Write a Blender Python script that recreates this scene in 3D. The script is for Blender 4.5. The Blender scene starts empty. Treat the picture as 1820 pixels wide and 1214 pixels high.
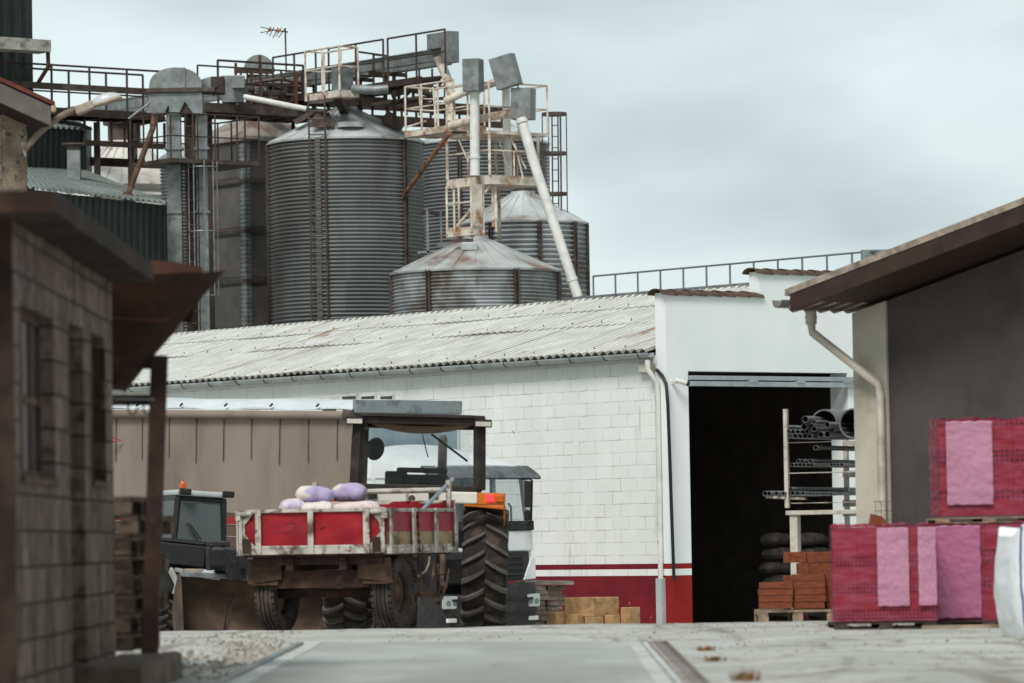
import bpy, bmesh, math, random
from mathutils import Vector, Matrix, noise
R = random.Random(7)
V = Vector
scene = bpy.context.scene
COL = scene.collection
# ------------------------------------------------------------------ camera
FPX, CX, CY = 8000.0, 910.0, 607.0
EYE = V((0, 0, .91))
TH = math.atan(351 / FPX); RO = .017
_R0 = V((1, 0, 0)); _U0 = V((0, -math.sin(TH), math.cos(TH))); FW = V((0, math.cos(TH), math.sin(TH)))
RT = _R0 * math.cos(RO) - _U0 * math.sin(RO); UP = _R0 * math.sin(RO) + _U0 * math.cos(RO)
cam = bpy.data.cameras.new('camera'); camo = bpy.data.objects.new('camera', cam); COL.objects.link(camo)
camo.matrix_world = Matrix((( RT.x, UP.x, -FW.x, EYE.x), (RT.y, UP.y, -FW.y, EYE.y), (RT.z, UP.z, -FW.z, EYE.z), (0, 0, 0, 1)))
cam.sensor_width = 36; cam.lens = 36 * FPX / 1820; cam.clip_start = .5; cam.clip_end = 3000
cam.dof.use_dof = True; cam.dof.focus_distance = 79; cam.dof.aperture_fstop = 3.3
scene.camera = camo
# ------------------------------------------------------------------ sky, sun, exposure
SUN_EL, SUN_AZ = math.radians(50), math.radians(200)      # azimuth clockwise from +Y
world = bpy.data.worlds.new('World'); scene.world = world; world.use_nodes = True
nt = world.node_tree; N = nt.nodes; L = nt.links
bg = N['Background']; bg.inputs['Strength'].default_value = .1
sky = N.new('ShaderNodeTexSky'); sky.sky_type = 'NISHITA'; sky.sun_disc = False
sky.sun_elevation = SUN_EL; sky.sun_rotation = SUN_AZ; sky.air_density = 1.0; sky.dust_density = 3.0
tc = N.new('ShaderNodeTexCoord'); mp = N.new('ShaderNodeMapping'); mp.inputs['Scale'].default_value = (9, 9, 26); mp.inputs['Location'].default_value = (.6, 0, .2)
n1 = N.new('ShaderNodeTexNoise'); n1.inputs['Scale'].default_value = 1.0; n1.inputs['Detail'].default_value = 4; n1.inputs['Roughness'].default_value = .42; n1.inputs['Distortion'].default_value = .3
ra = N.new('ShaderNodeValToRGB')
ra.color_ramp.elements[0].position = .30; ra.color_ramp.elements[0].color = (4.5, 5.4, 5.6, 1)
ra.color_ramp.elements[1].position = .62; ra.color_ramp.elements[1].color = (7.05, 8.15, 8.15, 1)
mx = N.new('ShaderNodeMixRGB'); mx.inputs['Fac'].default_value = .93
L.new(tc.outputs['Generated'], mp.inputs['Vector']); L.new(mp.outputs[0], n1.inputs['Vector']); L.new(n1.outputs[0], ra.inputs[0])
sx_ = N.new('ShaderNodeSeparateXYZ'); L.new(tc.outputs['Generated'], sx_.inputs[0])
el_ = N.new('ShaderNodeMapRange'); el_.interpolation_type = 'SMOOTHSTEP'           # sky dimmed above the view, added to deepen the shadows
for i_, v_ in ((1, .16), (2, .5), (3, 1.0), (4, .52)): el_.inputs[i_].default_value = v_
L.new(sx_.outputs[2], el_.inputs[0])
az_ = N.new('ShaderNodeMapRange')                                                     # the dimming is weaker towards the left of the view
for i_, v_ in ((1, -.115), (2, .115), (3, 1.03), (4, .90)): az_.inputs[i_].default_value = v_
L.new(sx_.outputs[0], az_.inputs[0])
lo_ = N.new('ShaderNodeMapRange')
for i_, v_ in ((1, .03), (2, .11), (3, .93), (4, 1.03)): lo_.inputs[i_].default_value = v_
L.new(sx_.outputs[2], lo_.inputs[0])
mm_ = N.new('ShaderNodeMath'); mm_.operation = 'MULTIPLY'; L.new(el_.outputs[0], mm_.inputs[0]); L.new(az_.outputs[0], mm_.inputs[1])
mn_ = N.new('ShaderNodeMath'); mn_.operation = 'MULTIPLY'; L.new(mm_.outputs[0], mn_.inputs[0]); L.new(lo_.outputs[0], mn_.inputs[1])
sc2 = N.new('ShaderNodeVectorMath'); sc2.operation = 'SCALE'
L.new(sky.outputs[0], mx.inputs['Color1']); L.new(ra.outputs[0], mx.inputs['Color2']); L.new(mx.outputs[0], sc2.inputs[0]); L.new(mn_.outputs[0], sc2.inputs['Scale']); L.new(sc2.outputs[0], bg.inputs['Color'])
sun = bpy.data.lights.new('sun', 'SUN'); suno = bpy.data.objects.new('sun', sun); COL.objects.link(suno)
sun.energy = 2.4; sun.angle = math.radians(22); sun.color = (1, .975, .94)
sd = V((math.sin(SUN_AZ) * math.cos(SUN_EL), math.cos(SUN_AZ) * math.cos(SUN_EL), math.sin(SUN_EL)))
suno.rotation_euler = sd.to_track_quat('Z', 'Y').to_euler()
scene.view_settings.view_transform = 'Standard'; scene.view_settings.look = 'None'
scene.view_settings.exposure = .28; scene.view_settings.gamma = 1
scene.cycles.max_bounces = 6; scene.cycles.transparent_max_bounces = 12; scene.cycles.caustics_reflective = False; scene.cycles.caustics_refractive = False
scene.cycles.use_denoising = True

# ------------------------------------------------------------------ picture point at a depth -> world
ZM = dict(A=(0,0,3.372), B=(0,300,3.371), C=(0,640,3.371), D=(0,900,3.5), E=(400,680,2.698), F=(660,40,4.0475), G=(640,280,4.0476),
          H=(240,80,2.248), I=(330,60,4.55), J=(400,840,4.1875), K=(600,700,5.0556), L=(270,840,4.187), M=(680,880,4.857), N=(0,120,5.059),
          O=(200,280,3.57), P=(1340,700,5.52), S=(1000,440,3.25), T=(880,640,2.476), U=(1200,640,2.476), W=(1340,340,2.89), X=(1440,730,2.889))
def at(px, py, Y):
    d = FW + RT * ((px - CX) / FPX) - UP * ((py - CY) / FPX)
    return EYE + d * (Y / d.y)
def zt(k, x, y, Y):
    a = ZM[k]; return at(a[0] + x / a[2], a[1] + y / a[2], Y)
def along(p, d, px):
    """point on the line p + t d that shows in picture column px"""
    k = (px - CX) / FPX; q = p - EYE
    t = (k * q.dot(FW) - q.dot(RT)) / (d.dot(RT) - k * d.dot(FW))
    return p + d * t
# ------------------------------------------------------------------ materials
def lin(h):
    return tuple((v / 12.92 if v <= .04045 else ((v + .055) / 1.055) ** 2.4) for v in (int(h[i:i + 2], 16) / 255 for i in (0, 2, 4)))
class NT:
    def __init__(s, name):
        s.m = bpy.data.materials.new(name); s.m.use_nodes = True
        s.t = s.m.node_tree; s.p = s.t.nodes['Principled BSDF']; s.out = s.t.nodes['Material Output']
    def n(s, kind, **kw):
        x = s.t.nodes.new('ShaderNode' + kind)
        for k, v in kw.items():
            if k in x.inputs: x.inputs[k].default_value = v
            else: setattr(x, k, v)
        return x
    def l(s, a, b): s.t.links.new(a, b)
    def vec(s, scale=(1, 1, 1)):
        tc = s.n('TexCoord'); oi = s.n('ObjectInfo'); mu = s.n('Math', operation='MULTIPLY'); mu.inputs[1].default_value = 41.0
        s.l(oi.outputs['Random'], mu.inputs[0])
        mp = s.n('Mapping'); mp.inputs['Scale'].default_value = scale
        s.l(tc.outputs['Object'], mp.inputs['Vector'])
        ad = s.n('VectorMath', operation='ADD'); s.l(mp.outputs[0], ad.inputs[0]); s.l(mu.outputs[0], ad.inputs[1])
        return ad.outputs[0], tc
    def noise(s, vec, sc, det=4, ro=.55):
        x = s.n('TexNoise'); x.inputs['Scale'].default_value = sc; x.inputs['Detail'].default_value = det; x.inputs['Roughness'].default_value = ro
        s.l(vec, x.inputs['Vector']); return x.outputs[0]
    def ramp(s, v, a, b):
        r = s.n('MapRange'); r.inputs[1].default_value = a; r.inputs[2].default_value = b; r.interpolation_type = 'SMOOTHSTEP'; s.l(v, r.inputs[0]); return r.outputs[0]
    def mix(s, f, a, b, mode='MIX'):
        m = s.n('MixRGB', blend_type=mode)
        for i, v in ((0, f), (1, a), (2, b)):
            if hasattr(v, 'is_output'): s.l(v, m.inputs[i])
            else: m.inputs[i].default_value = v if isinstance(v, (int, float)) else (*v[:3], 1)
        return m.outputs[0]
    def bump(s, h, st, dist=.01):
        b = s.n('Bump'); b.inputs['Strength'].default_value = st; b.inputs['Distance'].default_value = dist; s.l(h, b.inputs['Height']); s.l(b.outputs[0], s.p.inputs['Normal'])
def mat(name, c, rough=.75, metal=0., var=.22, vs=2.5, c2=None, amt=.5, ps=1.4, soft=.12, st=(1, 1, 1), bs=30, bst=.25, spec=.35, c3=None, amt3=.35, ps3=5):
    t = NT(name); v, _ = t.vec(st)
    c = lin(c) if isinstance(c, str) else c
    f = t.noise(v, vs, 5)
    lo = tuple(x * (1 - var) for x in c); hi = tuple(min(x * (1 + var), .95) for x in c)
    col = t.mix(t.ramp(f, .3, .7), lo, hi)
    if c2 is not None:
        c2 = lin(c2) if isinstance(c2, str) else c2
        g = t.noise(v, ps, 6, .62)
        col = t.mix(t.ramp(g, 1 - amt - soft + .0, 1 - amt + soft), col, c2)
    if c3 is not None:
        c3 = lin(c3) if isinstance(c3, str) else c3
        g = t.noise(v, ps3, 5, .65)
        col = t.mix(t.ramp(g, 1 - amt3 - .06, 1 - amt3 + .06), col, c3)
    t.l(col, t.p.inputs['Base Color'])
    t.p.inputs['Roughness'].default_value = rough; t.p.inputs['Metallic'].default_value = metal
    t.p.inputs['Specular IOR Level'].default_value = spec
    if bst: t.bump(t.noise(v, bs, 3), bst)
    return t.m
def emit_mat(name, c, e, strength):
    t = NT(name); t.p.inputs['Base Color'].default_value = (*c, 1); t.p.inputs['Roughness'].default_value = .25
    t.p.inputs['Emission Color'].default_value = (*e, 1); t.p.inputs['Emission Strength'].default_value = strength; return t.m
def glass_mat(name, tint, fac, rough=.05):
    t = NT(name); tr = t.n('BsdfTransparent'); tr.inputs[0].default_value = (*tint, 1)
    t.p.inputs['Base Color'].default_value = (.25, .3, .3, 1); t.p.inputs['Roughness'].default_value = rough
    m = t.n('MixShader'); m.inputs[0].default_value = fac; t.l(tr.outputs[0], m.inputs[1]); t.l(t.p.outputs[0], m.inputs[2]); t.l(m.outputs[0], t.out.inputs[0]); return t.m
# ------------------------------------------------------------------ mesh building
UPZ = V((0, 0, 1))
TM = {}
class MB:
    def __init__(s): s.v = []; s.f = []; s.m = []; s.mi = 0; s.X = Matrix()
    def add(s, vs, fs):
        o = len(s.v); s.v += [s.X @ V(p) for p in vs]; s.f += [tuple(i + o for i in f) for f in fs]; s.m += [s.mi] * len(fs); return s
    def bx(s, x0, x1, y0, y1, z0, z1):
        return s.add([(x, y, z) for x in (x0, x1) for y in (y0, y1) for z in (z0, z1)],
                     [(0, 1, 3, 2), (4, 6, 7, 5), (0, 4, 5, 1), (2, 3, 7, 6), (0, 2, 6, 4), (1, 5, 7, 3)])
    def hexa(s, a, b):
        """two matching quads a,b (4 points each)"""
        return s.add(list(a) + list(b), [(3, 2, 1, 0), (4, 5, 6, 7), (0, 1, 5, 4), (1, 2, 6, 5), (2, 3, 7, 6), (3, 0, 4, 7)])
    def bar(s, p, q, w, h=None, up=UPZ):
        p = V(p); q = V(q); h = w if h is None else h; d = (q - p).normalized()
        u = d.cross(up)
        if u.length < 1e-3: u = d.cross(V((1, 0, 0)))
        u.normalize(); n = u.cross(d)
        c = [u * (a * w / 2) + n * (b * h / 2) for a, b in ((-1, -1), (1, -1), (1, 1), (-1, 1))]
        return s.hexa([p + x for x in c], [q + x for x in c])
    def tube(s, p, q, r, n=10, r2=None, cap=True):
        p = V(p); q = V(q); r2 = r if r2 is None else r2; d = (q - p).normalized(); u = d.orthogonal().normalized(); w = d.cross(u)
        vs = [p + (u * math.cos(a) + w * math.sin(a)) * r for a in (2 * math.pi * i / n for i in range(n))]
        vs += [q + (u * math.cos(a) + w * math.sin(a)) * r2 for a in (2 * math.pi * i / n for i in range(n))]
        fs = [(i, (i + 1) % n, n + (i + 1) % n, n + i) for i in range(n)]
        if cap: fs += [tuple(range(n))[::-1], tuple(range(n, 2 * n))]
        return s.add(vs, fs)
    def path(s, pts, r, n=8, closed=False):
        pts = [V(p) for p in pts]; K = len(pts); vs = []; u = None
        for i, p in enumerate(pts):
            d = (pts[min(i + 1, K - 1)] - pts[max(i - 1, 0)]).normalized() if not closed else (pts[(i + 1) % K] - pts[i - 1]).normalized()
            if u is None: u = d.orthogonal().normalized()
            u = (u - d * u.dot(d)).normalized(); w = d.cross(u)
            rr = r[i] if isinstance(r, (list, tuple)) else r
            vs += [p + (u * math.cos(a) + w * math.sin(a)) * rr for a in (2 * math.pi * j / n for j in range(n))]
        fs = []
        for i in range(K if closed else K - 1):
            a = i * n; b = ((i + 1) % K) * n
            fs += [(a + j, a + (j + 1) % n, b + (j + 1) % n, b + j) for j in range(n)]
        if not closed: fs += [tuple(range(n))[::-1], tuple(range((K - 1) * n, K * n))]
        return s.add(vs, fs)
    def prism(s, poly, vec):
        k = len(poly); vec = V(vec); a = [V(p) for p in poly]
        return s.add(a + [p + vec for p in a], [tuple(range(k))[::-1], tuple(range(k, 2 * k))] + [(i, (i + 1) % k, k + (i + 1) % k, k + i) for i in range(k)])
    def lathe(s, prof, n=32, c=(0, 0, 0), ax='z', a0=0., a1=2 * math.pi):
        full = abs(a1 - a0 - 2 * math.pi) < 1e-6; k = len(prof); m = n if full else n + 1; vs = []; c = V(c)
        for i in range(m):
            a = a0 + (a1 - a0) * i / n; ca, sa = math.cos(a), math.sin(a)
            for r, z in prof:
                vs.append(c + (V((r * ca, r * sa, z)) if ax == 'z' else V((z, r * ca, r * sa)) if ax == 'x' else V((r * ca, z, r * sa))))
        fs = []
        for i in range(n):
            j = (i + 1) % m
            for q in range(k - 1): fs.append((i * k + q, j * k + q, j * k + q + 1, i * k + q + 1))
        return s.add(vs, fs)
    def grid(s, fn, nu, nv, th=None):
        """surface fn(u,v) -> point; th: vector or function giving an offset for a second, closed skin"""
        vs = [V(fn(i / nu, j / nv)) for i in range(nu + 1) for j in range(nv + 1)]; w = nv + 1; K = len(vs)
        fs = [(i * w + j, (i + 1) * w + j, (i + 1) * w + j + 1, i * w + j + 1) for i in range(nu) for j in range(nv)]
        if th is not None:
            th = V(th); vs += [p + th for p in vs]; fs += [tuple(x + K for x in f[::-1]) for f in fs]
            rim = [i * w for i in range(nu + 1)] + [nu * w + j for j in range(1, w)] + [i * w + nv for i in range(nu - 1, -1, -1)] + [j for j in range(nv - 1, 0, -1)]
            fs += [(rim[i - 1], rim[i], rim[i] + K, rim[i - 1] + K) for i in range(len(rim))]
        return s.add(vs, fs)
    def build(s, name, mats, parent=None, world=False, smooth=False, bev=0, label=None, cat=None, group=None, kind=None, ang=38, origin=None):
        me = bpy.data.meshes.new(name)
        X = TM[parent].inverted() if (parent is not None and world) else Matrix()
        if parent is None and world and origin is None and kind is None:
            lo = [min(p[i] for p in s.v) for i in range(3)]; hi = [max(p[i] for p in s.v) for i in range(3)]
            origin = V(((lo[0] + hi[0]) / 2, (lo[1] + hi[1]) / 2, lo[2]))
        if origin is not None: X = Matrix.Translation(-V(origin))
        me.from_pydata([X @ p for p in s.v], [], s.f)
        for m in (mats if isinstance(mats, (list, tuple)) else [mats]): me.materials.append(m)
        me.polygons.foreach_set('material_index', s.m)
        b = bmesh.new(); b.from_mesh(me); bmesh.ops.recalc_face_normals(b, faces=b.faces[:])
        if smooth:
            for f in b.faces: f.smooth = True
            for e in b.edges:
                if len(e.link_faces) == 2 and e.calc_face_angle(0) > math.radians(ang): e.smooth = False
        b.to_mesh(me); b.free()
        o = bpy.data.objects.new(name, me); COL.objects.link(o)
        if origin is not None: o.location = origin
        if parent is not None: o.parent = parent; TM[o] = TM[parent]
        else: TM[o] = Matrix.Translation(V(origin)) if origin is not None else Matrix()
        if bev:
            md = o.modifiers.new('bevel', 'BEVEL'); md.width = bev; md.segments = 2; md.limit_method = 'ANGLE'; md.angle_limit = math.radians(40)
        tag(o, label, cat, group, kind)
        return o
def tag(o, label=None, cat=None, group=None, kind=None):
    if label: o['label'] = label
    if cat: o['category'] = cat
    if group: o['group'] = group
    if kind: o['kind'] = kind
    return o
def thing(name, label, cat, loc=(0, 0, 0), rotz=0., group=None, rx=0., ry=0.):
    o = bpy.data.objects.new(name, None); COL.objects.link(o); o.empty_display_size = .2
    o.location = loc; o.rotation_euler = (rx, ry, rotz)
    TM[o] = Matrix.Translation(V(loc)) @ o.rotation_euler.to_matrix().to_4x4()
    return tag(o, label, cat, group)
def copy_tree(o, parent=None):
    c = o.copy(); COL.objects.link(c)
    if parent is not None: c.parent = parent
    for ch in list(o.children): copy_tree(ch, c)
    return c
def sstep(a, b, x):
    t = min(1, max(0, (x - a) / (b - a))); return t * t * (3 - 2 * t)
def nz(p, sc=1.): return noise.noise(V(p) * sc)
def gz(x, y):
    """height of the yard: level by the weighbridge, then falling away behind a crest"""
    d = max(0., y - 45.5)
    z = -.0275 * (math.sqrt(d * d + 9) - 3) if d > 0 else 0.
    if y > 110: z = -.0275 * (math.sqrt(64.5 ** 2 + 9) - 3) - .002 * (min(y, 200) - 110)
    z += .07 * sstep(-1.9, -3.0, x) * sstep(46, 38, y)
    return z
# ================================================================== shared materials
def hit(px, py, p0, n):
    d = FW + RT * ((px - CX) / FPX) - UP * ((py - CY) / FPX); n = V(n)
    return EYE + d * ((V(p0) - EYE).dot(n) / d.dot(n))
m_galv = mat('galvanised steel', '838887', .5, .45, .25, 4, c2='5d5652', amt=.36, ps=2.2, bst=.1, c3='6f625a', amt3=.3, ps3=9)
m_galvdark = mat('weathered steel', '574e48', .6, .35, .35, 4, c2='4a342b', amt=.42, ps=3, bst=.15)
m_railing = mat('dark railing steel', '40352f', .6, .3, .3, 5, c2='5a3826', amt=.36, ps=4)
m_rustwhite = mat('rusting white paint', 'd3cbbd', .6, 0, .16, 4, c2='8d5a37', amt=.43, ps=2.6, soft=.14, c3='5f3420', amt3=.31, ps3=7)
m_whitepipe = mat('white pipe paint', 'd9d9d3', .5, 0, .12, 3, c2='9a6a48', amt=.3, ps=2.4, soft=.1)
m_rust = mat('rust', '58382a', .85, .1, .4, 4, c2='37231b', amt=.5, ps=2, c3='7d4f37', amt3=.28, ps3=6)
m_black = mat('black rubber', '242222', .8, 0, .3, 6, c2='4b4038', amt=.4, ps=5, bst=.3)
m_tyre = mat('tyre rubber', '33302e', .85, 0, .35, 5, c2='5c4c3f', amt=.46, ps=3, bst=.3)
m_darkplastic = mat('dark plastic', '2b2b2c', .55, 0, .2, 6, c2='453e39', amt=.35, ps=5)
m_wood = mat('weathered wood', '8d7d6b', .9, 0, .3, 6, c2='574a3f', amt=.5, ps=3, st=(1, 1, 1), bst=.4)
m_conc = mat('grey concrete', '6d6053', .92, 0, .22, 4, c2='463b32', amt=.42, ps=2.2, bst=.5)
m_steelbar = mat('bare steel bar', 'a9b1b8', .35, .7, .15, 5)
# ================================================================== ground
t = NT('yard concrete'); v, tcn = t.vec()
geo = t.n('NewGeometry'); v = geo.outputs['Position']
c = t.mix(t.ramp(t.noise(v, .55, 6, .6), .32, .68), lin('9c9e98'), lin('bfc0b9'))
c = t.mix(t.ramp(t.noise(v, 1.7, 5, .7), .56, .72), c, lin('8f887d'))
mpg = t.n('Mapping'); mpg.inputs['Scale'].default_value = (.3, 2.2, 1); t.l(v, mpg.inputs['Vector'])
c = t.mix(t.ramp(t.noise(mpg.outputs[0], 1.1, 5, .6), .60, .72), c, lin('a8967d'))
c = t.mix(t.ramp(t.noise(v, 26, 3, .7), .58, .72), c, lin('7f776d'))
c = t.mix(t.ramp(t.noise(v, 60, 2, .6), .48, .72), c, lin('cfcfc8'))
vo = t.n('TexVoronoi', feature='DISTANCE_TO_EDGE'); vo.inputs['Scale'].default_value = .42
dd_ = t.n('VectorMath', operation='ADD'); nn_ = t.n('TexNoise'); nn_.inputs['Scale'].default_value = 1.3; nn_.inputs['Detail'].default_value = 5; t.l(v, nn_.inputs['Vector']); t.l(v, dd_.inputs[0]); t.l(nn_.outputs['Color'], dd_.inputs[1]); t.l(dd_.outputs[0], vo.inputs['Vector'])
cr = t.n('MapRange'); cr.inputs[1].default_value = .0; cr.inputs[2].default_value = .02; cr.inputs[3].default_value = .75; cr.inputs[4].default_value = 0; t.l(vo.outputs['Distance'], cr.inputs[0]); c = t.mix(cr.outputs[0], c, lin('6e675d'))
mpt = t.n('Mapping'); mpt.inputs['Scale'].default_value = (2.4, .10, 1); t.l(v, mpt.inputs['Vector']); c = t.mix(t.ramp(t.noise(mpt.outputs[0], 1.2, 4, .6), .54, .70), c, lin('8b857b'))
t.l(c, t.p.inputs['Base Color']); t.p.inputs['Roughness'].default_value = .95; t.p.inputs['Specular IOR Level'].default_value = .15
t.bump(t.noise(v, 22, 5, .7), .8, .02); m_ground = t.m
def axis(segs):
    a = []
    for lo, hi, st in segs:
        n = max(1, round((hi - lo) / st)); a += [lo + (hi - lo) * i / n for i in range(n)]
    return a + [segs[-1][1]]
xs = axis([(-500, -40, 60), (-40, -9, 3), (-9, 9, .22), (9, 40, 3), (40, 500, 60)])
ys = axis([(-60, 20, 8), (20, 36, .5), (36, 52, .22), (52, 110, 1.2), (110, 200, 15), (200, 1500, 130)])
g = MB(); w = len(ys)
for x in xs:
    for y in ys:
        k = 1 if -10 < x < 10 and 20 < y < 60 else 0
        onwb = sstep(-2.6, -2.1, x) * sstep(2.2, 1.7, x) * sstep(41, 39, y)
        g.v.append(V((x, y, gz(x, y) + k * (1 - onwb) * (.022 * nz((x * .7, y * .5, 0)) + .012 * nz((x * 2.5, y * 2.2, 3))) - .03 * onwb)))
for i in range(len(xs) - 1):
    for j in range(w - 1): g.f.append((i * w + j, (i + 1) * w + j, (i + 1) * w + j + 1, i * w + j + 1)); g.m.append(0)
g.build('ground', m_ground, smooth=True, ang=90, kind='structure')
# gravel: loose stones along the left verge and over the yard
gm = mat('gravel', 'a39b8f', .95, 0, .5, 9, c2='6f655b', amt=.45, ps=6)
g = MB()
def stone(mb, x, y, r, z=None):
    z = gz(x, y) if z is None else z; a = [R.uniform(.6, 1.2) * r for _ in range(6)]
    h = R.uniform(.45, .9) * r; th = R.uniform(0, 6)
    top = [(x + .55 * a[i] * math.cos(th + i * 1.047), y + .55 * a[i] * math.sin(th + i * 1.047), z + h) for i in range(6)]
    bot = [(x + a[i] * math.cos(th + i * 1.047), y + a[i] * math.sin(th + i * 1.047), z - r * .3) for i in range(6)]
    mb.add(bot + top, [(6, 7, 8, 9, 10, 11)] + [(i, (i + 1) % 6, 6 + (i + 1) % 6, 6 + i) for i in range(6)])
for _ in range(900):
    y = R.uniform(30, 46); stone(g, -2.2 - abs(R.gauss(0, .55)) + (46 - y) * .02, y, R.uniform(.006, .022) * (1 if R.random() < .93 else 1.8))
for _ in range(700):
    stone(g, R.uniform(1.6, 6), R.uniform(30, 47), R.uniform(.005, .015))
for _ in range(260):
    stone(g, R.uniform(-3, 6), R.uniform(40, 47), R.uniform(.005, .016))
g.build('gravel', gm, kind='stuff', label='loose grey stones scattered over the pale yard and its verge')
gm2 = mat('brick crumbs', '8b4a30', .95, 0, .4, 9)
g = MB()
for _ in range(60):
    x = R.uniform(2.4, 5.4); stone(g, x, R.uniform(42.8, 45.2), R.uniform(.006, .018))
g.build('brick_rubble', gm2, kind='stuff', label='small red brick crumbs lying in front of the wrapped brick packs')
# ---- weighbridge
m_deck = mat('weighbridge deck', 'a9aca8', .85, .0, .14, 1.6, c2='92948f', amt=.5, ps=.7, st=(1, .3, 1), soft=.2, bst=.3, c3='8d8377', amt3=.33, ps3=2.2)
m_edge = mat('pale kerb concrete', 'bcbfba', .85, 0, .12, 3, c2='958f85', amt=.4, ps=2, bst=.3)
Zp = (0, 0, 1)
def gp(px, py, z): return hit(px, py, (0, 0, z), Zp)
wb = thing('weighbridge', 'flush grey vehicle weighbridge deck with pale kerbs in the foreground', 'weighbridge', (-.2, 36, 0))
def strip(mb, b0, b1, t0, t1, z0, z1, yb=1214, yt=1141):
    B0, B1, T0, T1 = gp(b0, yb, z1), gp(b1, yb, z1), gp(t0, yt, z1), gp(t1, yt, z1)
    e0 = B0 + (B0 - T0) * 1.1; e1 = B1 + (B1 - T1) * 1.1
    q = [e0, e1, T1, T0]; dz = V((0, 0, z0 - z1))
    return mb.hexa([p + dz for p in q], q)
m = MB(); strip(m, 440, 1163, 575, 1116, -.06, .004); m.build('deck', m_deck, wb, True)
m = MB(); strip(m, 1164, 1199, 1117, 1138, -.06, .012); m.build('edge_beam', m_edge, wb, True, bev=.006)
m = MB(); strip(m, 1203, 1217, 1140, 1151, -.06, .008); m.build('edge_beam', m_edge, wb, True, bev=.006)
m = MB(); strip(m, 392, 438, 541, 574, -.06, .012); m.build('edge_beam', m_edge, wb, True, bev=.006)
m = MB(); strip(m, 372, 389, 528, 540, -.06, .035); m.build('edge_angle', m_galv, wb, True, bev=.005)
m = MB(); strip(m, 1219, 1262, 1152, 1188, -.06, -.004, 1214, 1139); m.build('anchor_strip', mat('anchor strip concrete', 'a39c92', .9, 0, .2, 3, c2='7f756b', amt=.45, ps=2), wb, True)
for i in range(22):
    m = MB()
    a, b = gp(1226, 1214, 0), gp(1160, 1141, 0); p = a + (b - a) * ((i - 4) / 17)
    m.bx(p.x - .0, p.x + .10, p.y - .012, p.y + .012, -.01, .002); m.tube((p.x + .1, p.y, -.01), (p.x + .1, p.y, .006), .026, 8)
    m.build('anchor_bolt', m_darkplastic, wb, True)
# ---- dry weeds
mw = mat('dry weeds', 'a5805a', .9, 0, .4, 8, c2='6b5236', amt=.5, ps=6)
def weed(x, y, r, h, n, label, seed):
    q = random.Random(seed); m = MB()
    for i in range(n):
        a = q.uniform(0, 6.28); d = q.uniform(0, r); bx, by = d * math.cos(a), d * math.sin(a); hh = h * q.uniform(.3, 1.0)
        l = V((math.cos(a) * q.uniform(.0, .8) * hh, math.sin(a) * q.uniform(0, .8) * hh, hh)); s = V((-math.sin(a), math.cos(a), 0)) * q.uniform(.006, .014)
        p = V((bx, by, -.02)); m.add([p - s, p + s, p + l * .6 + s * .8 + V((0, 0, .1 * hh)), p + l], [(0, 1, 2, 3)])
    z = gz(x, y); m.build('weed', mw, None, origin=(0, 0, 0), label=label, cat='weed', group='dry weed tufts'); bpy.context.scene.objects[-1] if 0 else None
    o = COL.objects[-1]; o.location = (x, y, z); TM[o] = Matrix.Translation((x, y, z))
wl = gp(1252, 1152, 0); weed(wl.x, wl.y, .10, .045, 70, 'brown weed tuft at the far end of the bolted weighbridge edge', 1)
wl = gp(1270, 1170, 0); weed(wl.x, wl.y, .10, .045, 70, 'second brown weed tuft along the bolted weighbridge edge', 2)
wl = gp(1326, 1204, 0); weed(wl.x, wl.y, .11, .07, 90, 'nearest orange brown weed tuft on the yard right of the weighbridge', 3)
weed(-2.62, 30.75, .2, .12, 220, 'dry weeds at the foot of the rusty steel post', 4)
weed(-2.95, 26.9, .22, .16, 200, 'blurred dry weeds by the block shed doorway', 5)
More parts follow.
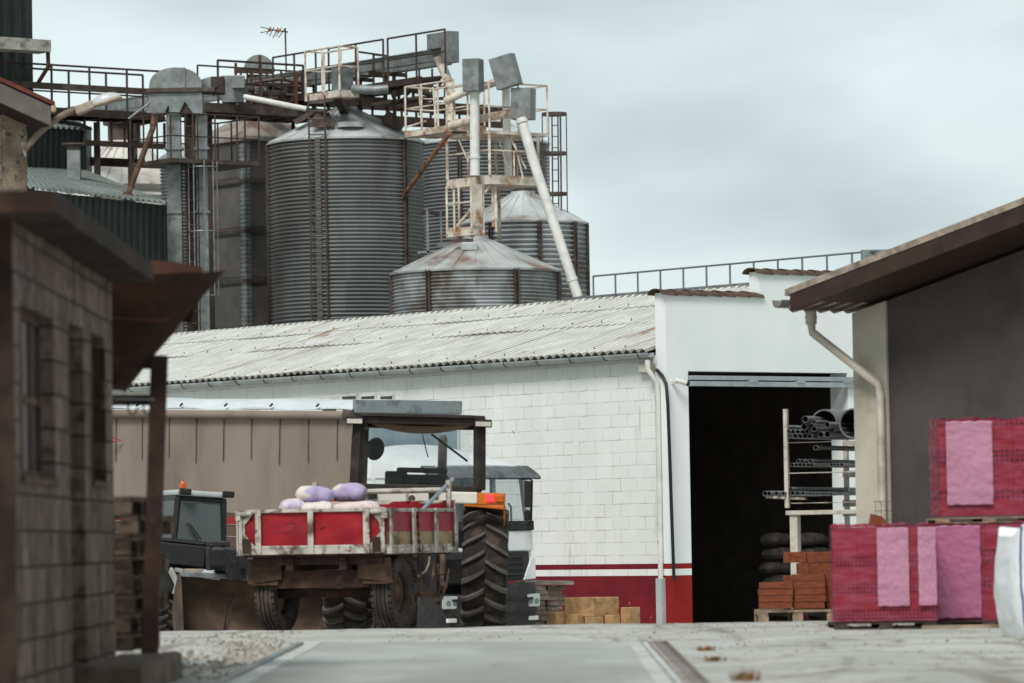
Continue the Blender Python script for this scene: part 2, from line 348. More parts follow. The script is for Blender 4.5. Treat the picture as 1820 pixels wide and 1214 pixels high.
# ================================================================== white warehouse
BW = V((-.6173, .7867, 0)); BF = V((.7867, .6173, 0)); BA = math.atan2(BF.y, BF.x)
C0 = at(1189, 800, 85); ZG = -.9
bl = thing('warehouse', 'long white block warehouse with red base band and open dark doorway', 'warehouse', (C0.x, C0.y, ZG), BA)
TB = TM[bl]; TBi = TB.inverted()
def onlong(px, py, x=0.): return TBi @ hit(px, py, TB @ V((x, 0, 0)), BF)
def onface(px, py, y=0.): return TBi @ hit(px, py, TB @ V((0, y, 0)), BW)
LEN = 27.; WID = 10.2
ze = (onlong(1183, 632).z + onlong(230, 688).z) / 2; zr = ze + 1.43
z_a = onlong(1100, 1002.5).z; z_b = onlong(1100, 1012).z; z_c = onlong(1100, 1023.5).z
def paint_mat(name, block):
    t = NT(name); tc = t.n('TexCoord'); sp = t.n('SeparateXYZ'); t.l(tc.outputs['Object'], sp.inputs[0])
    cb = t.n('CombineXYZ'); t.l(sp.outputs['Y' if block else 'X'], cb.inputs[0]); t.l(sp.outputs['Z'], cb.inputs[1])
    v = tc.outputs['Object']
    wh = t.mix(t.ramp(t.noise(v, .9, 5), .3, .7), lin('e2e4e0' if block else 'e6eceb'), lin('ebece8' if block else 'eef3f2'))
    rd = t.mix(t.ramp(t.noise(v, 1.4, 5), .3, .7), lin('641420') if block else lin('8a1f1e'), lin('7a1a24') if block else lin('9a2522'))
    h = None
    if block:
        bt = t.n('TexBrick'); bt.offset = .5; bt.inputs['Scale'].default_value = 1; bt.inputs['Brick Width'].default_value = .49; bt.inputs['Row Height'].default_value = .245
        bt.inputs['Mortar Size'].default_value = .0075; bt.inputs['Mortar Smooth'].default_value = .25; bt.inputs['Bias'].default_value = 0
        bt.inputs['Color1'].default_value = (1, 1, 1, 1); bt.inputs['Color2'].default_value = (.88, .88, .86, 1); bt.inputs['Mortar'].default_value = (0, 0, 0, 1)
        ds = t.n('VectorMath', operation='ADD'); t.l(cb.outputs[0], ds.inputs[0])
        nv = t.n('TexNoise'); nv.inputs['Scale'].default_value = 3.5; t.l(v, nv.inputs['Vector']); sc = t.n('VectorMath', operation='SCALE'); sc.inputs['Scale'].default_value = .022; t.l(nv.outputs['Color'], sc.inputs[0]); t.l(sc.outputs[0], ds.inputs[1])
        t.l(ds.outputs[0], bt.inputs['Vector'])
        brk = t.ramp(t.noise(v, 2.2, 4, .7), .36, .68)      # joints open up only here and there
        jm = t.n('Math', operation='MULTIPLY'); t.l(bt.outputs['Fac'], jm.inputs[0]); t.l(brk, jm.inputs[1])
        wh = t.mix(.55, wh, bt.outputs['Color'], 'MULTIPLY') if 0 else wh
        vary = t.n('MixRGB', blend_type='MULTIPLY'); vary.inputs[0].default_value = .3; t.l(wh, vary.inputs[1]); t.l(t.mix(bt.outputs['Fac'], bt.outputs['Color'], (1, 1, 1)), vary.inputs[2]); wh = vary.outputs[0]
        wh = t.mix(jm.outputs[0], wh, lin('a49f96')); rd = t.mix(jm.outputs[0], rd, lin('5b1a1e'))
        iv = t.n('Math', operation='SUBTRACT'); iv.inputs[0].default_value = 1; t.l(bt.outputs['Fac'], iv.inputs[1]); h = iv.outputs[0]
        mpv = t.n('Mapping'); mpv.inputs['Scale'].default_value = (1, 2.4, .22); t.l(v, mpv.inputs['Vector'])
        wh = t.mix(t.ramp(t.noise(mpv.outputs[0], 1.6, 6, .65), .60, .78), wh, lin('b9b3a6'))
        wh = t.mix(t.ramp(t.noise(v, 3.1, 6, .7), .70, .76), wh, lin('8a8378'))
    def above(zv):
        q = t.n('Math', operation='GREATER_THAN'); q.inputs[1].default_value = zv; t.l(sp.outputs['Z'], q.inputs[0]); return q.outputs[0]
    col = t.mix(above(z_c), rd, wh); col = t.mix(above(z_b), col, rd); col = t.mix(above(z_a), col, wh)
    dr = t.ramp(t.noise(v, 2.6, 6, .7), .66, .72); col = t.mix(dr, col, lin('8f8579')) if block else col
    t.l(col, t.p.inputs['Base Color']); t.p.inputs['Roughness'].default_value = .8; t.p.inputs['Specular IOR Level'].default_value = .25
    if h is not None: t.bump(h, .5, .012)
    else: t.bump(t.noise(v, 5, 4), .15)
    return t.m
m_block = paint_mat('painted block wall', True); m_face = paint_mat('painted render', False)
m_int = mat('sooty interior plaster', '857b73', .95, 0, .2, 2)
m = MB(); m.bx(0, .25, .31, LEN, -.6, ze - .02); m.build('block_wall', m_block, bl)
m = MB(); m.bx(WID - .25, WID, .6, LEN, -.6, ze - .02); m.bx(.26, WID - .26, LEN - .25, LEN, -.6, zr - .35); m.build('back_wall', m_int, bl)
m = MB(); m.bx(.255, .3, .31, 12, -.6, ze - .1); m.bx(WID - .3, WID - .255, .6, 12, -.6, ze - .1); m.bx(.3, WID - .3, .31, 12, ze - .1, ze - .05); m.build('inner_lining', m_int, bl)
# facade with its doorway
dl = onface(1227, 880).x; dr_ = onface(1508, 760).x; dt = onface(1300, 660.5).z
p1 = onface(1270, 522).z; p2 = onface(1400, 484).z; xs1 = onface(1350, 500).x
m = MB()
m.bx(-.03, dl, 0, .3, -.6, dt); m.bx(dr_, WID + .2, 0, .5, -.6, dt)
m.bx(-.03, xs1, 0, .3, dt, p1); m.bx(xs1, WID + .2, 0, .3, dt, p2)
m.build('facade', m_face, bl)
# tile copings
m_tile = mat('old clay tiles', '6f5a4d', .9, 0, .35, 5, c2='4a3d36', amt=.5, ps=5, c3='a39c8c', amt3=.3, ps3=9, bst=.5)
def coping(x0, x1, z):
    m = MB(); n = max(2, round((x1 - x0) / .38)); d = (x1 - x0) / n
    for i in range(n):
        a = x0 + i * d; r0, r1 = .225, .205; N_ = 10; vs = []; th = .03
        for (xx, rr, lift) in ((a - .02, r0, .022), (a + d + .03, r1, .0)):
            for rad in (rr, rr - th):
                for k in range(N_ + 1):
                    q = math.pi * k / N_; vs.append((xx, .15 - math.cos(q) * rad, z - .06 + math.sin(q) * rad * .52 + lift))
        w = N_ + 1; fs = []
        for k in range(N_):
            fs += [(k, k + 1, 2 * w + k + 1, 2 * w + k), (w + k, 3 * w + k, 3 * w + k + 1, w + k + 1), (k, w + k, w + k + 1, k + 1), (2 * w + k, 2 * w + k + 1, 3 * w + k + 1, 3 * w + k)]
        m.add(vs, fs)
    m.build('tile_coping', m_tile, bl, smooth=True)
coping(-.14, xs1 + .05, p1); coping(xs1 - .1, WID + .2, p2)
# roof
def roof_mat():
    t = NT('fibre cement sheets'); tc = t.n('TexCoord'); v = tc.outputs['Object']
    mp = t.n('Mapping'); mp.inputs['Scale'].default_value = (.16, 1.5, .16); t.l(v, mp.inputs['Vector'])
    mp2 = t.n('Mapping'); mp2.inputs['Scale'].default_value = (.28, 1.1, .28); mp2.inputs['Location'].default_value = (3.3, 1.7, 0); t.l(v, mp2.inputs['Vector'])
    c = t.mix(t.ramp(t.noise(v, 1.6, 6, .65), .3, .7), lin('c3c5bf'), lin('dddfd9'))
    c = t.mix(t.ramp(t.noise(mp.outputs[0], 2.5, 5, .6), .52, .74), c, lin('aaa59b'))
    c = t.mix(t.ramp(t.noise(mp2.outputs[0], .9, 6, .7), .60, .70), c, lin('94795d'))
    c = t.mix(t.ramp(t.noise(v, 7, 5, .7), .60, .74), c, lin('8d877d'))
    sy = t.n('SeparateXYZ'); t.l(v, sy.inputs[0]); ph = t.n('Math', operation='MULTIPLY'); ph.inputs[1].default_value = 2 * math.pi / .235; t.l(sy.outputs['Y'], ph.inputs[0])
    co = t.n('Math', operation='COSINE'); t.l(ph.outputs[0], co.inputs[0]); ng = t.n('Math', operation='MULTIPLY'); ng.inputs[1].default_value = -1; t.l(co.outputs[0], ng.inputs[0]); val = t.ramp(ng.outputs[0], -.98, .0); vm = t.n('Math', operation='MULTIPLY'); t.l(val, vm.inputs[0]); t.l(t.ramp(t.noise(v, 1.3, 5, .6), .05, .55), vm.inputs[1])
    c = t.mix(vm.outputs[0], c, lin('7f7c75'))      # shade of the corrugation flanks and valleys, painted into the sheet colour
    t.l(c, t.p.inputs['Base Color']); t.p.inputs['Roughness'].default_value = .95; t.p.inputs['Specular IOR Level'].default_value = .15
    t.bump(t.noise(v, 24, 4), .3); return t.m
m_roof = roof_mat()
RW = 5.1; sl = (zr - ze) / RW; wv = .235
m = MB(); rows = 3; LAPS = (0, .47, .75, 1.0)
def sheet(y0, y1, x0, x1, sgn):
    nrow = rows
    for r in range(nrow):
        a = LAPS[r]; b = LAPS[r + 1] + (.035 if r < nrow - 1 else 0)
        n = round((y1 - y0) / wv) * 8
        def fn(u, vv, a=a, b=b):
            y = y0 + (y1 - y0) * u; s = a + (b - a) * vv; x = x0 + (x1 - x0) * s
            j = .012 * noise.noise(V((math.floor(y / .82) * 3.1, r * 7.7, 0)))
            return (x + j, y, ze + .05 + abs(x1 - x0) * s * sl + .038 * math.cos(2 * math.pi * y / wv) + (.03 if r != 1 else .03 * sstep(2, 9, y)) * (1 - vv) + j * 1.2 + .03 * noise.noise(V((y * .3, r, 2))))
        m.grid(fn, n, 1, th=(0, 0, -.012))
sheet(.32, LEN + .2, -.22, RW, 1)
m.mi = 1
for r in range(rows):
    for k in range(32):
        q_ = LAPS[r] + .06; x = -.22 + (RW + .22) * q_; y = .42 + k * wv * 4; m.tube((x, y, ze + .05 + (x + .22) * sl + .03), (x, y, ze + .05 + (x + .22) * sl + .075), .011, 6)
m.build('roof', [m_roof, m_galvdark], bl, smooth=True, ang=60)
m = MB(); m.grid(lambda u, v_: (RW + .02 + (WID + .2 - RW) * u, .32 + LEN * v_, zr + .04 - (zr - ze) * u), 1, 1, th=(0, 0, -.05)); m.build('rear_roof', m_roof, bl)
m = MB()
for i in range(33): m.tube((RW, .35 + i * .83, zr + .06), (RW, .35 + i * .83 + .86, zr + .05), .11, 10)
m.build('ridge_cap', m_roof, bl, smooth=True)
# gutter and pipes
m_gut = mat('zinc gutter', 'a9b0b0', .5, .45, .15, 3, c2='7d7770', amt=.35, ps=2)
m = MB(); m.grid(lambda u, v_: (-.235 - .085 * math.cos(math.pi * v_), .2 + (LEN - .2) * u, ze + .01 - .085 * math.sin(math.pi * v_)), 1, 8, th=(0, 0, .008)); m.mi = 1
for i in range(26): m.path([(-.235 - .092 * math.cos(a), .5 + i * 1.03, ze + .01 - .092 * math.sin(a)) for a in (0, .6, 1.2, 1.9, 2.5, 3.1)] + [(-.0, .5 + i * 1.03, ze + .0)], .011, 6)
m.build('gutter', [m_gut, m_galvdark], bl, smooth=True)
mp_ = mat('stained white pipe', 'd6d6cf', .6, 0, .1, 3, c2='82664e', amt=.38, ps=4, soft=.05)
m = MB(); m.path([(-.235, .3, ze - .12), (-.235, .3, ze - .3), (-.09, .2, ze - .55), (-.09, .2, 1.0)], .052, 10); m.build('downpipe', mp_, bl, smooth=True)
m = MB(); m.bx(-.16, -.035, .12, .28, -.5, 1.02); m.build('pipe_guard', mat('grey steel guard', 'b6bcbd', .5, .2, .1), bl, bev=.01)
# high windows
m_fr = mat('white window frame', 'd7d6d0', .6); m_dkglass = mat('dusty dark pane', '4e4a48', .3, 0, .2, 3)
for a, b in ((572, 602), (607, 637), (641, 670), (675, 702)):
    w0 = onlong(a, 706); w1 = onlong(b, 706); zt_ = onlong((a + b) / 2, 700 if a > 600 else 706).z + .0; y0, y1 = w1.y, w0.y; z1 = zt_; z0 = z1 - .75
    m = MB(); e = .05
    m.bx(-.03, .02, y0, y1, z0, z0 + e); m.bx(-.03, .02, y0, y1, z1 - e, z1); m.bx(-.03, .02, y0, y0 + e, z0 + e, z1 - e); m.bx(-.03, .02, y1 - e, y1, z0 + e, z1 - e)
    fo = m.build('window', m_fr, bl); m = MB(); m.bx(-.008, .0, y0 + e, y1 - e, z0 + e, z1 - e); m.build('pane', m_dkglass, fo)
# folded shutter under the lintel
m_alu = mat('shutter aluminium', 'aab2b3', .4, .6, .12, 3)
m = MB()
zz = [onface(1370, y).z for y in (669, 677, 679, 688)]
m.bx(dl + .01, dr_ + .3, -.06, .02, zz[1], zz[0]); m.bx(dl + .01, dr_ + .3, -.1, .0, zz[3], zz[2])
sh = m.build('shutter', m_alu, bl, bev=.008)
for px in (1333, 1417, 1500):
    m = MB(); x = onface(px, 680).x; m.bx(x - .1, x + .1, -.13, -.02, zz[2] - .02, zz[1] + .04); m.build('shutter_bracket', m_alu, sh, bev=.006)
# dark shop floor fittings inside: a plain dividing wall
m = MB(); m.bx(.3, WID - .3, 12, 12.2, -.5, 4.5); m.build('partition_wall', m_int, bl)
# things fixed to its walls
def wthing(name, lab, cat, loc): return thing(name, lab, cat, TB @ V(loc), BA)
q = onlong(1154, 654)
jb = wthing('junction_box', 'beige junction box under the warehouse gutter end', 'junction box', (0, q.y, q.z - .1))
m = MB(); m.bx(-.13, -.005, -.17, .17, 0, .2); m.build('case', mat('beige plastic', 'c9beac', .6), jb, bev=.012)
m = MB(); m.bx(-.145, -.132, -.15, .15, .02, .18); m.build('cover', mat('beige plastic cover', 'cfc6b6', .6), jb, bev=.004)
pts = [onlong(1167, 657, -.07), onlong(1177, 668, -.07), onlong(1184, 682, -.1), onlong(1187, 720, -.11), onlong(1190, 800, -.11), onlong(1194, 920, -.11), onlong(1198, 1032, -.11)]
m = MB(); m.path([TB @ p for p in pts], .034, 8); m.build('cable', mat('black cable', '1d1b1c', .5), None, True, smooth=True, label='thick black cable running down the warehouse corner', cat='cable')
q = onface(1203, 680)
sc_ = wthing('security_camera', 'small white security camera by the warehouse doorway', 'security camera', (q.x, 0, q.z))
m = MB(); m.bar((-.12, -.0, .0), (-.12, -.12, .0), .05); m.build('bracket', m_fr, sc_)
m = MB(); m.tube((-.14, -.13, .04), (.05, -.22, -.02), .045, 12); m.build('body', m_fr, sc_, smooth=True)
m = MB(); m.tube((.052, -.221, -.02), (.1, -.245, -.035), .05, 12); m.build('lens_hood', m_darkplastic, sc_, smooth=True)
# ================================================================== right-hand house
P0 = at(1517, 720, 54); HA = math.atan2(-.7867, .6173); hz0 = gz(P0.x, P0.y)
hs = thing('rendered_house', 'grey gabled house with pale corner pier and tiled roof', 'house', (P0.x, P0.y, hz0), HA)
TH_ = TM[hs]; THi = TH_.inverted(); HG = V((.6173, -.7867, 0)); HF = V((.7867, .6173, 0))
def ongable(px, py, y=0.): return THi @ hit(px, py, TH_ @ V((0, y, 0)), HF)
OV = .8; OH = .62
e0 = ongable(1400, 519, -OV); e1 = ongable(1818, 358, -OV); hp = (e1.z - e0.z) / (e1.x - e0.x)
ex = e0.x; ez = e0.z
def rz_(x): return ez + hp * (x - ex)
m_pier = mat('pale render', 'b5ae9f', .9, 0, .1, 2, c2='958b7c', amt=.36, ps=1.2, bst=.3); m_dwall = mat('grey brown render', '4b4543', .9, 0, .12, 1.5, c2='403a38', amt=.4, ps=1, bst=.25)
m_brown = mat('brown stained wood', '38271f', .7, 0, .2, 4, c2='2a1e19', amt=.4, ps=3)
px1 = ongable(1577, 760).x; xE = 6.5
cut = .30
m = MB(); m.prism([(px1, .04, -.5), (xE, .04, -.5), (xE, .04, rz_(xE) - cut), (px1, .04, rz_(px1) - cut)], (0, .3, 0))
m.prism([(.3, .35, -.5), (.0, .35, -.5), (.0, .35, rz_(0) - cut), (.3, .35, rz_(.3) - cut)], (0, 7, 0)); m.build('wall', m_dwall, hs)
m = MB(); m.prism([(0, 0, -.5), (px1, 0, -.5), (px1, 0, rz_(px1) - cut), (0, 0, rz_(0) - cut)], (0, .345, 0)); m.build('corner_pier', m_pier, hs, bev=.01)
def slab(x0, x1, y0, y1, za, zb):
    return [(x0, y0, rz_(x0) + za), (x1, y0, rz_(x1) + za), (x1, y0, rz_(x1) + zb), (x0, y0, rz_(x0) + zb)], (0, y1 - y0, 0)
m = MB(); m.prism(*slab(ex + .06, xE, -OV - .02, -OV + .02, -.245, -.045)); m.build('barge_board', m_brown, hs)
m = MB(); m.prism(*slab(ex + .1, xE, -OV + .022, 7, -.24, -.21)); m.build('soffit', m_brown, hs)
for k in range(0): # rafter feet seen under the eave
    m = MB(); y = -.35 + k * .55; m.prism([(ex + .12, y, rz_(ex + .12) - .36), (-.0, y, rz_(0) - .40), (-.0, y, rz_(0) - .242), (ex + .12, y, rz_(ex + .12) - .242)], (0, .09, 0)); m.build('rafter', m_brown, hs)
m_rtile = mat('lichen roof tiles', '97897b', .95, 0, .3, 7, c2='6a5f55', amt=.42, ps=4, bst=.6)
m = MB(); m.prism(*slab(ex - .02, xE, -OV - .03, 7, -.042, .035))
nt_ = 34; stepx = .42
for i in range(int((xE - ex) / stepx) + 1):
    for k in range(nt_):
        x0 = ex - .02 + i * stepx; x1 = x0 + stepx + .05; y = -OV + .02 + k * .22
        if k < 2 or (k > 4 and i > 2): continue
        m.tube((x0, y, rz_(x0) + .035), (x1, y, rz_(x1) + .012), .1, 10, .085)
rf = m.build('roof', m_rtile, hs, smooth=True)
m = MB()
for k in range(26): y = -OV + .12 + k * .22; m.tube((ex - .05, y, rz_(ex) - .16), (ex + .5, y, rz_(ex + .5) - .17), .085, 10)
m.build('eave_tiles', m_rtile, rf, smooth=True)
m_cream = mat('cream gutter paint', 'b9b0a2', .55, .1, .12, 3, c2='8d8172', amt=.35, ps=2)
gx = ex - .085; gzz = ez - .135
m = MB(); m.grid(lambda u, v_: (gx - .085 * math.cos(math.pi * v_), -OV - .1 + 7.6 * u, gzz + .03 - .085 * math.sin(math.pi * v_)), 1, 10, th=(0, 0, .012)); m.prism([(gx - .085 * math.cos(math.pi * k / 10), -OV - .1, gzz + .03 - .085 * math.sin(math.pi * k / 10)) for k in range(11)], (0, .01, 0)); m.build('gutter', mat('grey gutter', '8f8d88', .5, .3), hs, smooth=True)
q = THi @ along(TH_ @ V((gx, 0, gzz)), HF, 1441)
dp = [(gx, q.y, gzz - .03), (gx, q.y, gzz - .24)]
b = ongable(1563, 692, -.09); b2 = ongable(1570, 900, -.09)
dp2 = [(gx, q.y, gzz - .22), (gx + .02, q.y, gzz - .34), (b.x - .02, -.09, b.z + .06), (b.x + .01, -.09, b.z - .06), (b.x + .01, -.09, -.3)]
m = MB(); m.path(dp2, .052, 12); dpo = m.build('downpipe', m_cream, hs, smooth=True, ang=50)
m = MB(); m.tube(dp[0], dp[1], .068, 12); m.tube((gx, q.y, gzz - .14), (gx, q.y, gzz - .17), .074, 12); m.build('outlet', m_cream, dpo, smooth=True)
# mesh panel leaning on the house wall
a = ongable(1556, 890, -.15); c_ = ongable(1664, 930, -.15)
m = MB(); zt0 = a.z
for i in range(12):
    x = a.x + (c_.x - a.x) * i / 11; m.tube((x, -.15, .2), (x, -.15, zt0), .003, 5)
for i in range(10): z = zt0 - .01 - i * .11; m.tube((a.x - .04, -.15, z), (c_.x + .04, -.15, z), .003, 5)
o = m.build('mesh_panel', m_galvdark, None, label='thin wire mesh panel leaning against the dark house wall', cat='mesh panel'); o.location = TH_.translation; o.rotation_euler = (0, 0, HA)
# ================================================================== block shed, left foreground
def block_mat(name, ax, c1, c2, mo, bw=.4, bh=.2):
    t = NT(name); tc = t.n('TexCoord'); sp = t.n('SeparateXYZ'); t.l(tc.outputs['Object'], sp.inputs[0]); v = tc.outputs['Object']
    cb = t.n('CombineXYZ'); t.l(sp.outputs[ax], cb.inputs[0]); t.l(sp.outputs['Z'], cb.inputs[1])
    bt = t.n('TexBrick'); bt.offset = .5; bt.inputs['Scale'].default_value = 1; bt.inputs['Brick Width'].default_value = bw; bt.inputs['Row Height'].default_value = bh
    bt.inputs['Mortar Size'].default_value = .009; bt.inputs['Mortar Smooth'].default_value = .3
    bt.inputs['Color1'].default_value = (*lin(c1), 1); bt.inputs['Color2'].default_value = (*lin(c2), 1); bt.inputs['Mortar'].default_value = (*lin(mo), 1)
    t.l(cb.outputs[0], bt.inputs['Vector'])
    mp = t.n('Mapping'); mp.inputs['Scale'].default_value = (3, 3, .4); t.l(v, mp.inputs['Vector'])
    c = t.mix(t.ramp(t.noise(mp.outputs[0], 2.2, 5, .6), .42, .7), bt.outputs['Color'], lin('4a3d34'))
    c = t.mix(t.ramp(t.noise(v, 9, 4), .45, .75), c, lin(mo))
    t.l(c, t.p.inputs['Base Color']); t.p.inputs['Roughness'].default_value = .95; t.p.inputs['Specular IOR Level'].default_value = .15
    iv = t.n('Math', operation='SUBTRACT'); iv.inputs[0].default_value = 1; t.l(bt.outputs['Fac'], iv.inputs[1]); t.bump(iv.outputs[0], .8, .015); return t.m
m_shed = block_mat('bare concrete blocks', 'Y', '8f7f72', '6c5e54', '3a2f29')
m_dkwood = mat('dark timber', '33241d', .9, 0, .4, 6, bst=.4)
m_brframe = mat('brown window wood', '4f3b2f', .85, 0, .3, 6, c2='73604f', amt=.35, ps=5)
sx, s0 = -2.68, 24.2
sd_ = thing('block_shed', 'blurred grey block shed with flat concrete roof slab in the left foreground', 'shed', (sx, s0, 0))
W1, DR, W2, EN = (.30, 2.1, 1.30, 2.24), (3.0, 3.9, .1, 2.27), (4.4, 5.4, 1.33, 2.27), 5.92
m = MB(); zt1 = 2.69
for y0, y1, z0, z1 in ((0, .3, -.3, zt1), (.3, 2.1, -.3, 1.30), (.3, 2.1, 2.24, zt1), (2.1, 3.0, -.3, zt1), (3.0, 3.9, 2.27, zt1), (3.9, 4.4, -.3, zt1), (4.4, 5.4, -.3, 1.33), (4.4, 5.4, 2.27, zt1), (5.4, EN, -.3, zt1)):
    m.bx(-.2, 0, y0, y1, z0, z1)
m.bx(-4, -.2, EN - .2, EN, -.3, zt1); m.build('wall', m_shed, sd_)
m = MB(); m.bx(-4, -.0, -.06, -.003, -.3, zt1)
for i in range(20): m.bx(-.16 - i * .2, -.15 - i * .2 + .005, -.072, -.06, -.3, zt1)
m.build('timber_end', m_dkwood, sd_)
m = MB(); m.grid(lambda u, v_: (.29 - 4.3 * v_ + .012 * nz((u * 9, v_, 1)), -.6 + 6.45 * u, 2.785 + .012 * nz((u * 14, v_ * 9, 5))), 40, 6, th=(0, 0, -.115)); m.build('roof_slab', mat('stained slab concrete', '3c291f', .95, 0, .3, 4, c2='251a14', amt=.5, ps=2.5, bst=.5), sd_)
m = MB(); m.bar((-.35, 4.1, 2.80), (.1, 6.9, 2.86), .035, .03); m.build('roof_lath', mat('pale lath', 'b5a288', .8), sd_)
for (a, b, z0, z1), zr2, nm in ((W1, 1.75, 4), (W2, 1.78, 3)):
    m = MB(); e = .045; f = -.13; g_ = -.08
    m.bx(f, g_, a, b, z0, z0 + e); m.bx(f, g_, a, b, z1 - e, z1); m.bx(f, g_, a, a + e, z0 + e, z1 - e); m.bx(f, g_, b - e, b, z0 + e, z1 - e); m.bx(f + .005, g_ - .005, a + e, b - e, zr2 - .02, zr2 + .02)
    for k in range(1, nm): y = a + (b - a) * k / nm; m.bx(f + .008, g_ - .008, y - .018, y + .018, z0 + e, z1 - e)
    fo = m.build('window', m_brframe, sd_); m = MB(); m.bx(f + .02, f + .026, a + e, b - e, z0 + e, z1 - e); m.build('pane', m_dkglass, fo)
    m = MB(); m.bx(-.08, .02, a - .02, b + .02, z0 - .04, z0 - .002); m.build('sill', m_brframe, fo)
m = MB(); m.bx(-.14, -.1, 3.0, 3.9, .05, 2.27)
for i in range(5): y = 3.0 + i * .18; m.bx(-.1, -.094, y + .012, y + .168, .06, 2.26)
dd = m.build('door', m_dkwood, sd_); m = MB(); m.tube((-.09, 3.12, 1.15), (-.03, 3.12, 1.15), .014, 8); m.bar((-.035, 3.1, 1.15), (-.035, 3.24, 1.15), .02); m.build('handle', m_galvdark, dd)
m = MB(); m.grid(lambda u, v_: (-2.72 + .44 * u + .01 * nz((u * 5, v_ * 7, 1)), 27.4 + 3.3 * v_, .175 + .02 * nz((u * 3, v_ * 6, 2))), 8, 24, th=(0, 0, -.35)); m.build('concrete_step', m_conc, None, True, label='rough concrete step at the foot of the block shed', cat='step', bev=.015)
# ================================================================== rusty hopper on its steel frame
sil = [(400, 481), (387, 498), (362, 525), (334, 557), (312, 588), (290, 614), (262, 645), (224, 694)]
def silp(v_):
    f = v_ * (len(sil) - 1); i = min(int(f), len(sil) - 2); f -= i; return (sil[i][0] + (sil[i + 1][0] - sil[i][0]) * f, sil[i][1] + (sil[i + 1][1] - sil[i][1]) * f)
hop = thing('hopper', 'rusty sheet steel hopper flaring out behind the block shed', 'hopper', (-2.6, 32, 2.0))
def front(u, v_):
    px, py = silp(v_); x0 = 120; top = 487 + 0
    sag = 7 * math.sin(math.pi * min(1, max(0, (u - .35) / .5))) * (1 - v_) if u > .35 else 0
    return at(x0 + (px - x0) * u, (py if u > .75 else py + (top - 481) * (1 - v_) * (1 - u / .75)) - sag * .2 + 6 * (1 - v_) * math.sin(math.pi * u) + 1.2 * nz((u * 9, v_ * 7, 0)), 30.9 + 1.5 * v_ + .05 * math.sin(u * 7))
m = MB(); m.grid(front, 24, 20, th=(0, .012, 0)); m.build('front_panel', m_rust, hop, True, smooth=True)
m = MB(); m.grid(lambda u, v_: front(1, v_) + V((-.06 * u, 1.25 * u * (1 - .5 * v_), .03 * math.sin(3 * u) + .12 * u * (1 - v_))), 10, 20, th=(-.012, 0, 0)); m.build('side_panel', m_rust, hop, True, smooth=True)
m = MB(); m.grid(lambda u, v_: at(120 + (360 - 120 - 20 * v_) * u, 463 + 12 * max(0, (u - .75) / .25) + 100 * v_, 32.1), 10, 4, th=(0, .012, 0)); m.build('back_panel', m_rust, hop, True)
m = MB(); m.path([zt('B', x, y, 31.3) for x, y in ((655, 893), (760, 897), (850, 905), (950, 908), (1020, 900))], .006, 6);  m.build('seam_weld', mat('worn weld', '6e4733', .7, .2), hop, True)
fr = thing('steel_frame', 'rusty brown steel frame with one leaning post beside the block shed', 'frame', (-2.6, 31.8, .17))
m_rpost = mat('brown rusted post', '49342a', .85, .1, .3, 5, c2='2e211c', amt=.5, ps=3)
m = MB(); m.bar(at(283.5, 632, 31.8), at(266, 1165, 31.8), .115, .115, V((0, 1, 0))); m.build('post', m_rpost, fr, True, bev=.008)
m = MB(); m.bar(at(110, 646, 31.86), at(272, 645, 31.86), .1, .085); m.build('beam', m_rpost, fr, True, bev=.006)
m = MB(); m.bar(at(110, 712, 31.86), at(270, 711, 31.86), .08, .075); m.build('beam', m_rpost, fr, True, bev=.006)
m = MB(); m.bar(at(204, 709, 31.74), at(275, 710, 31.74), .012, .012); m.build('tie_rod', m_galv, fr, True)
for px in (235, 262):
    m = MB(); m.path([at(px + 8 * math.sin(a), 722 + 9 * (1 - math.cos(a)) / 2 * 2 - 0, 31.75) for a in (-1.57, -1.2, -.6, 0, .6, 1.2, 1.57)] if 0 else [at(px - 7, 718, 31.78), at(px - 7, 728, 31.76), at(px - 4, 735, 31.75), at(px + 2, 737, 31.75), at(px + 7, 733, 31.76), at(px + 8, 724, 31.78)], .007, 6)
    m.build('hook', m_rpost, fr, True)
# ================================================================== stacked pallets
def make_pallet(name, L_, W_, label, group, mt, h=.135):
    """near-left corner at origin, x along the frontal face, y away"""
    r = thing(name, label, 'pallet', group=group)
    q = random.Random(3)
    for k in range(3):
        m = MB(); y = (W_ - .1) * k / 2; m.bx(0, L_, y, y + .1, 0, .02); m.build('bottom_board', mt, r)
    for k in range(3):
        for j in range(3): m = MB(); x = (L_ - .13) * j / 2; y = (W_ - .1) * k / 2; m.bx(x, x + .13, y + .002, y + .098, .02, h - .04); m.build('block', mt, r)
    for j in range(3): m = MB(); x = (L_ - .12) * j / 2; m.bx(x, x + .12, 0, W_, h - .04, h - .02); m.build('stringer', mt, r)
    for k in range(6): m = MB(); y = (W_ - .11) * k / 5; m.bx(.0, L_, y, y + .11, h - .02, h + q.uniform(-.003, .002)); m.build('deck_board', mt, r)
    return r
m_pal = mat('grey pallet wood', '6e5e50', .95, 0, .35, 5, c2='3c3129', amt=.5, ps=4, bst=.4)
pal0 = make_pallet('wooden_pallet', 1.0, 1.2, '', 'old pallets stacked beside the block shed', m_pal)
ords = ['lowest', 'second lowest', 'third from the bottom', 'fourth from the bottom', 'fourth from the top', 'third from the top', 'second from the top', 'topmost']
cnr = [(232, 0), (228, 3), (236, -2), (234, 2), (229, -4), (231, 4), (245, -3), (234, 2)]
for i in range(8):
    o = pal0 if i == 0 else copy_tree(pal0)
    p = at(cnr[i][0], 1140, 31.6); a = math.radians(-5 + cnr[i][1]); ux = V((math.cos(a), math.sin(a), 0))
    o.location = V((p.x, 31.7, .165 + i * .137)) - ux * 1.0; o.rotation_euler = (0, 0, a)
    o['label'] = 'grey wooden pallet, %s of the stack beside the block shed' % ords[i]
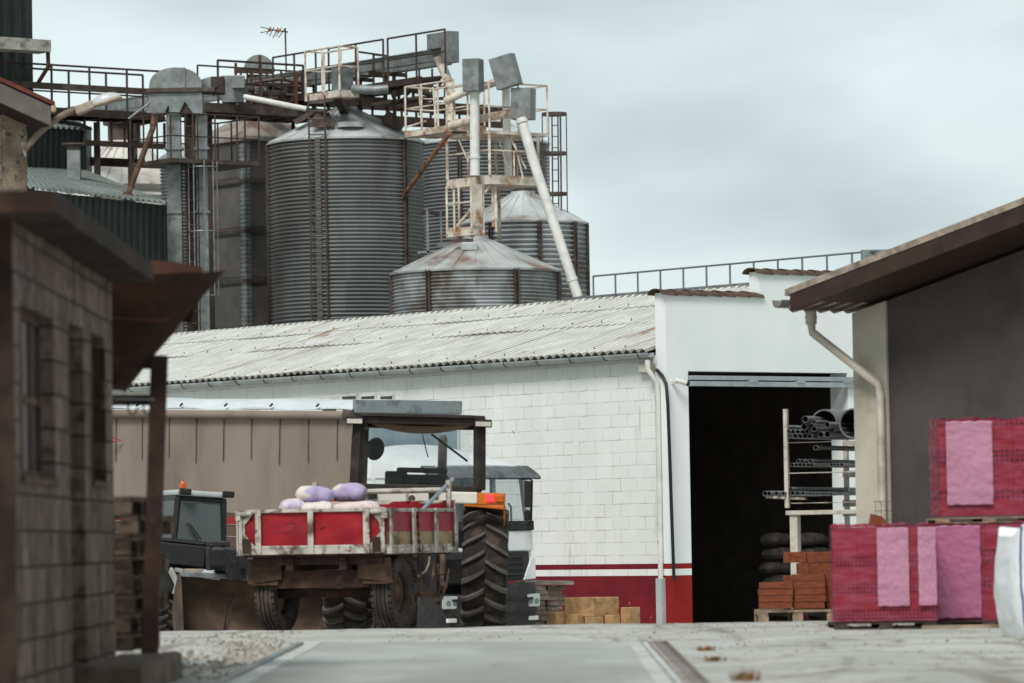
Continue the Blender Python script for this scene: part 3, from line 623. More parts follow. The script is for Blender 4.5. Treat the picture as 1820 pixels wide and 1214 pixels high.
# ================================================================== house behind with street lamp
hx = at(48, 250, 55).x
bh = thing('block_house', 'block house with sloping red tiled roof end at the left edge', 'house', (hx, 55, gz(-6, 55)), .4)
TBH = TM[bh]; TBHi = TBH.inverted()
def onbh(px, py, y): return TBHi @ hit(px, py, TBH @ V((0, y, 0)), TBH.to_3x3() @ V((0, 1, 0)))
zg = gz(-6, 55); zw = at(48, 178, 55).z - zg
m_hblock = block_mat('grey house blocks', 'X', 'a8a49d', '938e86', '6f6860')

xl = onbh(5, 250, 0).x; m = MB(); m.bx(xl, 0, 0, .3, -.3, zw + .12); m.build('corner_pillar', mat('stained concrete pillar', '9c8c78', .95, 0, .25, 3, c2='6a5b4c', amt=.46, ps=1.6, bst=.5, c3='453a32', amt3=.38, ps3=9), bh, bev=.012)
a = onbh(90, 185, -.6); b = onbh(-160, 72, -.6)
m = MB(); m.prism([a + V((.05, -.02, -.02)), a + V((.05, -.02, .03)), b + V((0, -.02, .04)), b + V((0, -.02, -.01))], (0, 6, 0)); m.build('roof', mat('red roof tiles', '6b3a30', .9, 0, .25, 5), bh)
m = MB(); sl_h = (b.z - a.z) / (b.x - a.x); m.prism([(-6, .06, -.3), (-.02, .06, -.3), (-.02, .06, a.z + sl_h * (-.02 - a.x) - .27), (-6, .06, a.z + sl_h * (-6 - a.x) - .27)], (0, 4.9, 0)); m.build('wall', m_hblock, bh)
m = MB(); m.prism([a + V((0, 0, -.26)), a + V((0, 0, -.025)), b + V((0, 0, -.015)), b + V((0, 0, -.25))], (0, .05, 0)); m.build('barge_board', mat('grey barge board', '6c6660', .8, 0, .2, 4), bh)
m = MB(); m.prism([a + V((0, .06, -.26)), a + V((0, .06, -.2)), b + V((0, .06, -.19)), b + V((0, .06, -.25))], (0, 5.9, 0)); m.build('soffit', m_dkwood, bh)
m = MB(); m.bx(a.x + .005, a.x + .07, -.62, -.5, a.z - .1, a.z - .01); m.build('gutter', mat('clay eave end', 'b09a84', .9), bh, bev=.02)
LY = 54.75
lamp = thing('street_lamp', 'old street lamp with clear bowl on a curved arm from the house pillar', 'street lamp', zt('N', 235, 720, LY))
m = MB(); m.path([zt('N', x, y, LY) for x, y in ((222, 742), (260, 690), (330, 610), (400, 545), (470, 490), (540, 440), (610, 405), (690, 372))], .04, 10); m.build('arm', mat('rusted lamp arm', '87786a', .7, .2, .3, 6, c2='6a4c38', amt=.45, ps=4), lamp, True, smooth=True)
m = MB(); m.hexa([zt('N', 178, 668, LY - .02), zt('N', 232, 668, LY - .02), zt('N', 236, 800, LY - .02), zt('N', 222, 800, LY - .02)], [zt('N', 178, 668, LY + .03), zt('N', 232, 668, LY + .03), zt('N', 236, 800, LY + .03), zt('N', 222, 800, LY + .03)]); m.build('wall_bracket', m_galv, lamp, True)
p, q = zt('N', 684, 394, LY), zt('N', 842, 330, LY); d = (q - p).normalized(); n_ = V((0, 1, 0)).cross(d) * -1
m = MB(); m.bar(p, q, .16, .095, V((0, 1, 0))) if 0 else m.bar(p, q, .2, .1); m.build('gear_box', mat('lamp housing', 'a89c8c', .6, .2, .2, 5, c2='74604e', amt=.4, ps=5), lamp, True, bev=.01)
p, q = zt('N', 838, 350, LY), zt('N', 1098, 268, LY); d = (q - p).normalized(); Lh = (q - p).length; up_ = V((1, 0, 0)).cross(V((0, 1, 0))); nn = d.cross(V((0, 1, 0))).normalized(); nn = nn if nn.z > 0 else -nn
m = MB(); m.bar(p + nn * .0, q, .19, .035); m.build('reflector_tray', mat('lamp tray', '9b8b79', .6, .2, .25, 6), lamp, True, bev=.012)
m = MB(); m.grid(lambda u, v_: p + d * (.01 + (Lh * .93) * u) + nn * (.015 + .10 * math.sin(math.pi * min(1, u * .85 + .12)) ** .55 * math.sin(math.pi * v_)) + V((0, 1, 0)) * (-.085 * math.cos(math.pi * v_) * math.sin(math.pi * min(1, u * .85 + .12)) ** .5), 16, 14)
lt = NT('clouded lamp bowl'); lt.p.inputs['Base Color'].default_value = (.75, .78, .78, 1); lt.p.inputs['Roughness'].default_value = .18; lt.p.inputs['Transmission Weight'].default_value = .35
m.build('bowl', lt.m, lamp, True, smooth=True)
# ================================================================== grain plant behind the warehouse
GP = -1.5
def zat(py, px, Y): return at(px, py, Y).z
POSTS = []
def newpost(p):
    if any((p - q).length < .12 for q in POSTS): return False
    POSTS.append(V(p)); return True
def rail(mb, pts, h, step=.95, r=.022, mids=(.5,), posts=True, kick=0):
    pts = [V(p) for p in pts]; up = V((0, 0, h))
    for a, b in zip(pts, pts[1:]):
        mb.tube(a + up, b + up, r, 6)
        for k in mids: mb.tube(a + up * k, b + up * k, r * .8, 6)
        if kick: mb.bar(a + V((0, 0, kick / 2 + .01)), b + V((0, 0, kick / 2 + .01)), .012, kick)
        n = max(1, round((b - a).length / step))
        if posts:
            for i in range(n + 1):
                p = a + (b - a) * i / n
                if newpost(p): mb.bar(p, p + up + V((0, 0, .003)), r * 2.05)
def ladder(mb, p, q, w, ux, rungs=.28, r=.022):
    p = V(p); q = V(q); ux = V(ux).normalized() * (w / 2); mb.tube(p - ux, q - ux, r, 6); mb.tube(p + ux, q + ux, r, 6); n = int((q - p).length / rungs)
    for i in range(1, n): c = p + (q - p) * i / n; mb.tube(c - ux, c + ux, r * .7, 5)
def deckq(mb, c, l, f, t, zoff=0.):
    """deck with near corner c (top edge), l metres along BW and f along BF"""
    c = V(c) + V((0, 0, zoff)); q = [c, c + BF * f, c + BF * f + BW * l, c + BW * l]; return mb.hexa([p - V((0, 0, t)) for p in q], q)
m_silo = mat('corrugated galvanised sheet', '7f8282', .5, .3, .16, 1.2, c2='6f6863', amt=.42, ps=.5, st=(1, 1, .3), soft=.2, bst=.06, c3='6b5648', amt3=.22, ps3=2.4)
m_silopale = mat('pale corrugated sheet', 'a3a9aa', .5, .3, .18, 1.5, c2='6f655d', amt=.42, ps=1.0, st=(1, 1, .6), bst=.06, c3='7a5f4d', amt3=.3, ps3=3)
m_cone = mat('cone roof sheet', 'c0c5c5', .5, .1, .14, 1.5, c2='8b8178', amt=.4, ps=1.1, bst=.08)
m_conerust = mat('rust stained cone sheet', 'b6bbba', .5, .2, .14, 1.5, c2='7c5a45', amt=.42, ps=.9, bst=.08, soft=.16)
def sheet_patches(mt, rows=.83, cols=10, amt=.14):
    """each curved sheet of a silo is a little lighter or darker than its neighbours"""
    t = mt.node_tree; bs = t.nodes['Principled BSDF']; src = bs.inputs['Base Color'].links[0].from_socket
    def n(k, **kw):
        x = t.nodes.new('ShaderNode' + k)
        for a, b in kw.items(): setattr(x, a, b)
        return x
    tc = n('TexCoord'); sp = n('SeparateXYZ'); t.links.new(tc.outputs['Object'], sp.inputs[0])
    at2 = n('Math', operation='ARCTAN2'); t.links.new(sp.outputs[0], at2.inputs[0]); t.links.new(sp.outputs[1], at2.inputs[1])
    zf = n('Math', operation='MULTIPLY'); zf.inputs[1].default_value = 1 / rows; t.links.new(sp.outputs[2], zf.inputs[0]); zr_ = n('Math', operation='FLOOR'); t.links.new(zf.outputs[0], zr_.inputs[0])
    af = n('Math', operation='MULTIPLY'); af.inputs[1].default_value = cols / 6.2832; t.links.new(at2.outputs[0], af.inputs[0])
    sh = n('Math', operation='MULTIPLY_ADD'); sh.inputs[1].default_value = .5; t.links.new(zr_.outputs[0], sh.inputs[0]); t.links.new(af.outputs[0], sh.inputs[2]); ar = n('Math', operation='FLOOR'); t.links.new(sh.outputs[0], ar.inputs[0])
    cb = n('CombineXYZ'); t.links.new(ar.outputs[0], cb.inputs[0]); t.links.new(zr_.outputs[0], cb.inputs[1]); wn = n('TexWhiteNoise', noise_dimensions='2D'); t.links.new(cb.outputs[0], wn.inputs['Vector'])
    mr = n('MapRange'); mr.inputs[3].default_value = 1 - amt; mr.inputs[4].default_value = 1 + amt; t.links.new(wn.outputs['Value'], mr.inputs[0])
    ml = n('VectorMath', operation='SCALE'); t.links.new(src, ml.inputs[0]); t.links.new(mr.outputs[0], ml.inputs['Scale']); t.links.new(ml.outputs[0], bs.inputs['Base Color'])
for m_ in (m_silo, m_silopale): sheet_patches(m_)
def silo(name, label, px, Y, rpx, pe, pa, pitch, mt, mc, stiff, neck=.32, group=None, rib=0):
    """corrugated cylinder: eave at picture row pe, cone top at row pa"""
    c = at(px, pe, Y); s = Y / FPX; Rr = rpx * s; ze_ = c.z; za = zat(pa, px, Y)
    o = thing(name, label, 'silo', (c.x, Y, GP), group=group); H = ze_ - GP; n = int(H / pitch); amp = pitch * .29
    prof = [(Rr + amp * math.cos(2 * math.pi * k / 6), H - n * pitch + k * pitch / 6) for k in range(n * 6 + 1)]
    m = MB(); m.lathe([(Rr, 0)] + prof, 72); m.build('shell', mt, o, smooth=True, ang=80)
    m = MB(); m.lathe([(Rr + .06, H - .03), (Rr + .07, H + .02), (neck + .02, H + za - ze_ - .02), (neck, H + za - ze_ + .08), (0, H + za - ze_ + .1)], 48)
    for k in range(24):
        a = 2 * math.pi * k / 24; d = V((math.cos(a), math.sin(a), 0)); m.bar(d * (Rr + .05) + V((0, 0, H + .035)), d * (neck + .05) + V((0, 0, H + za - ze_ + .0)), .012 if not rib else .07, .016 if not rib else .05)
    m.build('roof', mc, o, smooth=True, ang=25)
    for a in stiff:
        a = math.radians(a); d = V((math.sin(a), -math.cos(a), 0)); t_ = V((math.cos(a), math.sin(a), 0)); m = MB(); p = d * (Rr + .045)
        m.bar(p + t_ * .045, p + t_ * .045 + V((0, 0, H - .0)), .028, .09, d); m.bar(p - t_ * .045, p - t_ * .045 + V((0, 0, H - .0)), .028, .09, d); m.bar(p - d * .03, p - d * .03 + V((0, 0, H)), .1, .02, d)
        m.build('stiffener', m_galvdark, o)
    return o, c, Rr, H, za - GP
m_bin0 = mat('dull zinc strap', '6f6c69', .6, .3, .2, 5)
big, c1, r1, H1, A1 = silo('grain_silo', 'tallest grey corrugated grain silo with a ladder up its front', 614.5, 118, 137, 256, 196, .104, m_silo, m_cone, (-84, 50), group='corrugated silos')
p = at(570.5, 300, 118); lx = p.x - c1.x; ly = -math.sqrt(r1 ** 2 - lx ** 2) - .16; zt_ = zat(170, 568, 116) - GP
m = MB(); ladder(m, (lx, ly, 1), (lx, ly, zt_), .42, (1, 0, 0), .2, .026)
for k in range(14): z = H1 - .4 - k * .85; m.bar((lx - .2, ly, z), (lx - .2, ly + .2, z), .03); m.bar((lx + .2, ly, z), (lx + .2, ly + .2, z), .03)
m.build('ladder', m_galvdark, big)
m = MB(); m.bar((lx, ly + .1, 1), (lx, ly + .1, H1), .14, .03, V((0, -1, 0))); m.build('vertical_strap', m_bin0, big)
def onroof(o_r, H, A, a, f, neck=.32): # point on a cone
    r = o_r + (neck - o_r) * f; a = math.radians(a); return V((math.sin(a) * r, -math.cos(a) * r, H + (A - H) * f))
q = onroof(r1, H1, A1, 7, .34); m = MB(); m.lathe([(.36, -.03), (.36, .1), (.0, .17)], 20, q + V((0, -.03, .02))); m.build('hatch', m_cone, big, smooth=True)
q = onroof(r1, H1, A1, -22, .33); m = MB(); m.prism([q + V((-.3, -.35, .02)), q + V((.3, -.35, .02)), q + V((.16, .2, .32)), q + V((-.16, .2, .32))], (0, .02, .12)); m.build('roof_vent', m_galvdark, big)
q = onroof(r1, H1, A1, 62, .4); m = MB(); m.X = Matrix.Translation(q + V((.1, 0, .15))) @ Matrix.Rotation(.6, 4, 'Y'); m.bx(-.28, .28, -.25, .25, -.16, .16); m.build('roof_vent', m_galvdark, big, bev=.015)
far, c2_, r2_, H2, A2 = silo('grain_silo', 'dark corrugated silo half hidden between the tallest silo and the white pipe tower', 858, 129, 116, 258, 205, .104, m_silo, m_cone, (-20, 28), group='corrugated silos')
fs, c3_, r3, H3, A3 = silo('grain_silo', 'nearest squat corrugated silo with rust stained white cone roof', 846, 112, 149, 486, 426, .09, m_silopale, m_conerust, (-33, 28, -86, 76), group='corrugated silos')
q = onroof(r3, H3, A3, -9, .66); m = MB(); m.X = Matrix.Translation(q); m.bx(-.2, .2, -.16, .16, -.04, .16); m.build('hatch', m_cone, fs, bev=.02); m = MB(); m.X = Matrix.Translation(q + V((0, -.03, .2))); m.bx(-.42, .1, -.05, .1, -.03, .05); m.build('hatch_bar', m_galvdark, fs)
s2, c4_, r4, H4, A4 = silo('grain_silo', 'grey corrugated silo with white cone roof on the right behind the nearest one', 930, 121, 112, 400, 346, .13, m_silopale, m_cone, (14, 52, 80, -30), group='corrugated silos')
s5, c5_, r5, H5, A5 = silo('grain_silo', 'narrow dark corrugated silo glimpsed behind the bucket elevator legs', 332, 128, 47, 284, 262, .1, m_silo, m_cone, (), group='corrugated silos')
# white cone roofed silo far left
wc, c6, r6, H6, A6 = silo('ribbed_silo', 'white silo with broad ribbed cone roof beyond the green shed', 222, 131, 108, 336, 256, .3, mat('white silo sheet', 'cfcdc6', .6, 0, .1, 2, c2='a39d93', amt=.4, ps=1), mat('white ribbed cone', 'cfcdc5', .6, 0, .08, 2, c2='a9a297', amt=.36, ps=1.4), (), .5, rib=1)
m = MB(); m.lathe([(.48, A6), (.48, A6 + .55), (.62, A6 + .56), (.62, A6 + .75), (0, A6 + .8)], 20); m.build('top_collar', m_galvdark, wc, smooth=True)
# square bolted bin
cb = at(434.5, 240, 121); bz = cb.z; side = 2.5
bn = thing('square_bin', 'square bolted steel bin with hipped roof between elevator and tallest silo', 'bin', (cb.x, cb.y, GP), BA); Hb = bz - GP
m_bin = mat('bin panel steel', '66605d', .55, .3, .2, 1.4, c2='54504e', amt=.45, ps=.8, bst=.08)
m = MB(); m.bx(0, side, 0, side, 0, Hb); m.build('body', m_bin, bn)
for k in range(7):
    z = zat(233 + 88.5 * k, 436, 121) - GP if k else Hb - .06; m = MB(); e = .07
    m.bx(-e, side + e, -e, .01, z - .05, z + .05); m.bx(-e, .01, .011, side + e, z - .05, z + .05)
    for i in range(26):
        for dz in (-.11, .11):
            if k == 0 and dz > 0: continue
            t_ = .05 + i * .096; m.tube((t_, -.0, z + dz), (t_, -.02, z + dz), .016, 6); m.tube((0, t_, z + dz), (-.02, t_, z + dz), .016, 6)
    m.build('panel_flange', m_galvdark, bn)
m = MB(); m.bx(-.012, .17, -.013, 0, 0, Hb - .12); m.bx(-.013, .0, .001, .24, 0, Hb - .12)
m.mi = 1
for i in range(int(Hb / .12)):
    for t_ in (.03, .14): m.tube((t_, -.012, i * .12), (t_, -.034, i * .12), .018, 6)
    for t_ in (.03, .2): m.tube((-.012, t_, i * .12), (-.034, t_, i * .12), .018, 6)
m.build('corner_strip', [m_galv, m_galvdark], bn)
m = MB(); e = .1; h0 = Hb; q0 = [(-e, -e, h0 - .02), (side + e, -e, h0 - .02), (side + e, side + e, h0 - .02), (-e, side + e, h0 - .02)]; a_, b_ = .75, side - .75; q1 = [(a_, a_, h0 + .55), (b_, a_, h0 + .55), (b_, b_, h0 + .55), (a_, b_, h0 + .55)]
m.hexa([V(p) - V((0, 0, .12)) for p in q0], q0); m.hexa(q0, q1); m.build('roof', mat('bin roof sheet', '9c958c', .6, .1, .15, 2, c2='6d5a4c', amt=.42, ps=1.4), bn)
# ------------------------------------------------------------------ bucket elevator
EY = 114.; ES = EY / FPX; eo = at(330, 300, EY)
el = thing('bucket_elevator', 'tall galvanised bucket elevator with round head and railed platform', 'elevator', (eo.x, EY, GP))
def ep(px, py, dy=0.): return V(((px - 330) * ES, dy, zat(py, 330, EY) - GP))
def ea(x, y, dy=0.): return ep(x / 3.372, y / 3.372, dy)
m = MB(); m.prism([ea(1064 - 160 * math.cos(q_), 532 - 122 * math.sin(q_) ** .8, -.3) for q_ in (math.pi * k / 16 for k in range(17))], (0, .75, 0)); m.bar(ea(1112, 530, -.32), ea(1116, 412, -.32), .07, .03, V((0, 1, 0))); m.build('round_head', m_galv, el, smooth=True, ang=30)
m = MB(); m.bx(ea(890, 0).x, ea(1300, 0).x, -.36, .5, ea(0, 560).z, ea(0, 533).z); m.build('head_flange', m_galvdark, el, bev=.01)
m = MB(); m.prism([ea(x, y, -.28) for x, y in ((902, 562), (1222, 562), (1222, 690), (1168, 690), (1118, 614), (1078, 690), (1026, 690), (1020, 632), (996, 680), (902, 680))], (0, .7, 0)); m.build('head_box', m_galv, el)
m = MB(); m.hexa([ea(1215, 480, -.1), ea(1215, 480, .3), ea(1215, 548, .3), ea(1215, 548, -.1)], [ea(1275, 466, -.2), ea(1275, 466, .4), ea(1275, 562, .4), ea(1275, 562, -.2)]); mo = m.build('drive_cone', m_galv, el)
m = MB(); m.bx(ea(1275, 0).x, ea(1352, 0).x, -.2, .4, ea(0, 564).z, ea(0, 466).z); m.tube(ea(1300, 512, -.2), ea(1300, 512, -.23), .1, 16); m.build('drive_box', mat('sooty drive box', '3b3532', .7, .2, .3, 5), el, bev=.01)
for (a, b, bb, dd) in ((297, 322.5, 590, -.15), (349, 369, 590, -.05)):
    x0, x1 = ep(a, 0).x, ep(b, 0).x; ztop = ea(0, 680).z; m = MB(); m.bx(x0, x1, dd, dd + .34, 0, ztop)
    for k in range(6): z = ztop - .9 - k * 1.62; m.bx(x0 - .05, x1 + .05, dd - .05, dd + .39, z - .03, z + .03)
    m.build('leg', m_galv, el)
m = MB(); m.bx(ep(331, 0).x, ep(348, 0).x, .3, .5, 0, ea(0, 690).z); m.build('return_duct', m_galvdark, el)
# platform
nc = at(304, 280.5, 112.9) - V((eo.x, EY, GP))
m = MB(); deckq(m, nc, 1.9, 2.75, .1); m.build('platform', m_galvdark, el)
m = MB(); cs = [nc, nc + BF * 2.7, nc + BF * 2.7 + BW * 1.85, nc + BW * 1.85, nc]; rail(m, cs, 1.14, .72, .022); m.build('railing', m_railing, el)
m = MB(); ladder(m, ep(327.5, 620, -.25), ep(327.5, 290, -.25), .1, (1, 0, 0), .09, .016); m.build('cable_ladder', m_railing, el)
m = MB(); ladder(m, ep(343, 620, -.3), ep(343, 205, -.3), .3, (1, 0, 0), .31, .02); m.build('ladder', m_railing, el)
m = MB(); lc = ep(362, 0, -.45).x
for k in range(3): z = ep(0, 300 + 114 * k).z; m.path([(lc + .36 * math.cos(a) - .0, -.35 - .36 * math.sin(a), z) for a in (i * math.pi / 10 for i in range(11))], .018, 6)
for a in (.0, .7, 1.4, 2.2, 3.14): m.tube((lc + .36 * math.cos(a), -.35 - .36 * math.sin(a), ep(0, 290).z), (lc + .36 * math.cos(a), -.35 - .36 * math.sin(a), ep(0, 529).z), .017, 6)
m.build('ladder_cage', m_galv, el)
def ew(x, y, Y): return zt('A', x, y, Y) - V((eo.x, EY, GP))
m = MB(); m.path([ew(925, 690, 113.6), ew(915, 770, 113.2), ew(762, 1180, 112.3)], .075, 12); m.tube(ew(766, 1160, 112.35), ew(757, 1196, 112.3), .12, 12, .13); m.build('spout', mat('rusted brown spout', '523a2b', .75, .1, .3, 4, c2='75604f', amt=.38, ps=4, c3='382319', amt3=.4, ps3=5), el, smooth=True)
m = MB(); m.tube(ew(770, 712, 113.2), ew(900, 614, 113.4), .03, 8); m.build('tie_rod', m_galv, el)
# ------------------------------------------------------------------ left catwalk
def wt(name, label, cat, loc): return thing(name, label, cat, loc)
a0 = at(292, 204, 118.2); a1 = along(a0, BF, -45); Ld = (a1 - a0).length
cw = wt('catwalk', 'long dark steel catwalk running from the green tower to the elevator head', 'catwalk', a1)
dz = V((0, 0, 1)); d_ = (a0 - a1).normalized()
m = MB(); q = [a1, a0, a0 + BW * 1.0, a1 + BW * 1.0]; m.hexa([p - dz * .05 for p in q], q); m.bar(a1 - dz * .06, a0 - dz * .06, .07, .2); m.bar(a1 + BW - dz * .06, a0 + BW - dz * .06, .07, .2)
for k in range(7): p = a1 + d_ * (Ld * k / 6); m.bar(p - dz * .12, p + BW - dz * .12, .08, .12)
m.build('deck', m_railing, cw, True)
m = MB(); rail(m, [a1, a0], 1.14, 1.2, .028, ()); m.build('railing', m_railing, cw, True)
m = MB(); rail(m, [a1 + BW, a0 + BW], 1.14, 1.2, .028, (.5,)); m.build('railing', m_railing, cw, True)
m = MB(); m.bar(a1 + dz * .58 - BW * .03, a0 + dz * .58 - BW * .03, .05, .17); m.build('cable_tray', m_galvdark, cw, True)
for k, px in enumerate((172, 232)):
    p = along(a0 - dz * .25 + BW * .4, BF, px); m = MB(); m.bar(p, V((p.x, p.y, GP)), .16); m.build('column', m_railing, cw, True)
m = MB(); p, q = along(a0 - dz * .2 + BW * .2, BF, 150), along(a0 - dz * .2 + BW * .2, BF, 292)
m.bar(p - dz * .62, q - dz * .62, .12, .14); n = 6
for k in range(n + 1): x = p + (q - p) * k / n; m.bar(x, x - dz * .62, .07)
m.bar(p - dz * 1.0 + BW, q - dz * 1.0 + BW, .12, .22); m.build('under_truss', m_railing, cw, True)
# ------------------------------------------------------------------ long chain conveyor and its walkway (parallel to the warehouse)
k0 = at(795, 97, 115); k1 = along(k0, BW, 128)
cv = wt('chain_conveyor', 'long grey box conveyor rising past the silo tops to the tall end housing', 'conveyor', k0)
m = MB(); m.bar(k0, k1, .34, .27); 
dk = (k1 - k0); n = 11
for k in range(n + 1): p = k0 + dk * k / n; m.bar(p - dz * .17, p + dz * .17, .42, .06)
m.bar(k0 + dz * .15, k1 + dz * .15, .42, .03); m.bar(k0 - dz * .2, k1 - dz * .2, .3, .12); m.build('trough', m_galv, cv, True)
ec = at(798, 54.5, 114.2); Z8 = .82
m = MB(); q = [ec, ec + BF * .32, ec + BF * .32 + BW * .36, ec + BW * .36]; m.hexa([p - dz * .8 for p in q], q); q = [ec + BW * .362, ec + BW * .362 + BF * .32, ec + BF * .32 + BW * .95, ec + BW * .95]; m.hexa([p - dz * .4 for p in q], q); m.build('end_housing', m_galv, cv, True, bev=.012)
wa = k0 - BF * .85 - dz * .62; 
m = MB(); wb1 = along(wa, BW, 440); q = [wa, wa + BF * .6, wb1 + BF * .6, wb1]; m.hexa([p - dz * .06 for p in q], q); m.bar(wa - dz * .06, wb1 - dz * .06, .06, .16); m.bar(wa + BF * .6 - dz * .06, wb1 + BF * .6 - dz * .06, .06, .16); m.build('walkway', m_railing, cv, True)
for pa_, pb_ in ((792, 690), (682, 585), (562, 486)):
    m = MB(); rail(m, [along(wa, BW, pa_), along(wa, BW, pb_)], 1.12, 1.25, .026, (.5,)); m.build('railing', m_railing, cv, True)
for px in (700, 640, 520, 440, 330, 240):
    p = along(k0 - dz * .2, BW, px); m = MB(); m.bar(p, p - dz * 1.5, .1); m.bar(p - dz * .1 - BF * .8, p - dz * .1 + BF * .4, .08, .1); m.build('trestle', m_railing, cv, True)
m = MB(); m.path([at(780, 100, 115), at(786, 118, 115), at(799, 150, 114.6), at(801, 216, 114.4)], [.17, .13, .12, .12], 12); m.build('outlet_pipe', m_rustwhite, cv, True, smooth=True)
# second conveyor/beam behind, rising
g0 = at(760, 150, 119); g1 = along(g0, BW, 560); m = MB(); m.bar(g0, g1, .3, .2); m.bar(g0 - dz * .35, g1 - dz * .35, .5, .08)
for k in range(9): p = g0 + (g1 - g0) * k / 8; m.bar(p - dz * .35, p + dz * .12, .08)
m.path([p + dz * .05 - BF * .3 for p in (g0, g1)], .09, 8); m.build('cross_conveyor', m_galvdark, None, True, label='dark rusty conveyor frame under the rising box conveyor', cat='conveyor')
# gantry girder across the silo tops
y0 = at(556, 176, 119.5); y1 = along(y0, BF, 892); m = MB()
m.bar(y0, y1, .16, .2); m.bar(y0 - dz * .42, y1 - dz * .42, .16, .16)
n = 13
for k in range(n + 1): p = y0 + (y1 - y0) * k / n; m.bar(p, p - dz * .42, .07)
m.bar(y0 + BW * .8, y1 + BW * .8, .16, .2); m.bar(y0 + BW * .8 - dz * .42, y1 + BW * .8 - dz * .42, .16, .16)
for k in range(n + 1): p = y0 + (y1 - y0) * k / n; m.bar(p, p + BW * .8, .1, .06)
gd = m.build('girder', m_railing, None, True, label='dark lattice girder spanning above the tallest silo to the white tower', cat='girder')
# middle deck with machinery
d0 = at(362, 184, 117.2); d1 = along(d0, BF, 588)
md = wt('machine_deck', 'dark steel deck with railings above the square bin', 'platform', d0)
m = MB(); q = [d0, d1, d1 + BW * 1.6, d0 + BW * 1.6]; m.hexa([p - dz * .06 for p in q], q); m.bar(d0 - dz * .09, d1 - dz * .09, .08, .24); m.bar(d0 + BW * 1.6 - dz * .09, d1 + BW * 1.6 - dz * .09, .08, .24)
for k in range(7): p = d0 + (d1 - d0) * k / 6; m.bar(p - dz * .15, p + BW * 1.6 - dz * .15, .1, .14)
m.build('deck', m_galvdark, md, True)
m = MB(); rail(m, [along(d0, BF, 388), along(d0, BF, 540)], 1.16, 1.3, .03, (.5,)); m.build('railing', m_railing, md, True)
m = MB(); b0 = along(d0 + BW * 1.6, BF, 352); b1 = along(d0 + BW * 1.6, BF, 560); rail(m, [b0, b0 + BF * 1.6, b1], 1.2, 1.1, .024, (.5,)); m.build('railing', m_railing, md, True)
m_redpost = mat('red oxide post', '5b3020', .8, .1, .25, 6, c2='4a2a20', amt=.4, ps=5)
for px, y_0, y_1 in ((419, 112, 180), (462, 98, 178), (527, 130, 190)):
    m = MB(); m.bar(at(px, y_0, 118.4), at(px, y_1, 118.4), .07); m.build('red_post', m_redpost, md, True)
p = at(394, 182, 117.6); m = MB(); m.bx(p.x, p.x + .56, p.y, p.y + .5, p.z, zat(134, 394, 117.6)); m.mi = 0; mb_ = m.build('control_box', m_galv, md, True, bev=.012)
p = at(412, 158, 117.5); m = MB(); m.bx(p.x, p.x + .35, p.y - .2, p.y + .02, p.z, zat(136, 412, 117.5)); m.build('control_box', m_galv, md, True, bev=.012)
m = MB(); m.path([at(434, 172, 117.4), at(545, 194, 117.0)], .075, 12); m.build('auger_tube', m_whitepipe, md, True, smooth=True)
m = MB(); m.hexa(*[[at(x, y, Y) for x, y in ((520, 214), (556, 194), (560, 199), (528, 222))] for Y in (116.9, 117.3)]); m.build('chute', m_galvdark, md, True)
for px in (372, 574):
    p = along(d0 - dz * .2 + BW * .8, BF, px); m = MB(); m.bar(p, V((p.x, p.y, GP)), .14); m.build('column', m_railing, md, True)
# more of the machinery between the deck and the conveyor
dm = thing('drive_frame', 'dark cluttered drive frame with small motors between the deck railings and the conveyor', 'machinery', at(490, 180, 119.2))
for a_, b_, c_, e_, nm in ((437, 448, 150, 168, 'motor'), (482, 496, 158, 176, 'motor'), (508, 524, 150, 170, 'motor')):
    p = at(a_, e_, 119.0); q = at(b_, c_, 119.0); m = MB(); m.tube((p.x, 119.0, (p.z + q.z) / 2), (q.x, 119.15, (p.z + q.z) / 2), (q.z - p.z) / 2.4, 14); m.bx(p.x + .02, q.x - .02, 118.9, 119.2, p.z, p.z + .05); m.build(nm, m_galvdark, dm, True, smooth=True)
m = MB()
for px in (428, 446, 474, 500, 536, 556): m.bar(at(px, 128, 119.6), at(px + 2, 186, 119.6), .06)
for y_ in (150, 168, 184): m.bar(at(424, y_, 119.6), at(560, y_ + 2, 120.2), .06, .09)
m.bar(at(446, 128, 119.6), at(474, 168, 119.6), .045); m.bar(at(536, 130, 119.6), at(500, 170, 119.6), .045); m.build('frame', m_railing, dm, True)
m = MB(); m.path([at(452, 146, 119.3), at(500, 140, 119.3), at(545, 150, 119.4)], .05, 8); m.build('cable_pipe', m_galvdark, dm, True, smooth=True)
wf = thing('guard_frame', 'dark tubular guard frame beside the white railed cage platform', 'railing', at(675, 175, 116.6))
m = MB(); fr_ = [at(664, 174, 116.4), at(686, 176, 117.0)]; m.bar(fr_[0], at(664, 96, 116.4), .06); m.bar(fr_[1], at(685, 98, 117.0), .08); m.bar(at(664, 97, 116.4), at(685, 99, 117.0), .05); m.bar(at(636, 92, 116.2), at(685, 99, 117.0), .045); m.bar(at(636, 134, 116.2), at(686, 137, 117.0), .045); m.bar(at(636, 174, 116.3), at(686, 176, 117.0), .07); m.build('frame', m_railing, wf, True)
lf = thing('lattice_stand', 'dark lattice stand under the right end of the long conveyor', 'machinery', at(745, 200, 117.5))
m = MB()
for px in (700, 722, 745, 768, 790): m.bar(at(px, 120 + (790 - px) * .1, 117.4), at(px + 1, 205, 117.4), .055)
for y_ in (140, 158, 178): m.bar(at(694, y_ + 6, 117.4), at(796, y_ - 4, 117.0), .06, .08)
m.bar(at(700, 190, 117.4), at(745, 150, 117.3), .045); m.bar(at(745, 190, 117.4), at(790, 142, 117.2), .045); m.build('frame', m_railing, lf, True)
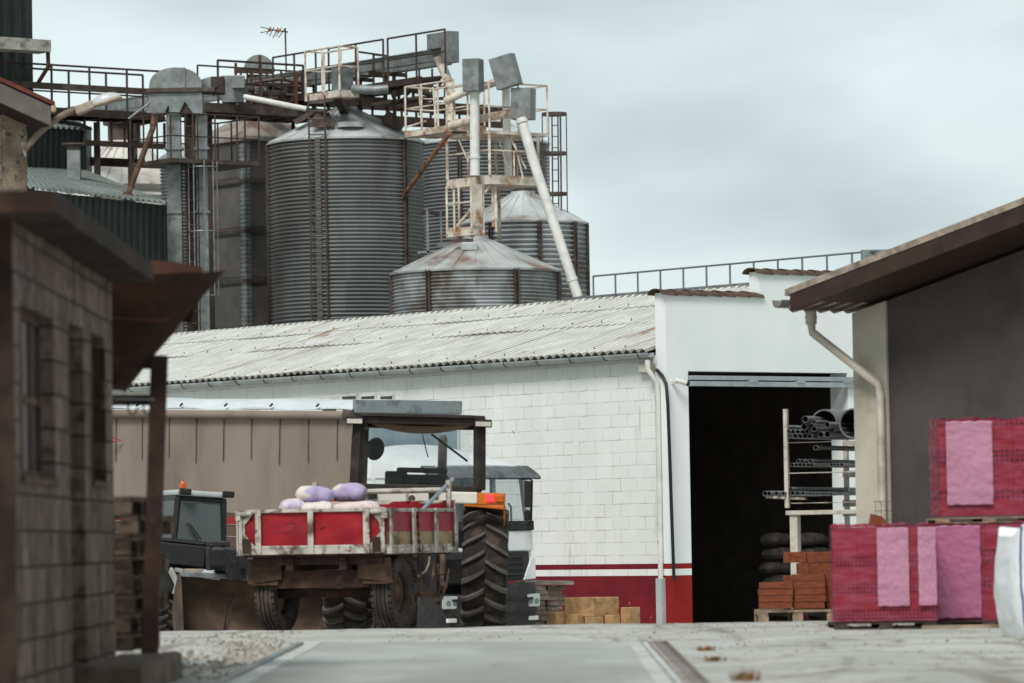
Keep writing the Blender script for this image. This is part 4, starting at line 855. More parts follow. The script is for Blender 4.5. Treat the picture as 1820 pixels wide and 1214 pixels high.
m = MB(); m.path([at(696, 170, 117.2), at(730, 160, 117.1), at(768, 168, 117.1)], .07, 10); m.build('pipe', m_galvdark, lf, True, smooth=True)
# round elevator head further back
rh = thing('elevator_head', 'pale half round elevator head showing behind the deck railings', 'elevator', at(460, 160, 124))
m = MB(); pts = [at(460 + 27 * math.cos(a), 124 - 27 * math.sin(a), 123.6) for a in (math.pi * k / 14 for k in range(15))]; m.prism(pts, (0, .6, 0)); m.build('round_head', m_galv, rh, True, smooth=True, ang=30)
m = MB(); m.hexa(*[[at(x, y, Y) for x, y in ((416, 122), (487, 124), (487, 132), (416, 130))] for Y in (123.5, 124.3)]); m.build('head_flange', m_railing, rh, True)
m = MB(); m.hexa(*[[at(x, y, Y) for x, y in ((440, 132), (482, 133), (482, 190), (440, 189))] for Y in (123.7, 124.1)]); m.build('leg', m_galvdark, rh, True)
# pale railed cage above the silo
cc = at(603.5, 159.5, 115.6)
cg = thing('cage_platform', 'rust stained white railed cage platform on top of the silo ladder', 'platform', cc)
m = MB(); deckq(m, cc, 1.55, .62, .17); m.build('deck', m_rustwhite, cg, True)
m = MB(); rail(m, [cc, cc + BF * .6, cc + BF * .6 + BW * 1.5, cc + BW * 1.5, cc], 1.13, .8, .024, (.55,)); m.build('railing', m_rustwhite, cg, True)
p = cc + BF * .12 + BW * .1; m = MB(); q = [p, p + BF * .4, p + BF * .4 + BW * .42, p + BW * .42]; m.hexa(q, [x + dz * .6 for x in q]); m.build('motor_box', m_galv, cg, True, bev=.012)
m = MB(); m.path([at(628, 158, 115.9), at(664, 160, 115.6), at(690, 158, 115.6)], .12, 12); m.build('duct', m_galv, cg, True, smooth=True)
m = MB(); m.bar(at(600, 172, 116.2), at(612, 200, 117.6), .2, .16); m.build('strut', m_galvdark, cg, True)
# ------------------------------------------------------------------ white pipe tower
TY = 111.6
tw = thing('access_tower', 'rust streaked white access tower of railed platforms beside the pipes', 'tower', V((at(870, 231, TY).x, TY, GP)))
B = at(870, 231.5, TY); C_ = at(870.5, 311, TY); D_ = at(838, 402, TY); A_ = at(808, 221, TY + .9)
m = MB(); deckq(m, B, 1.78, 1.9, .08); m.build('upper_deck', m_rustwhite, tw, True)
m = MB(); deckq(m, A_, 2.1, 1.0, .16); m.build('side_deck', m_rustwhite, tw, True)
m = MB(); deckq(m, C_, 1.78, 1.6, .22); m.build('middle_deck', m_rustwhite, tw, True)
m = MB(); deckq(m, D_, 1.05, .42, .22); m.build('lower_deck', m_rustwhite, tw, True)
m = MB(); rail(m, [B + BF * 1.85, B, B + BW * 1.75], 1.2, .9, .024); rail(m, [B + BF * 1.85, B + BF * 1.85 + BW * 1.75], 1.2, .9, .024); m.build('upper_railing', m_rustwhite, tw, True)
m = MB(); rail(m, [A_, A_ + BW * 2.05, A_ + BW * 2.05 + BF * .95], 1.12, .7, .024); rail(m, [A_ + BF * .95, A_ + BW * 2.05 + BF * .95], 1.12, .7, .024); m.build('side_railing', m_rustwhite, tw, True)
m = MB(); rail(m, [C_ + BF * 1.55, C_, C_ + BW * 1.75], .62, 1.0, .022, ()); rail(m, [C_ + BF * 1.55, C_ + BF * 1.55 + BW * 1.7], .62, 1.0, .022, ()); m.build('middle_railing', m_rustwhite, tw, True)
for u, w_ in ((0, 0), (0, 1.74), (1.85, 0), (1.85, 1.74)):
    p = C_ + BF * min(u, 1.55) + BW * w_ + dz * .0; q = B + BF * min(u, 1.55) + BW * w_; m = MB(); m.bar(p + V((0, 0, .0)), V((p.x, p.y, q.z - .09)), .066); m.build('corner_post', m_rustwhite, tw, True)
for u, w_ in ((0, 0), (.38, 0), (0, 1.0), (.38, 1.0), (0, .7), (.62, -.2)):
    p = D_ + BF * u + BW * w_; m = MB(); m.bar(p - dz * .15, V((p.x, p.y, C_.z - .2)), .05); m.build('hanger_post', m_rustwhite, tw, True)
m = MB(); h_ = (C_.z - D_.z) * .48; rail(m, [D_ + BF * .4, D_, D_ + BW * 1.0], h_, 9, .024, (), False); m.build('lower_railing', m_rustwhite, tw, True)
p = D_ + BF * .02 - BW * .02; m = MB(); q = [p, p + BF * .3, p + BF * .3 - BW * .03, p - BW * .03]; m.hexa(q, [x + dz * (C_.z - D_.z - .22) for x in q]); m.build('sheet_panel', m_rustwhite, tw, True)
m = MB(); m.bar(at(872, 330, TY + .2), at(812, 402, TY + .6), .055); m.build('brace', m_rustwhite, tw, True)
m = MB(); m.bar(at(799, 236, TY + .4), at(718, 347, 116.6), .09); m.build('brace', mat('rusted strut', '9a7354', .7, .1, .25, 5, c2='5e3b28', amt=.45, ps=4), tw, True)
for a, b in (((815, 248), (832, 287)), ((905, 242), (935, 300)), ((888, 252), (902, 300)), ((915, 255), (930, 318)), ((758, 215), (722, 226))):
    m = MB(); m.tube(at(*a, TY + .6), at(*b, TY + .6), .022, 6); m.build('brace', m_rustwhite, tw, True)
m = MB(); ladder(m, at(762, 218, TY + .5), at(757, 155, TY + .7), .38, BF - BW * .3, .26, .024); m.build('ladder', m_rustwhite, tw, True)
for u, w_ in ((.25, .2), (1.45, 1.5)):
    p = C_ + BF * u + BW * w_ - dz * .2; m = MB(); m.bar(p, V((p.x, p.y, H3 + GP - .3)) if u > 1 else V((p.x, p.y, D_.z)), .08); m.build('tower_leg', m_rustwhite, tw, True)
# pipes and hood boxes
def pipe_thing(label, pts, r, box=None):
    o = thing('spout_pipe', label, 'pipe', pts[-1]); m = MB(); m.path(pts, r, 14)
    d = (V(pts[1]) - V(pts[0])).normalized(); m.tube(V(pts[0]) + d * .05, V(pts[0]) + d * .12, r * 1.25, 14)
    d2 = (V(pts[-1]) - V(pts[-2])).normalized(); L2 = (V(pts[-1]) - V(pts[-2])).length; m.tube(V(pts[-1]) - d2 * .5, V(pts[-1]) - d2 * .42, r * 1.15, 14)
    m.build('tube', m_whitepipe, o, True, smooth=True)
    if box:
        cx_, y_0, y_1, w_, rot = box; a = at(cx_, y_0, TY - .1); b = at(cx_, y_1, TY - .1); h = (a - b).length; s = w_ / 2 * TY / FPX
        m = MB(); m.X = Matrix.Translation((a + b) / 2) @ Matrix.Rotation(rot, 4, 'Y') @ Matrix.Rotation(-.35, 4, 'Z'); m.bx(-s, s, -.2, .2, -h / 2, h / 2); m.build('hood_box', m_galv, o, True, bev=.015)
    return o
pipe_thing('upright white pipe with grey hood box passing through the tower decks', [at(843.5, 158, TY), at(844, 312, TY)], .122, (841, 105, 163, 31, 0))
pipe_thing('long white pipe slanting down from the rightmost grey hood box', [at(926, 210, TY - .3), at(946, 280, TY - .4), at(1027, 528, TY - .6)], .125, (930, 157, 213, 38, .03))
pipe_thing('second upright white pipe under the tilted grey hood box', [at(899, 150, TY + 1), at(901, 240, TY + 1.1), at(904, 318, TY + 1.2)], .1, (899, 99, 156, 42, -.25))
m = MB(); m.path([at(792, 180, TY + .8), at(822, 165, TY + .6), at(870, 150, TY + .6), at(905, 138, TY + .8)], .1, 12); m.build('cross_pipe', m_rustwhite, None, True, smooth=True, label='rusty white pipe crossing behind the upright hood box', cat='pipe')
m = MB(); m.path([at(800, 224, TY + .8), at(840, 213, TY + .5), at(922, 199, TY + .3)], .105, 12); m.build('cross_pipe', m_rustwhite, None, True, smooth=True, label='pale pipe lying just above the upper deck of the white tower', cat='pipe')
# caged ladder on the right
lcg = thing('caged_ladder', 'caged steel ladder standing up beside the right hand silo', 'ladder', V((at(985, 300, 121).x, 120.6, GP)))
lq = at(985, 202, 120.6); lb = at(988, 520, 120.6); rr_ = 21.5 * 120.6 / FPX
m = MB()
for py in (203, 273, 345):
    c = at(985 + (py - 202) * .012, py, 120.6); n = 16
    for k in range(n): a, b = 2 * math.pi * k / n, 2 * math.pi * (k + 1) / n; m.bar(c + V((math.cos(a), math.sin(a), 0)) * rr_, c + V((math.cos(b), math.sin(b), 0)) * rr_, .02, .08)
for a in (3.14, 4.2, 5.2, 0, 1.0): d = V((math.cos(a), math.sin(a), 0)) * rr_; m.tube(lq + d, at(987, 380, 120.6) + d, .016, 6)
m.build('cage', m_galvdark, lcg, True)
m = MB(); ladder(m, lb + V((.02, rr_ * .5, 0)), lq + V((.02, rr_ * .5, 0)), .16, (1, 0, 0), .3, .02); m.build('ladder', m_railing, lcg, True)
# small landing between the silos
sl_ = thing('access_landing', 'small steel landing with posts between the tallest and squat silos', 'platform', at(760, 450, 115.2))
m = MB(); q0 = at(745, 374, 115.2); deckq(m, q0 + BF * .3, .3, .6, .07); m.build('deck', m_galvdark, sl_, True)
m = MB(); m.bar(at(759, 371, 115.1), at(761, 452, 115.1), .06); m.bar(at(783, 373, 115.4), at(785, 440, 115.4), .05); m.bar(at(742, 449, 115.1), at(778, 446, 115.1), .06); m.build('frame', m_galv, sl_, True)
m = MB(); m.bar(at(776, 437, 111.9), at(800, 434, 112.0), .07); m.build('bracket', m_galv, sl_, True)
# antenna
an = thing('antenna', 'small roof aerial on a thin mast above the catwalks', 'antenna', at(508, 135, 121))
m = MB(); m.tube(at(509, 140, 121), at(507, 50, 121), .022, 8); m.build('mast', m_railing, an, True)
m = MB(); m.tube(at(476, 52, 121), at(512, 57, 121), .018, 6)
for i, px in enumerate((478, 484, 491, 497, 503)): l = 9 + 2 * (i % 3); m.tube(at(px - 4 - i, 52.5 + i * .9 + l, 121 + .1), at(px + 3, 52.5 + i * .9 - 5, 121 - .1), .012, 5)
m.tube(at(463, 48, 121), at(482, 52, 121), .012, 5); m.tube(at(463, 58, 121), at(482, 55, 121), .012, 5); m.build('array', m_railing, an, True)
m = MB(); m.tube(at(478, 52, 120.95), at(481, 53, 120.95), .05, 8); m.tube(at(492, 54, 120.95), at(497, 55, 120.95), .05, 8); m.build('dipole_cap', mat('orange plastic', 'b0602d', .6), an, True)
# parapet and railing behind the warehouse facade
w0 = at(1055, 529, 107); w1 = along(w0, -BW, 1560)
pr = thing('roof_parapet', 'grey parapet beam with a thin railing behind the warehouse roof', 'parapet', V((w0.x, w0.y, GP)))
wl_ = along(w0, -BW, 1000)
m = MB(); q = [wl_, w1, w1 + BF * .3, wl_ + BF * .3]; m.hexa([p - dz * 1.1 for p in q], q); m.hexa([p - dz * .0 - BF * .03 if i < 2 else p for i, p in enumerate(q)], [p + dz * .05 - (BF * .03 if i < 2 else V((0, 0, 0))) for i, p in enumerate(q)]); m.build('beam', mat('parapet sheet', '7d8587', .6, .2, .15, 2, c2='65605b', amt=.4, ps=1.5), pr, True)
for px in (1003, 1300): p = along(w0 - dz * 1.0, -BW, px); m = MB(); m.bar(p + BF * .15, V((p.x, p.y, GP)) + BF * .15, .2); m.build('column', m_galvdark, pr, True)
m = MB(); rail(m, [w0 + dz * .05, w1 + dz * .05], .46, .82, .022, ()); m.build('railing', mat('grey railing', '6f777b', .6, .3, .1), pr, True)
p = along(w0 + dz * .3, -BW, 1548); m = MB(); m.bx(p.x - .2, p.x + .5, p.y, p.y + .3, p.z, p.z + .25); m.build('end_box', m_galv, pr, True)
# ------------------------------------------------------------------ green clad buildings
def clad_mat(name, col, c2): return mat(name, col, .6, .15, .15, 1.5, c2=c2, amt=.42, ps=1, st=(1, 1, .4), bst=.05)
m_green = clad_mat('dark green cladding', '2c3331', '222626'); m_groof = clad_mat('pale green roof sheet', '858d89', '6b716d')
def ribbed(mb, p, q, h0, h1, nrm, step=.22, dep=.035):
    """vertical ribbed wall from p to q (base points) with top heights h0,h1"""
    p = V(p); q = V(q); n = max(1, int((q - p).length / step)); nrm = V(nrm).normalized() * dep
    a = []
    for i in range(n):
        for f, o in ((0, 0), (.42, 0), (.52, 1), (.9, 1)): a.append((i + f) / n), a.append(o)
    pts = [(a[i], a[i + 1]) for i in range(0, len(a), 2)] + [(1, 0)]
    vs = []
    for f, o in pts: b = p + (q - p) * f + nrm * o; vs += [b, b + V((0, 0, h0 + (h1 - h0) * f))]
    mb.add(vs, [(2 * i, 2 * i + 2, 2 * i + 3, 2 * i + 1) for i in range(len(pts) - 1)])
def ribroof(mb, e0, e1, r0, r1, step=.25, dep=.04, th=.015):
    n = max(1, int((V(e1) - V(e0)).length / step)); pts = []
    for i in range(n):
        for f, o in ((0, 0), (.5, 0), (.6, 1), (.9, 1)): pts.append(((i + f) / n, o))
    pts.append((1, 0)); vs = []
    for f, o in pts:
        z = V((0, 0, dep * o)); vs += [V(e0).lerp(V(e1), f) + z, V(r0).lerp(V(r1), f) + z]
    K = len(vs); vs += [v_ - V((0, 0, th)) for v_ in vs]; k = len(pts) - 1
    fs = [(2 * i, 2 * i + 2, 2 * i + 3, 2 * i + 1) for i in range(k)] + [tuple(K + j for j in (2 * i + 1, 2 * i + 3, 2 * i + 2, 2 * i)) for i in range(k)] + [(2 * i, K + 2 * i, K + 2 * i + 2, 2 * i + 2) for i in range(k)] + [(2 * i + 1, 2 * i + 3, K + 2 * i + 3, K + 2 * i + 1) for i in range(k)]
    mb.add(vs, fs)
tp = at(58, 100, 116); tl = along(tp, BF, -120); lg = at(92, 71, 115.5)
gt = thing('clad_tower', 'tall dark green clad tower in the top left corner', 'tower', V((tp.x, tp.y, GP)))
zt2 = zat(-60, 58, 116); 
m = MB(); ribbed(m, V((tl.x, tl.y, GP)), V((tp.x, tp.y, GP)), zt2 - GP, zt2 - GP, -BW, .3, .06); m.build('front_wall', m_green, gt, True)
m = MB(); q = tp + BW * 5; m.hexa([V((tp.x, tp.y, GP)) + BW * .001, V((q.x, q.y, GP)), V((q.x, q.y, zt2)), V((tp.x, tp.y, zt2)) + BW * .001], [x + BF * -.06 for x in [V((tp.x, tp.y, GP)), V((q.x, q.y, GP)), V((q.x, q.y, zt2)), V((tp.x, tp.y, zt2))]]); m.build('side_wall', m_green, gt, True)
l0 = at(91, 71, 115.2); l1 = along(l0, BF, -120); m = MB(); q = [l0, l1, l1 + BW * .6, l0 + BW * .6]; m.hexa([p - dz * .31 for p in q], q); m.build('ledge', mat('stained pale ledge', 'a9a69f', .8, 0, .15, 3, c2='6d635a', amt=.42, ps=2.5), gt, True, bev=.01)
m = MB(); m.path([at(85, 90, 115.3), at(86, 118, 115.3), at(68, 147, 115.6)], .055, 10); m.build('downpipe', m_rust, gt, True, smooth=True)
# shed with two roofs
gs = thing('clad_shed', 'dark green clad shed with pale ribbed lean-to roof and small chimney', 'shed', V((at(160, 400, 110).x, 110, GP)))
E0, E1 = at(40, 333, 107), at(298, 362.5, 113); R1, R0 = at(152, 305, 117), at(30, 299, 113)
m = MB(); ribroof(m, E0, E1, R0, R1, .27, .05); m.build('lower_roof', m_groof, gs, True)
m = MB(); ribbed(m, V((E0.x, E0.y + .15, GP)), V((E1.x - .05, E1.y + .15, GP)), E0.z - GP - .03, E1.z - GP - .03, V((.8, -.6, 0)), .3, .05); m.build('wall', m_green, gs, True)
U0, U1, U2 = at(20, 302, 113.2), at(152, 306, 117.1), at(163, 300, 118.6)
m = MB(); hU = at(152, 229, 117.1).z - U1.z; ribbed(m, U0 - dz * .3, U1 - dz * .3, hU + .3, hU + .3, V((.8, -.6, 0)), .3, .05); m.build('upper_wall', m_green, gs, True)
m = MB(); m.hexa([U1 + V((.02, -.03, -.6)), U2 - dz * .6, U2 + dz * (hU), U1 + V((.02, -.03, hU))], [x + V((.0, .06, 0)) for x in (U1 + V((.02, -.03, -.6)), U2 - dz * .6, U2 + dz * hU, U1 + V((.02, -.03, hU)))]); m.build('end_trim', mat('grey trim', '7c827f', .6, .2, .1), gs, True)
F0, F1 = at(15, 224, 112.9), at(164, 231, 117.3); G1, G0 = at(98, 200, 119.5), at(-30, 196, 115)
m = MB(); ribroof(m, F0, F1, G0, G1, .3, .06); m.build('upper_roof', m_groof, gs, True)
m = MB(); c = at(132, 312, 113.5); s = .16; m.bx(c.x - s, c.x + s, c.y - s, c.y + s, c.z - .3, zat(267, 132, 113.5)); ch = m.build('chimney', m_galv, gs, True); m = MB(); z = zat(258, 132, 113.5); m.bx(c.x - .28, c.x + .28, c.y - .25, c.y + .25, z, z + .04); m.bx(c.x - s, c.x + s, c.y - s, c.y + s, z - .14, z - .001); m.build('cowl', m_galvdark, ch, True)
# ================================================================== vehicles
def tyre_mesh(mb, c, Rr, w, n=48, hub=.55, crown=.03):
    """carcass of a tyre, axle along local x"""
    hw = w / 2
    prof = [(Rr * hub, -hw * .62), (Rr * .62, -hw * .86), (Rr * .8, -hw * 1.0), (Rr * .93, -hw * .95), (Rr * .965, -hw * .8), (Rr * .985, 0), (Rr * .965, hw * .8), (Rr * .93, hw * .95), (Rr * .8, hw), (Rr * .62, hw * .86), (Rr * hub, hw * .62), (Rr * hub, -hw * .62)]
    mb.lathe(prof, n, c, 'x')
def lug_tyre(mb, c, Rr, w, n=20, hgt=.055, lw=.045):
    tyre_mesh(mb, c, Rr - hgt * .8, w); mb.mi = 1; c = V(c); hw = w / 2
    for k in range(n):
        for sd in (-1, 1):
            a0 = 2 * math.pi * (k + (.5 if sd > 0 else 0)) / n; K = 4; vs = []
            for i in range(K + 1):
                t_ = i / K; x = sd * hw * (.02 + 1.0 * t_); a = a0 - .30 * (t_ ** .85) * 6.28 / n * 2.1
                rb = Rr - hgt * 1.5 - .04 * t_ ** 3; rt = Rr - .012 * t_ ** 2 - .05 * t_ ** 6
                da = lw / Rr / 2 * (1 + .25 * t_)
                for rr, dd in ((rb, -da * 1.4), (rt, -da), (rt, da), (rb, da * 1.4)): vs.append(c + V((x, -rr * math.cos(a + dd), rr * math.sin(a + dd))))
            fs = [(4 * i + j, 4 * i + (j + 1) % 4, 4 * i + 4 + (j + 1) % 4, 4 * i + 4 + j) for i in range(K) for j in range(4)] + [(3, 2, 1, 0), (4 * K, 4 * K + 1, 4 * K + 2, 4 * K + 3)]
            mb.add(vs, fs)
def rib_tyre(mb, c, Rr, w, n=56):
    tyre_mesh(mb, c, Rr - .012, w); hw = w / 2
    for f in (-.62, -.24, .24, .62): mb.lathe([(Rr - .03, hw * (f - .13)), (Rr, hw * (f - .12)), (Rr, hw * (f + .12)), (Rr - .03, hw * (f + .13))], n, c, 'x')
    for k in range(36):
        a = 2 * math.pi * k / 36
        for sd in (-1, 1): x = c[0] + sd * hw * .86; mb.bar((x, c[1] - (Rr - .05) * math.cos(a), c[2] + (Rr - .05) * math.sin(a)), (x, c[1] - (Rr - .008) * math.cos(a), c[2] + (Rr - .008) * math.sin(a)), .04, .05)
def rim_mesh(mb, c, r, w, sd=1, bolts=8):
    c = V(c); h = sd * w / 2
    mb.lathe([(r, -h * .7), (r * 1.02, h * .72), (r * .93, h * .72), (r * .86, h * .3), (r * .4, h * .12), (r * .34, h * .42), (0, h * .46)], 32, c, 'x')
    mb.lathe([(r, -h * .1), (r * .5, -h * .25), (0, -h * .25)], 24, c, 'x')
    for k in range(bolts): a = 2 * math.pi * k / bolts; p = c + V((h * .2, r * .56 * math.cos(a), r * .56 * math.sin(a))); mb.tube(p, p + V((h * .18, 0, 0)), .018, 6)
m_lug = mat('worn tyre lug', '514d49', .85, 0, .25, 6, c2='6d6155', amt=.38, ps=4, bst=.2)
def wheel(parent, c, Rr, w, kind, sd, mtyre, mrim, name='wheel', hub=.55):
    m = MB(); (lug_tyre if kind == 'lug' else rib_tyre)(m, c, Rr, w); t_ = m.build(name, [mtyre, m_lug] if kind == 'lug' else mtyre, parent, smooth=True, ang=32)
    m = MB(); rim_mesh(m, c, Rr * hub, w, sd); m.build('rim', mrim, t_, smooth=True, ang=30); return t_
# ------------------------------------------------------------------ tractor
m_cab = mat('tractor cab frame', '2f2825', .55, .1, .2, 5, c2='463d38', amt=.4, ps=4)
m_cream2 = mat('tractor white paint', 'd9d4c8', .5, 0, .08, 4, c2='a39681', amt=.32, ps=3)
m_orange = mat('tractor orange paint', 'c4691d', .5, 0, .12, 4, c2='7a4a22', amt=.36, ps=3.5)
m_ttyre = mat('dusty tractor tyre', '2c2724', .9, 0, .3, 6, c2='4a3d33', amt=.46, ps=3, bst=.35, c3='231f1d', amt3=.45, ps3=7)
m_clear = glass_mat('clear pane', (.97, .98, .98), .03); m_screen = glass_mat('tinted pane', (.93, .95, .96), .06)
m_lens = glass_mat('headlamp lens', (.9, .92, .92), .35, .1)
tz0 = gz(-1.35, 60)
tr = thing('tractor', 'old tractor with open dark cab, orange mudguards and huge chevron rear tyres', 'tractor', (-1.36, 60, tz0), 0, ry=.040)
G0 = -tz0 + .91
def T(px, py, y=0.): s = FPX / (60 + y); return V(((px - 910) / s + 1.36, y, (962 - py) / s + G0))
RW_ = .86
wheel(tr, (.915, 0, RW_), RW_, .60, 'lug', 1, m_ttyre, mat('dusty orange rim', '8a5a34', .7, .1, .2, 4), 'rear_wheel')
wheel(tr, (-.93, 0, RW_), RW_, .56, 'lug', -1, m_ttyre, mat('dusty orange rim', '8a5a34', .7, .1, .2, 4), 'rear_wheel')
for sd in (-1, 1): wheel(tr, (sd * .82, 2.35, .56), .56, .36, 'lug', sd, m_ttyre, m_orange, 'front_wheel')
m = MB(); m.bx(-.3, .3, -.45, 1.5, .5, 1.2); m.bx(-.62, .62, -.16, .16, .66, .98); m.bx(-.22, .22, 1.5, 3.1, .55, 1.0); m.bx(-.75, .75, 2.25, 2.45, .5, .66); m.bx(-.66, .66, -.35, 1.3, 1.15, 1.4); m.build('chassis', m_darkplastic, tr, bev=.03)
# cab
zs_, zr2 = 1.98, 2.94
m = MB()
for sd in (-1, 1):
    m.bar((sd * .82, -.42, 1.92), (sd * .80, -.38, zr2 - .1), .13, .13); m.bar((sd * .79, 1.25, 1.3), (sd * .765, 1.1, zr2 - .12), .1, .1); m.bar((sd * .80, -.35, zr2 - .16), (sd * .765, 1.15, zr2 - .17), .09, .1); m.bar((sd * .82, -.4, 1.95), (sd * .79, 1.2, 1.95), .07, .08)
m.bar((-.8, -.39, zr2 - .12), (.8, -.39, zr2 - .12), .1, .10); m.bar((-.83, -.43, zs_ - .05), (.83, -.43, zs_ - .05), .09, .09); m.bar((-.72, 1.12, zr2 - .14), (.72, 1.12, zr2 - .14), .1, .1); m.bar((-.75, 1.24, 1.92), (.75, 1.24, 1.92), .08, .08)
m.build('cab_frame', m_cab, tr, bev=.012)
m = MB(); m.grid(lambda u, v_: (-.87 + 1.74 * u, -.5 + 1.75 * v_, zr2 - .035 + .03 * math.sin(math.pi * u) ** .5 * math.sin(math.pi * v_) ** .5), 16, 12, th=(0, 0, -.035)); m.build('roof', m_cab, tr, smooth=True)
m = MB(); m.grid(lambda u, v_: (-.7 + 1.4 * u, -.3 + 1.35 * v_, zr2 - .13 - .14 * math.sin(math.pi * u) ** .7 * (.5 + .5 * math.sin(math.pi * v_) ** .6)), 14, 10, th=(0, 0, .015)); m.build('roof_lining', mat('sagging tan lining', '8b6f56', .9, 0, .15, 5), tr, smooth=True)
m = MB(); m.bx(-.75, .75, -.395, -.39, zs_, zr2 - .2); m.build('rear_window', m_clear, tr)
m = MB(); m.hexa([(-.68, 1.21, 1.95), (.68, 1.21, 1.95), (.66, 1.12, zr2 - .19), (-.66, 1.12, zr2 - .19)], [(-.68, 1.215, 1.95), (.68, 1.215, 1.95), (.66, 1.125, zr2 - .19), (-.66, 1.125, zr2 - .19)]); m.build('windscreen', m_clear, tr)
m = MB(); p, q = zt('K', 842, 362, 61.1), zt('K', 1168, 606, 61.1); m.bar(p, q, .04, .03); m.build('wiper_arm', m_black, tr, True)
m = MB(); m.path([zt('K', 762, 365, 61.1), zt('K', 785, 460, 61.1), zt('K', 812, 570, 61.1)], .008, 5); m.build('aerial_lead', m_black, tr, True)
# bonnet and dash seen through the cab
m = MB(); m.bx(-.36, .36, 1.35, 3.15, 1.05, 1.86); m.build('bonnet', m_orange, tr, bev=.05)
ha, hb, hz_ = T(669, 0, 1.0).x, T(781, 0, 1.0).x, 2.03
m = MB(); 
m.bx(ha + .16, hb, .82, .9, hz_ + .12, hz_ + .19); m.bx(ha + .16, ha + .24, .82, .9, hz_ - .35, hz_ + .12); m.bx(hb - .07, hb, .82, .9, hz_ - .35, hz_ + .12); m.bx(ha + .24, hb - .07, .9, 1.3, hz_ - .35, hz_ + .1)
m.bx(ha, ha + .3, .95, 1.3, hz_ - .35, hz_ + .14); m.build('dashboard', mat('dusty black dash', '403c3a', .7, 0, .2, 6, c2='5b544e', amt=.4, ps=4), tr, bev=.03)
m = MB(); m.path([(.05 + .19 * math.cos(a), .62 + .1 * math.sin(a), 1.86 + .16 * math.sin(a)) for a in (2 * math.pi * k / 20 for k in range(20))], .016, 8, True); m.bar((.05, .62, 1.86), (.05, .85, 1.6), .04); m.build('steering_wheel', m_black, tr, smooth=True)
m = MB(); m.bx(-.28, .28, -.1, .4, 1.4, 1.52); m.bx(-.26, .26, -.2, -.08, 1.5, 1.9); m.build('seat', m_black, tr, bev=.04)
ex_ = T(770.5, 0, 1.7); m = MB(); m.tube((ex_.x, 1.7, 1.6), (ex_.x, 1.7, T(770, 778, 1.7).z), .063, 16); m.tube((ex_.x, 1.7, T(770, 778, 1.7).z), (ex_.x, 1.7, T(770, 773, 1.7).z), .052, 16, .045); m.build('exhaust_stack', mat('grey exhaust shield', '77726d', .6, .4, .2, 8, c2='5c4a3f', amt=.4, ps=5), tr, smooth=True)
# mirror
m = MB(); m.X = TM[tr].inverted(); p = zt('K', 338, 495, 61.4); d = V((.1, 0, .35)).normalized()
mm = MB(); mm.X = Matrix.Translation(TM[tr].inverted() @ p) @ Matrix.Rotation(.22, 4, 'Y'); mm.lathe([(0, -.02), (.085, -.02), (.1, 0), (.085, .03), (0, .03)], 20, (0, 0, 0), 'y'); 
mm.v = [(TM[tr].inverted() @ p) + Matrix.Rotation(.22, 3, 'Y') @ V((( (Matrix.Rotation(-.22, 3, 'Y') @ (v_ - (TM[tr].inverted() @ p))).x) * 1.25, (v_ - (TM[tr].inverted() @ p)).y, (Matrix.Rotation(-.22, 3, 'Y') @ (v_ - (TM[tr].inverted() @ p))).z * 1.6)) for v_ in mm.v]
mir = mm.build('mirror', m_black, tr, smooth=True); m = MB(); m.path([zt('K', 275, 428, 61.3), zt('K', 335, 490, 61.38)], .012, 6); m.build('mirror_arm', m_black, mir, True)
# mudguards, rear panel and lights
for sd in (-1, 1):
    m = MB(); K = 14
    m.grid(lambda u, v_: (sd * (.62 + .53 * v_), -(RW_ + .07) * math.cos(math.radians(66 + 92 * u)), RW_ + (RW_ + .07) * math.sin(math.radians(66 + 92 * u)) - .035 * v_), K, 3, th=(0, 0, .02)); m.bx(min(sd * .62, sd * 1.16), max(sd * .62, sd * 1.16), -.86, -.66, 1.70, 1.86) if 0 else None
    f_ = m.build('mudguard', m_orange, tr, smooth=True)
    m = MB(); a_, b_ = sorted((sd * .80, sd * 1.165)); m.bx(a_, b_, -.80, -.60, 1.73, 1.885); m.prism([(sd * 1.168, -.78, 1.73), (sd * 1.168, -.6, 1.73), (sd * 1.168, -.6, 1.45), (sd * 1.168, -.72, 1.55)], (-sd * .02, 0, 0)); lb_ = m.build('light_box', m_orange, tr, bev=.012)
    m = MB(); m.bx(sd * .965 - .055, sd * .965 + .055, -.825, -.8, 1.765, 1.865); m.build('tail_light', emit_mat('lit red lamp', (.6, .02, .03), (1, .04, .05), 1.1) if sd > 0 else mat('red lamp', 'a01c1c', .3), lb_, bev=.01)
    m = MB(); m.bx(sd * 1.09 - .055, sd * 1.09 + .055, -.822, -.8, 1.765, 1.86); m.build('indicator', mat('amber lens', 'b5591a', .3, bst=0), lb_, bev=.01)
    m = MB(); m.bx(sd * .85 - .115, sd * .85 + .115, -.56, -.48, zr2 - .19, zr2 - .085); wl2 = m.build('work_light', m_black, tr, bev=.012); m = MB(); m.bx(sd * .85 - .1, sd * .85 + .1, -.57, -.561, zr2 - .175, zr2 - .115); m.build('lens', mat('frosted lamp lens', 'c9c4b8', .3, bst=0), wl2); m = MB(); m.bar((sd * .83, -.40, zr2 - .14), (sd * .84, -.5, zr2 - .14), .03); m.build('bracket', m_black, wl2)
m = MB(); m.bx(-.64, .80, -.79, -.68, 1.735, 1.89); m.build('rear_panel', m_cream2, tr, bev=.02)
p = zt('K', 668, 940, 59.15); m = MB(); m.X = TM[tr].inverted() @ Matrix.Translation(p) if 0 else Matrix(); m.tube(p, p + V((0, -.1, 0)), .045, 14); m.tube(p + V((0, -.08, 0)), p + V((0, -.13, 0)), .03, 12); m.build('socket', mat('trailer socket', '5a4333', .6), tr, True, smooth=True)
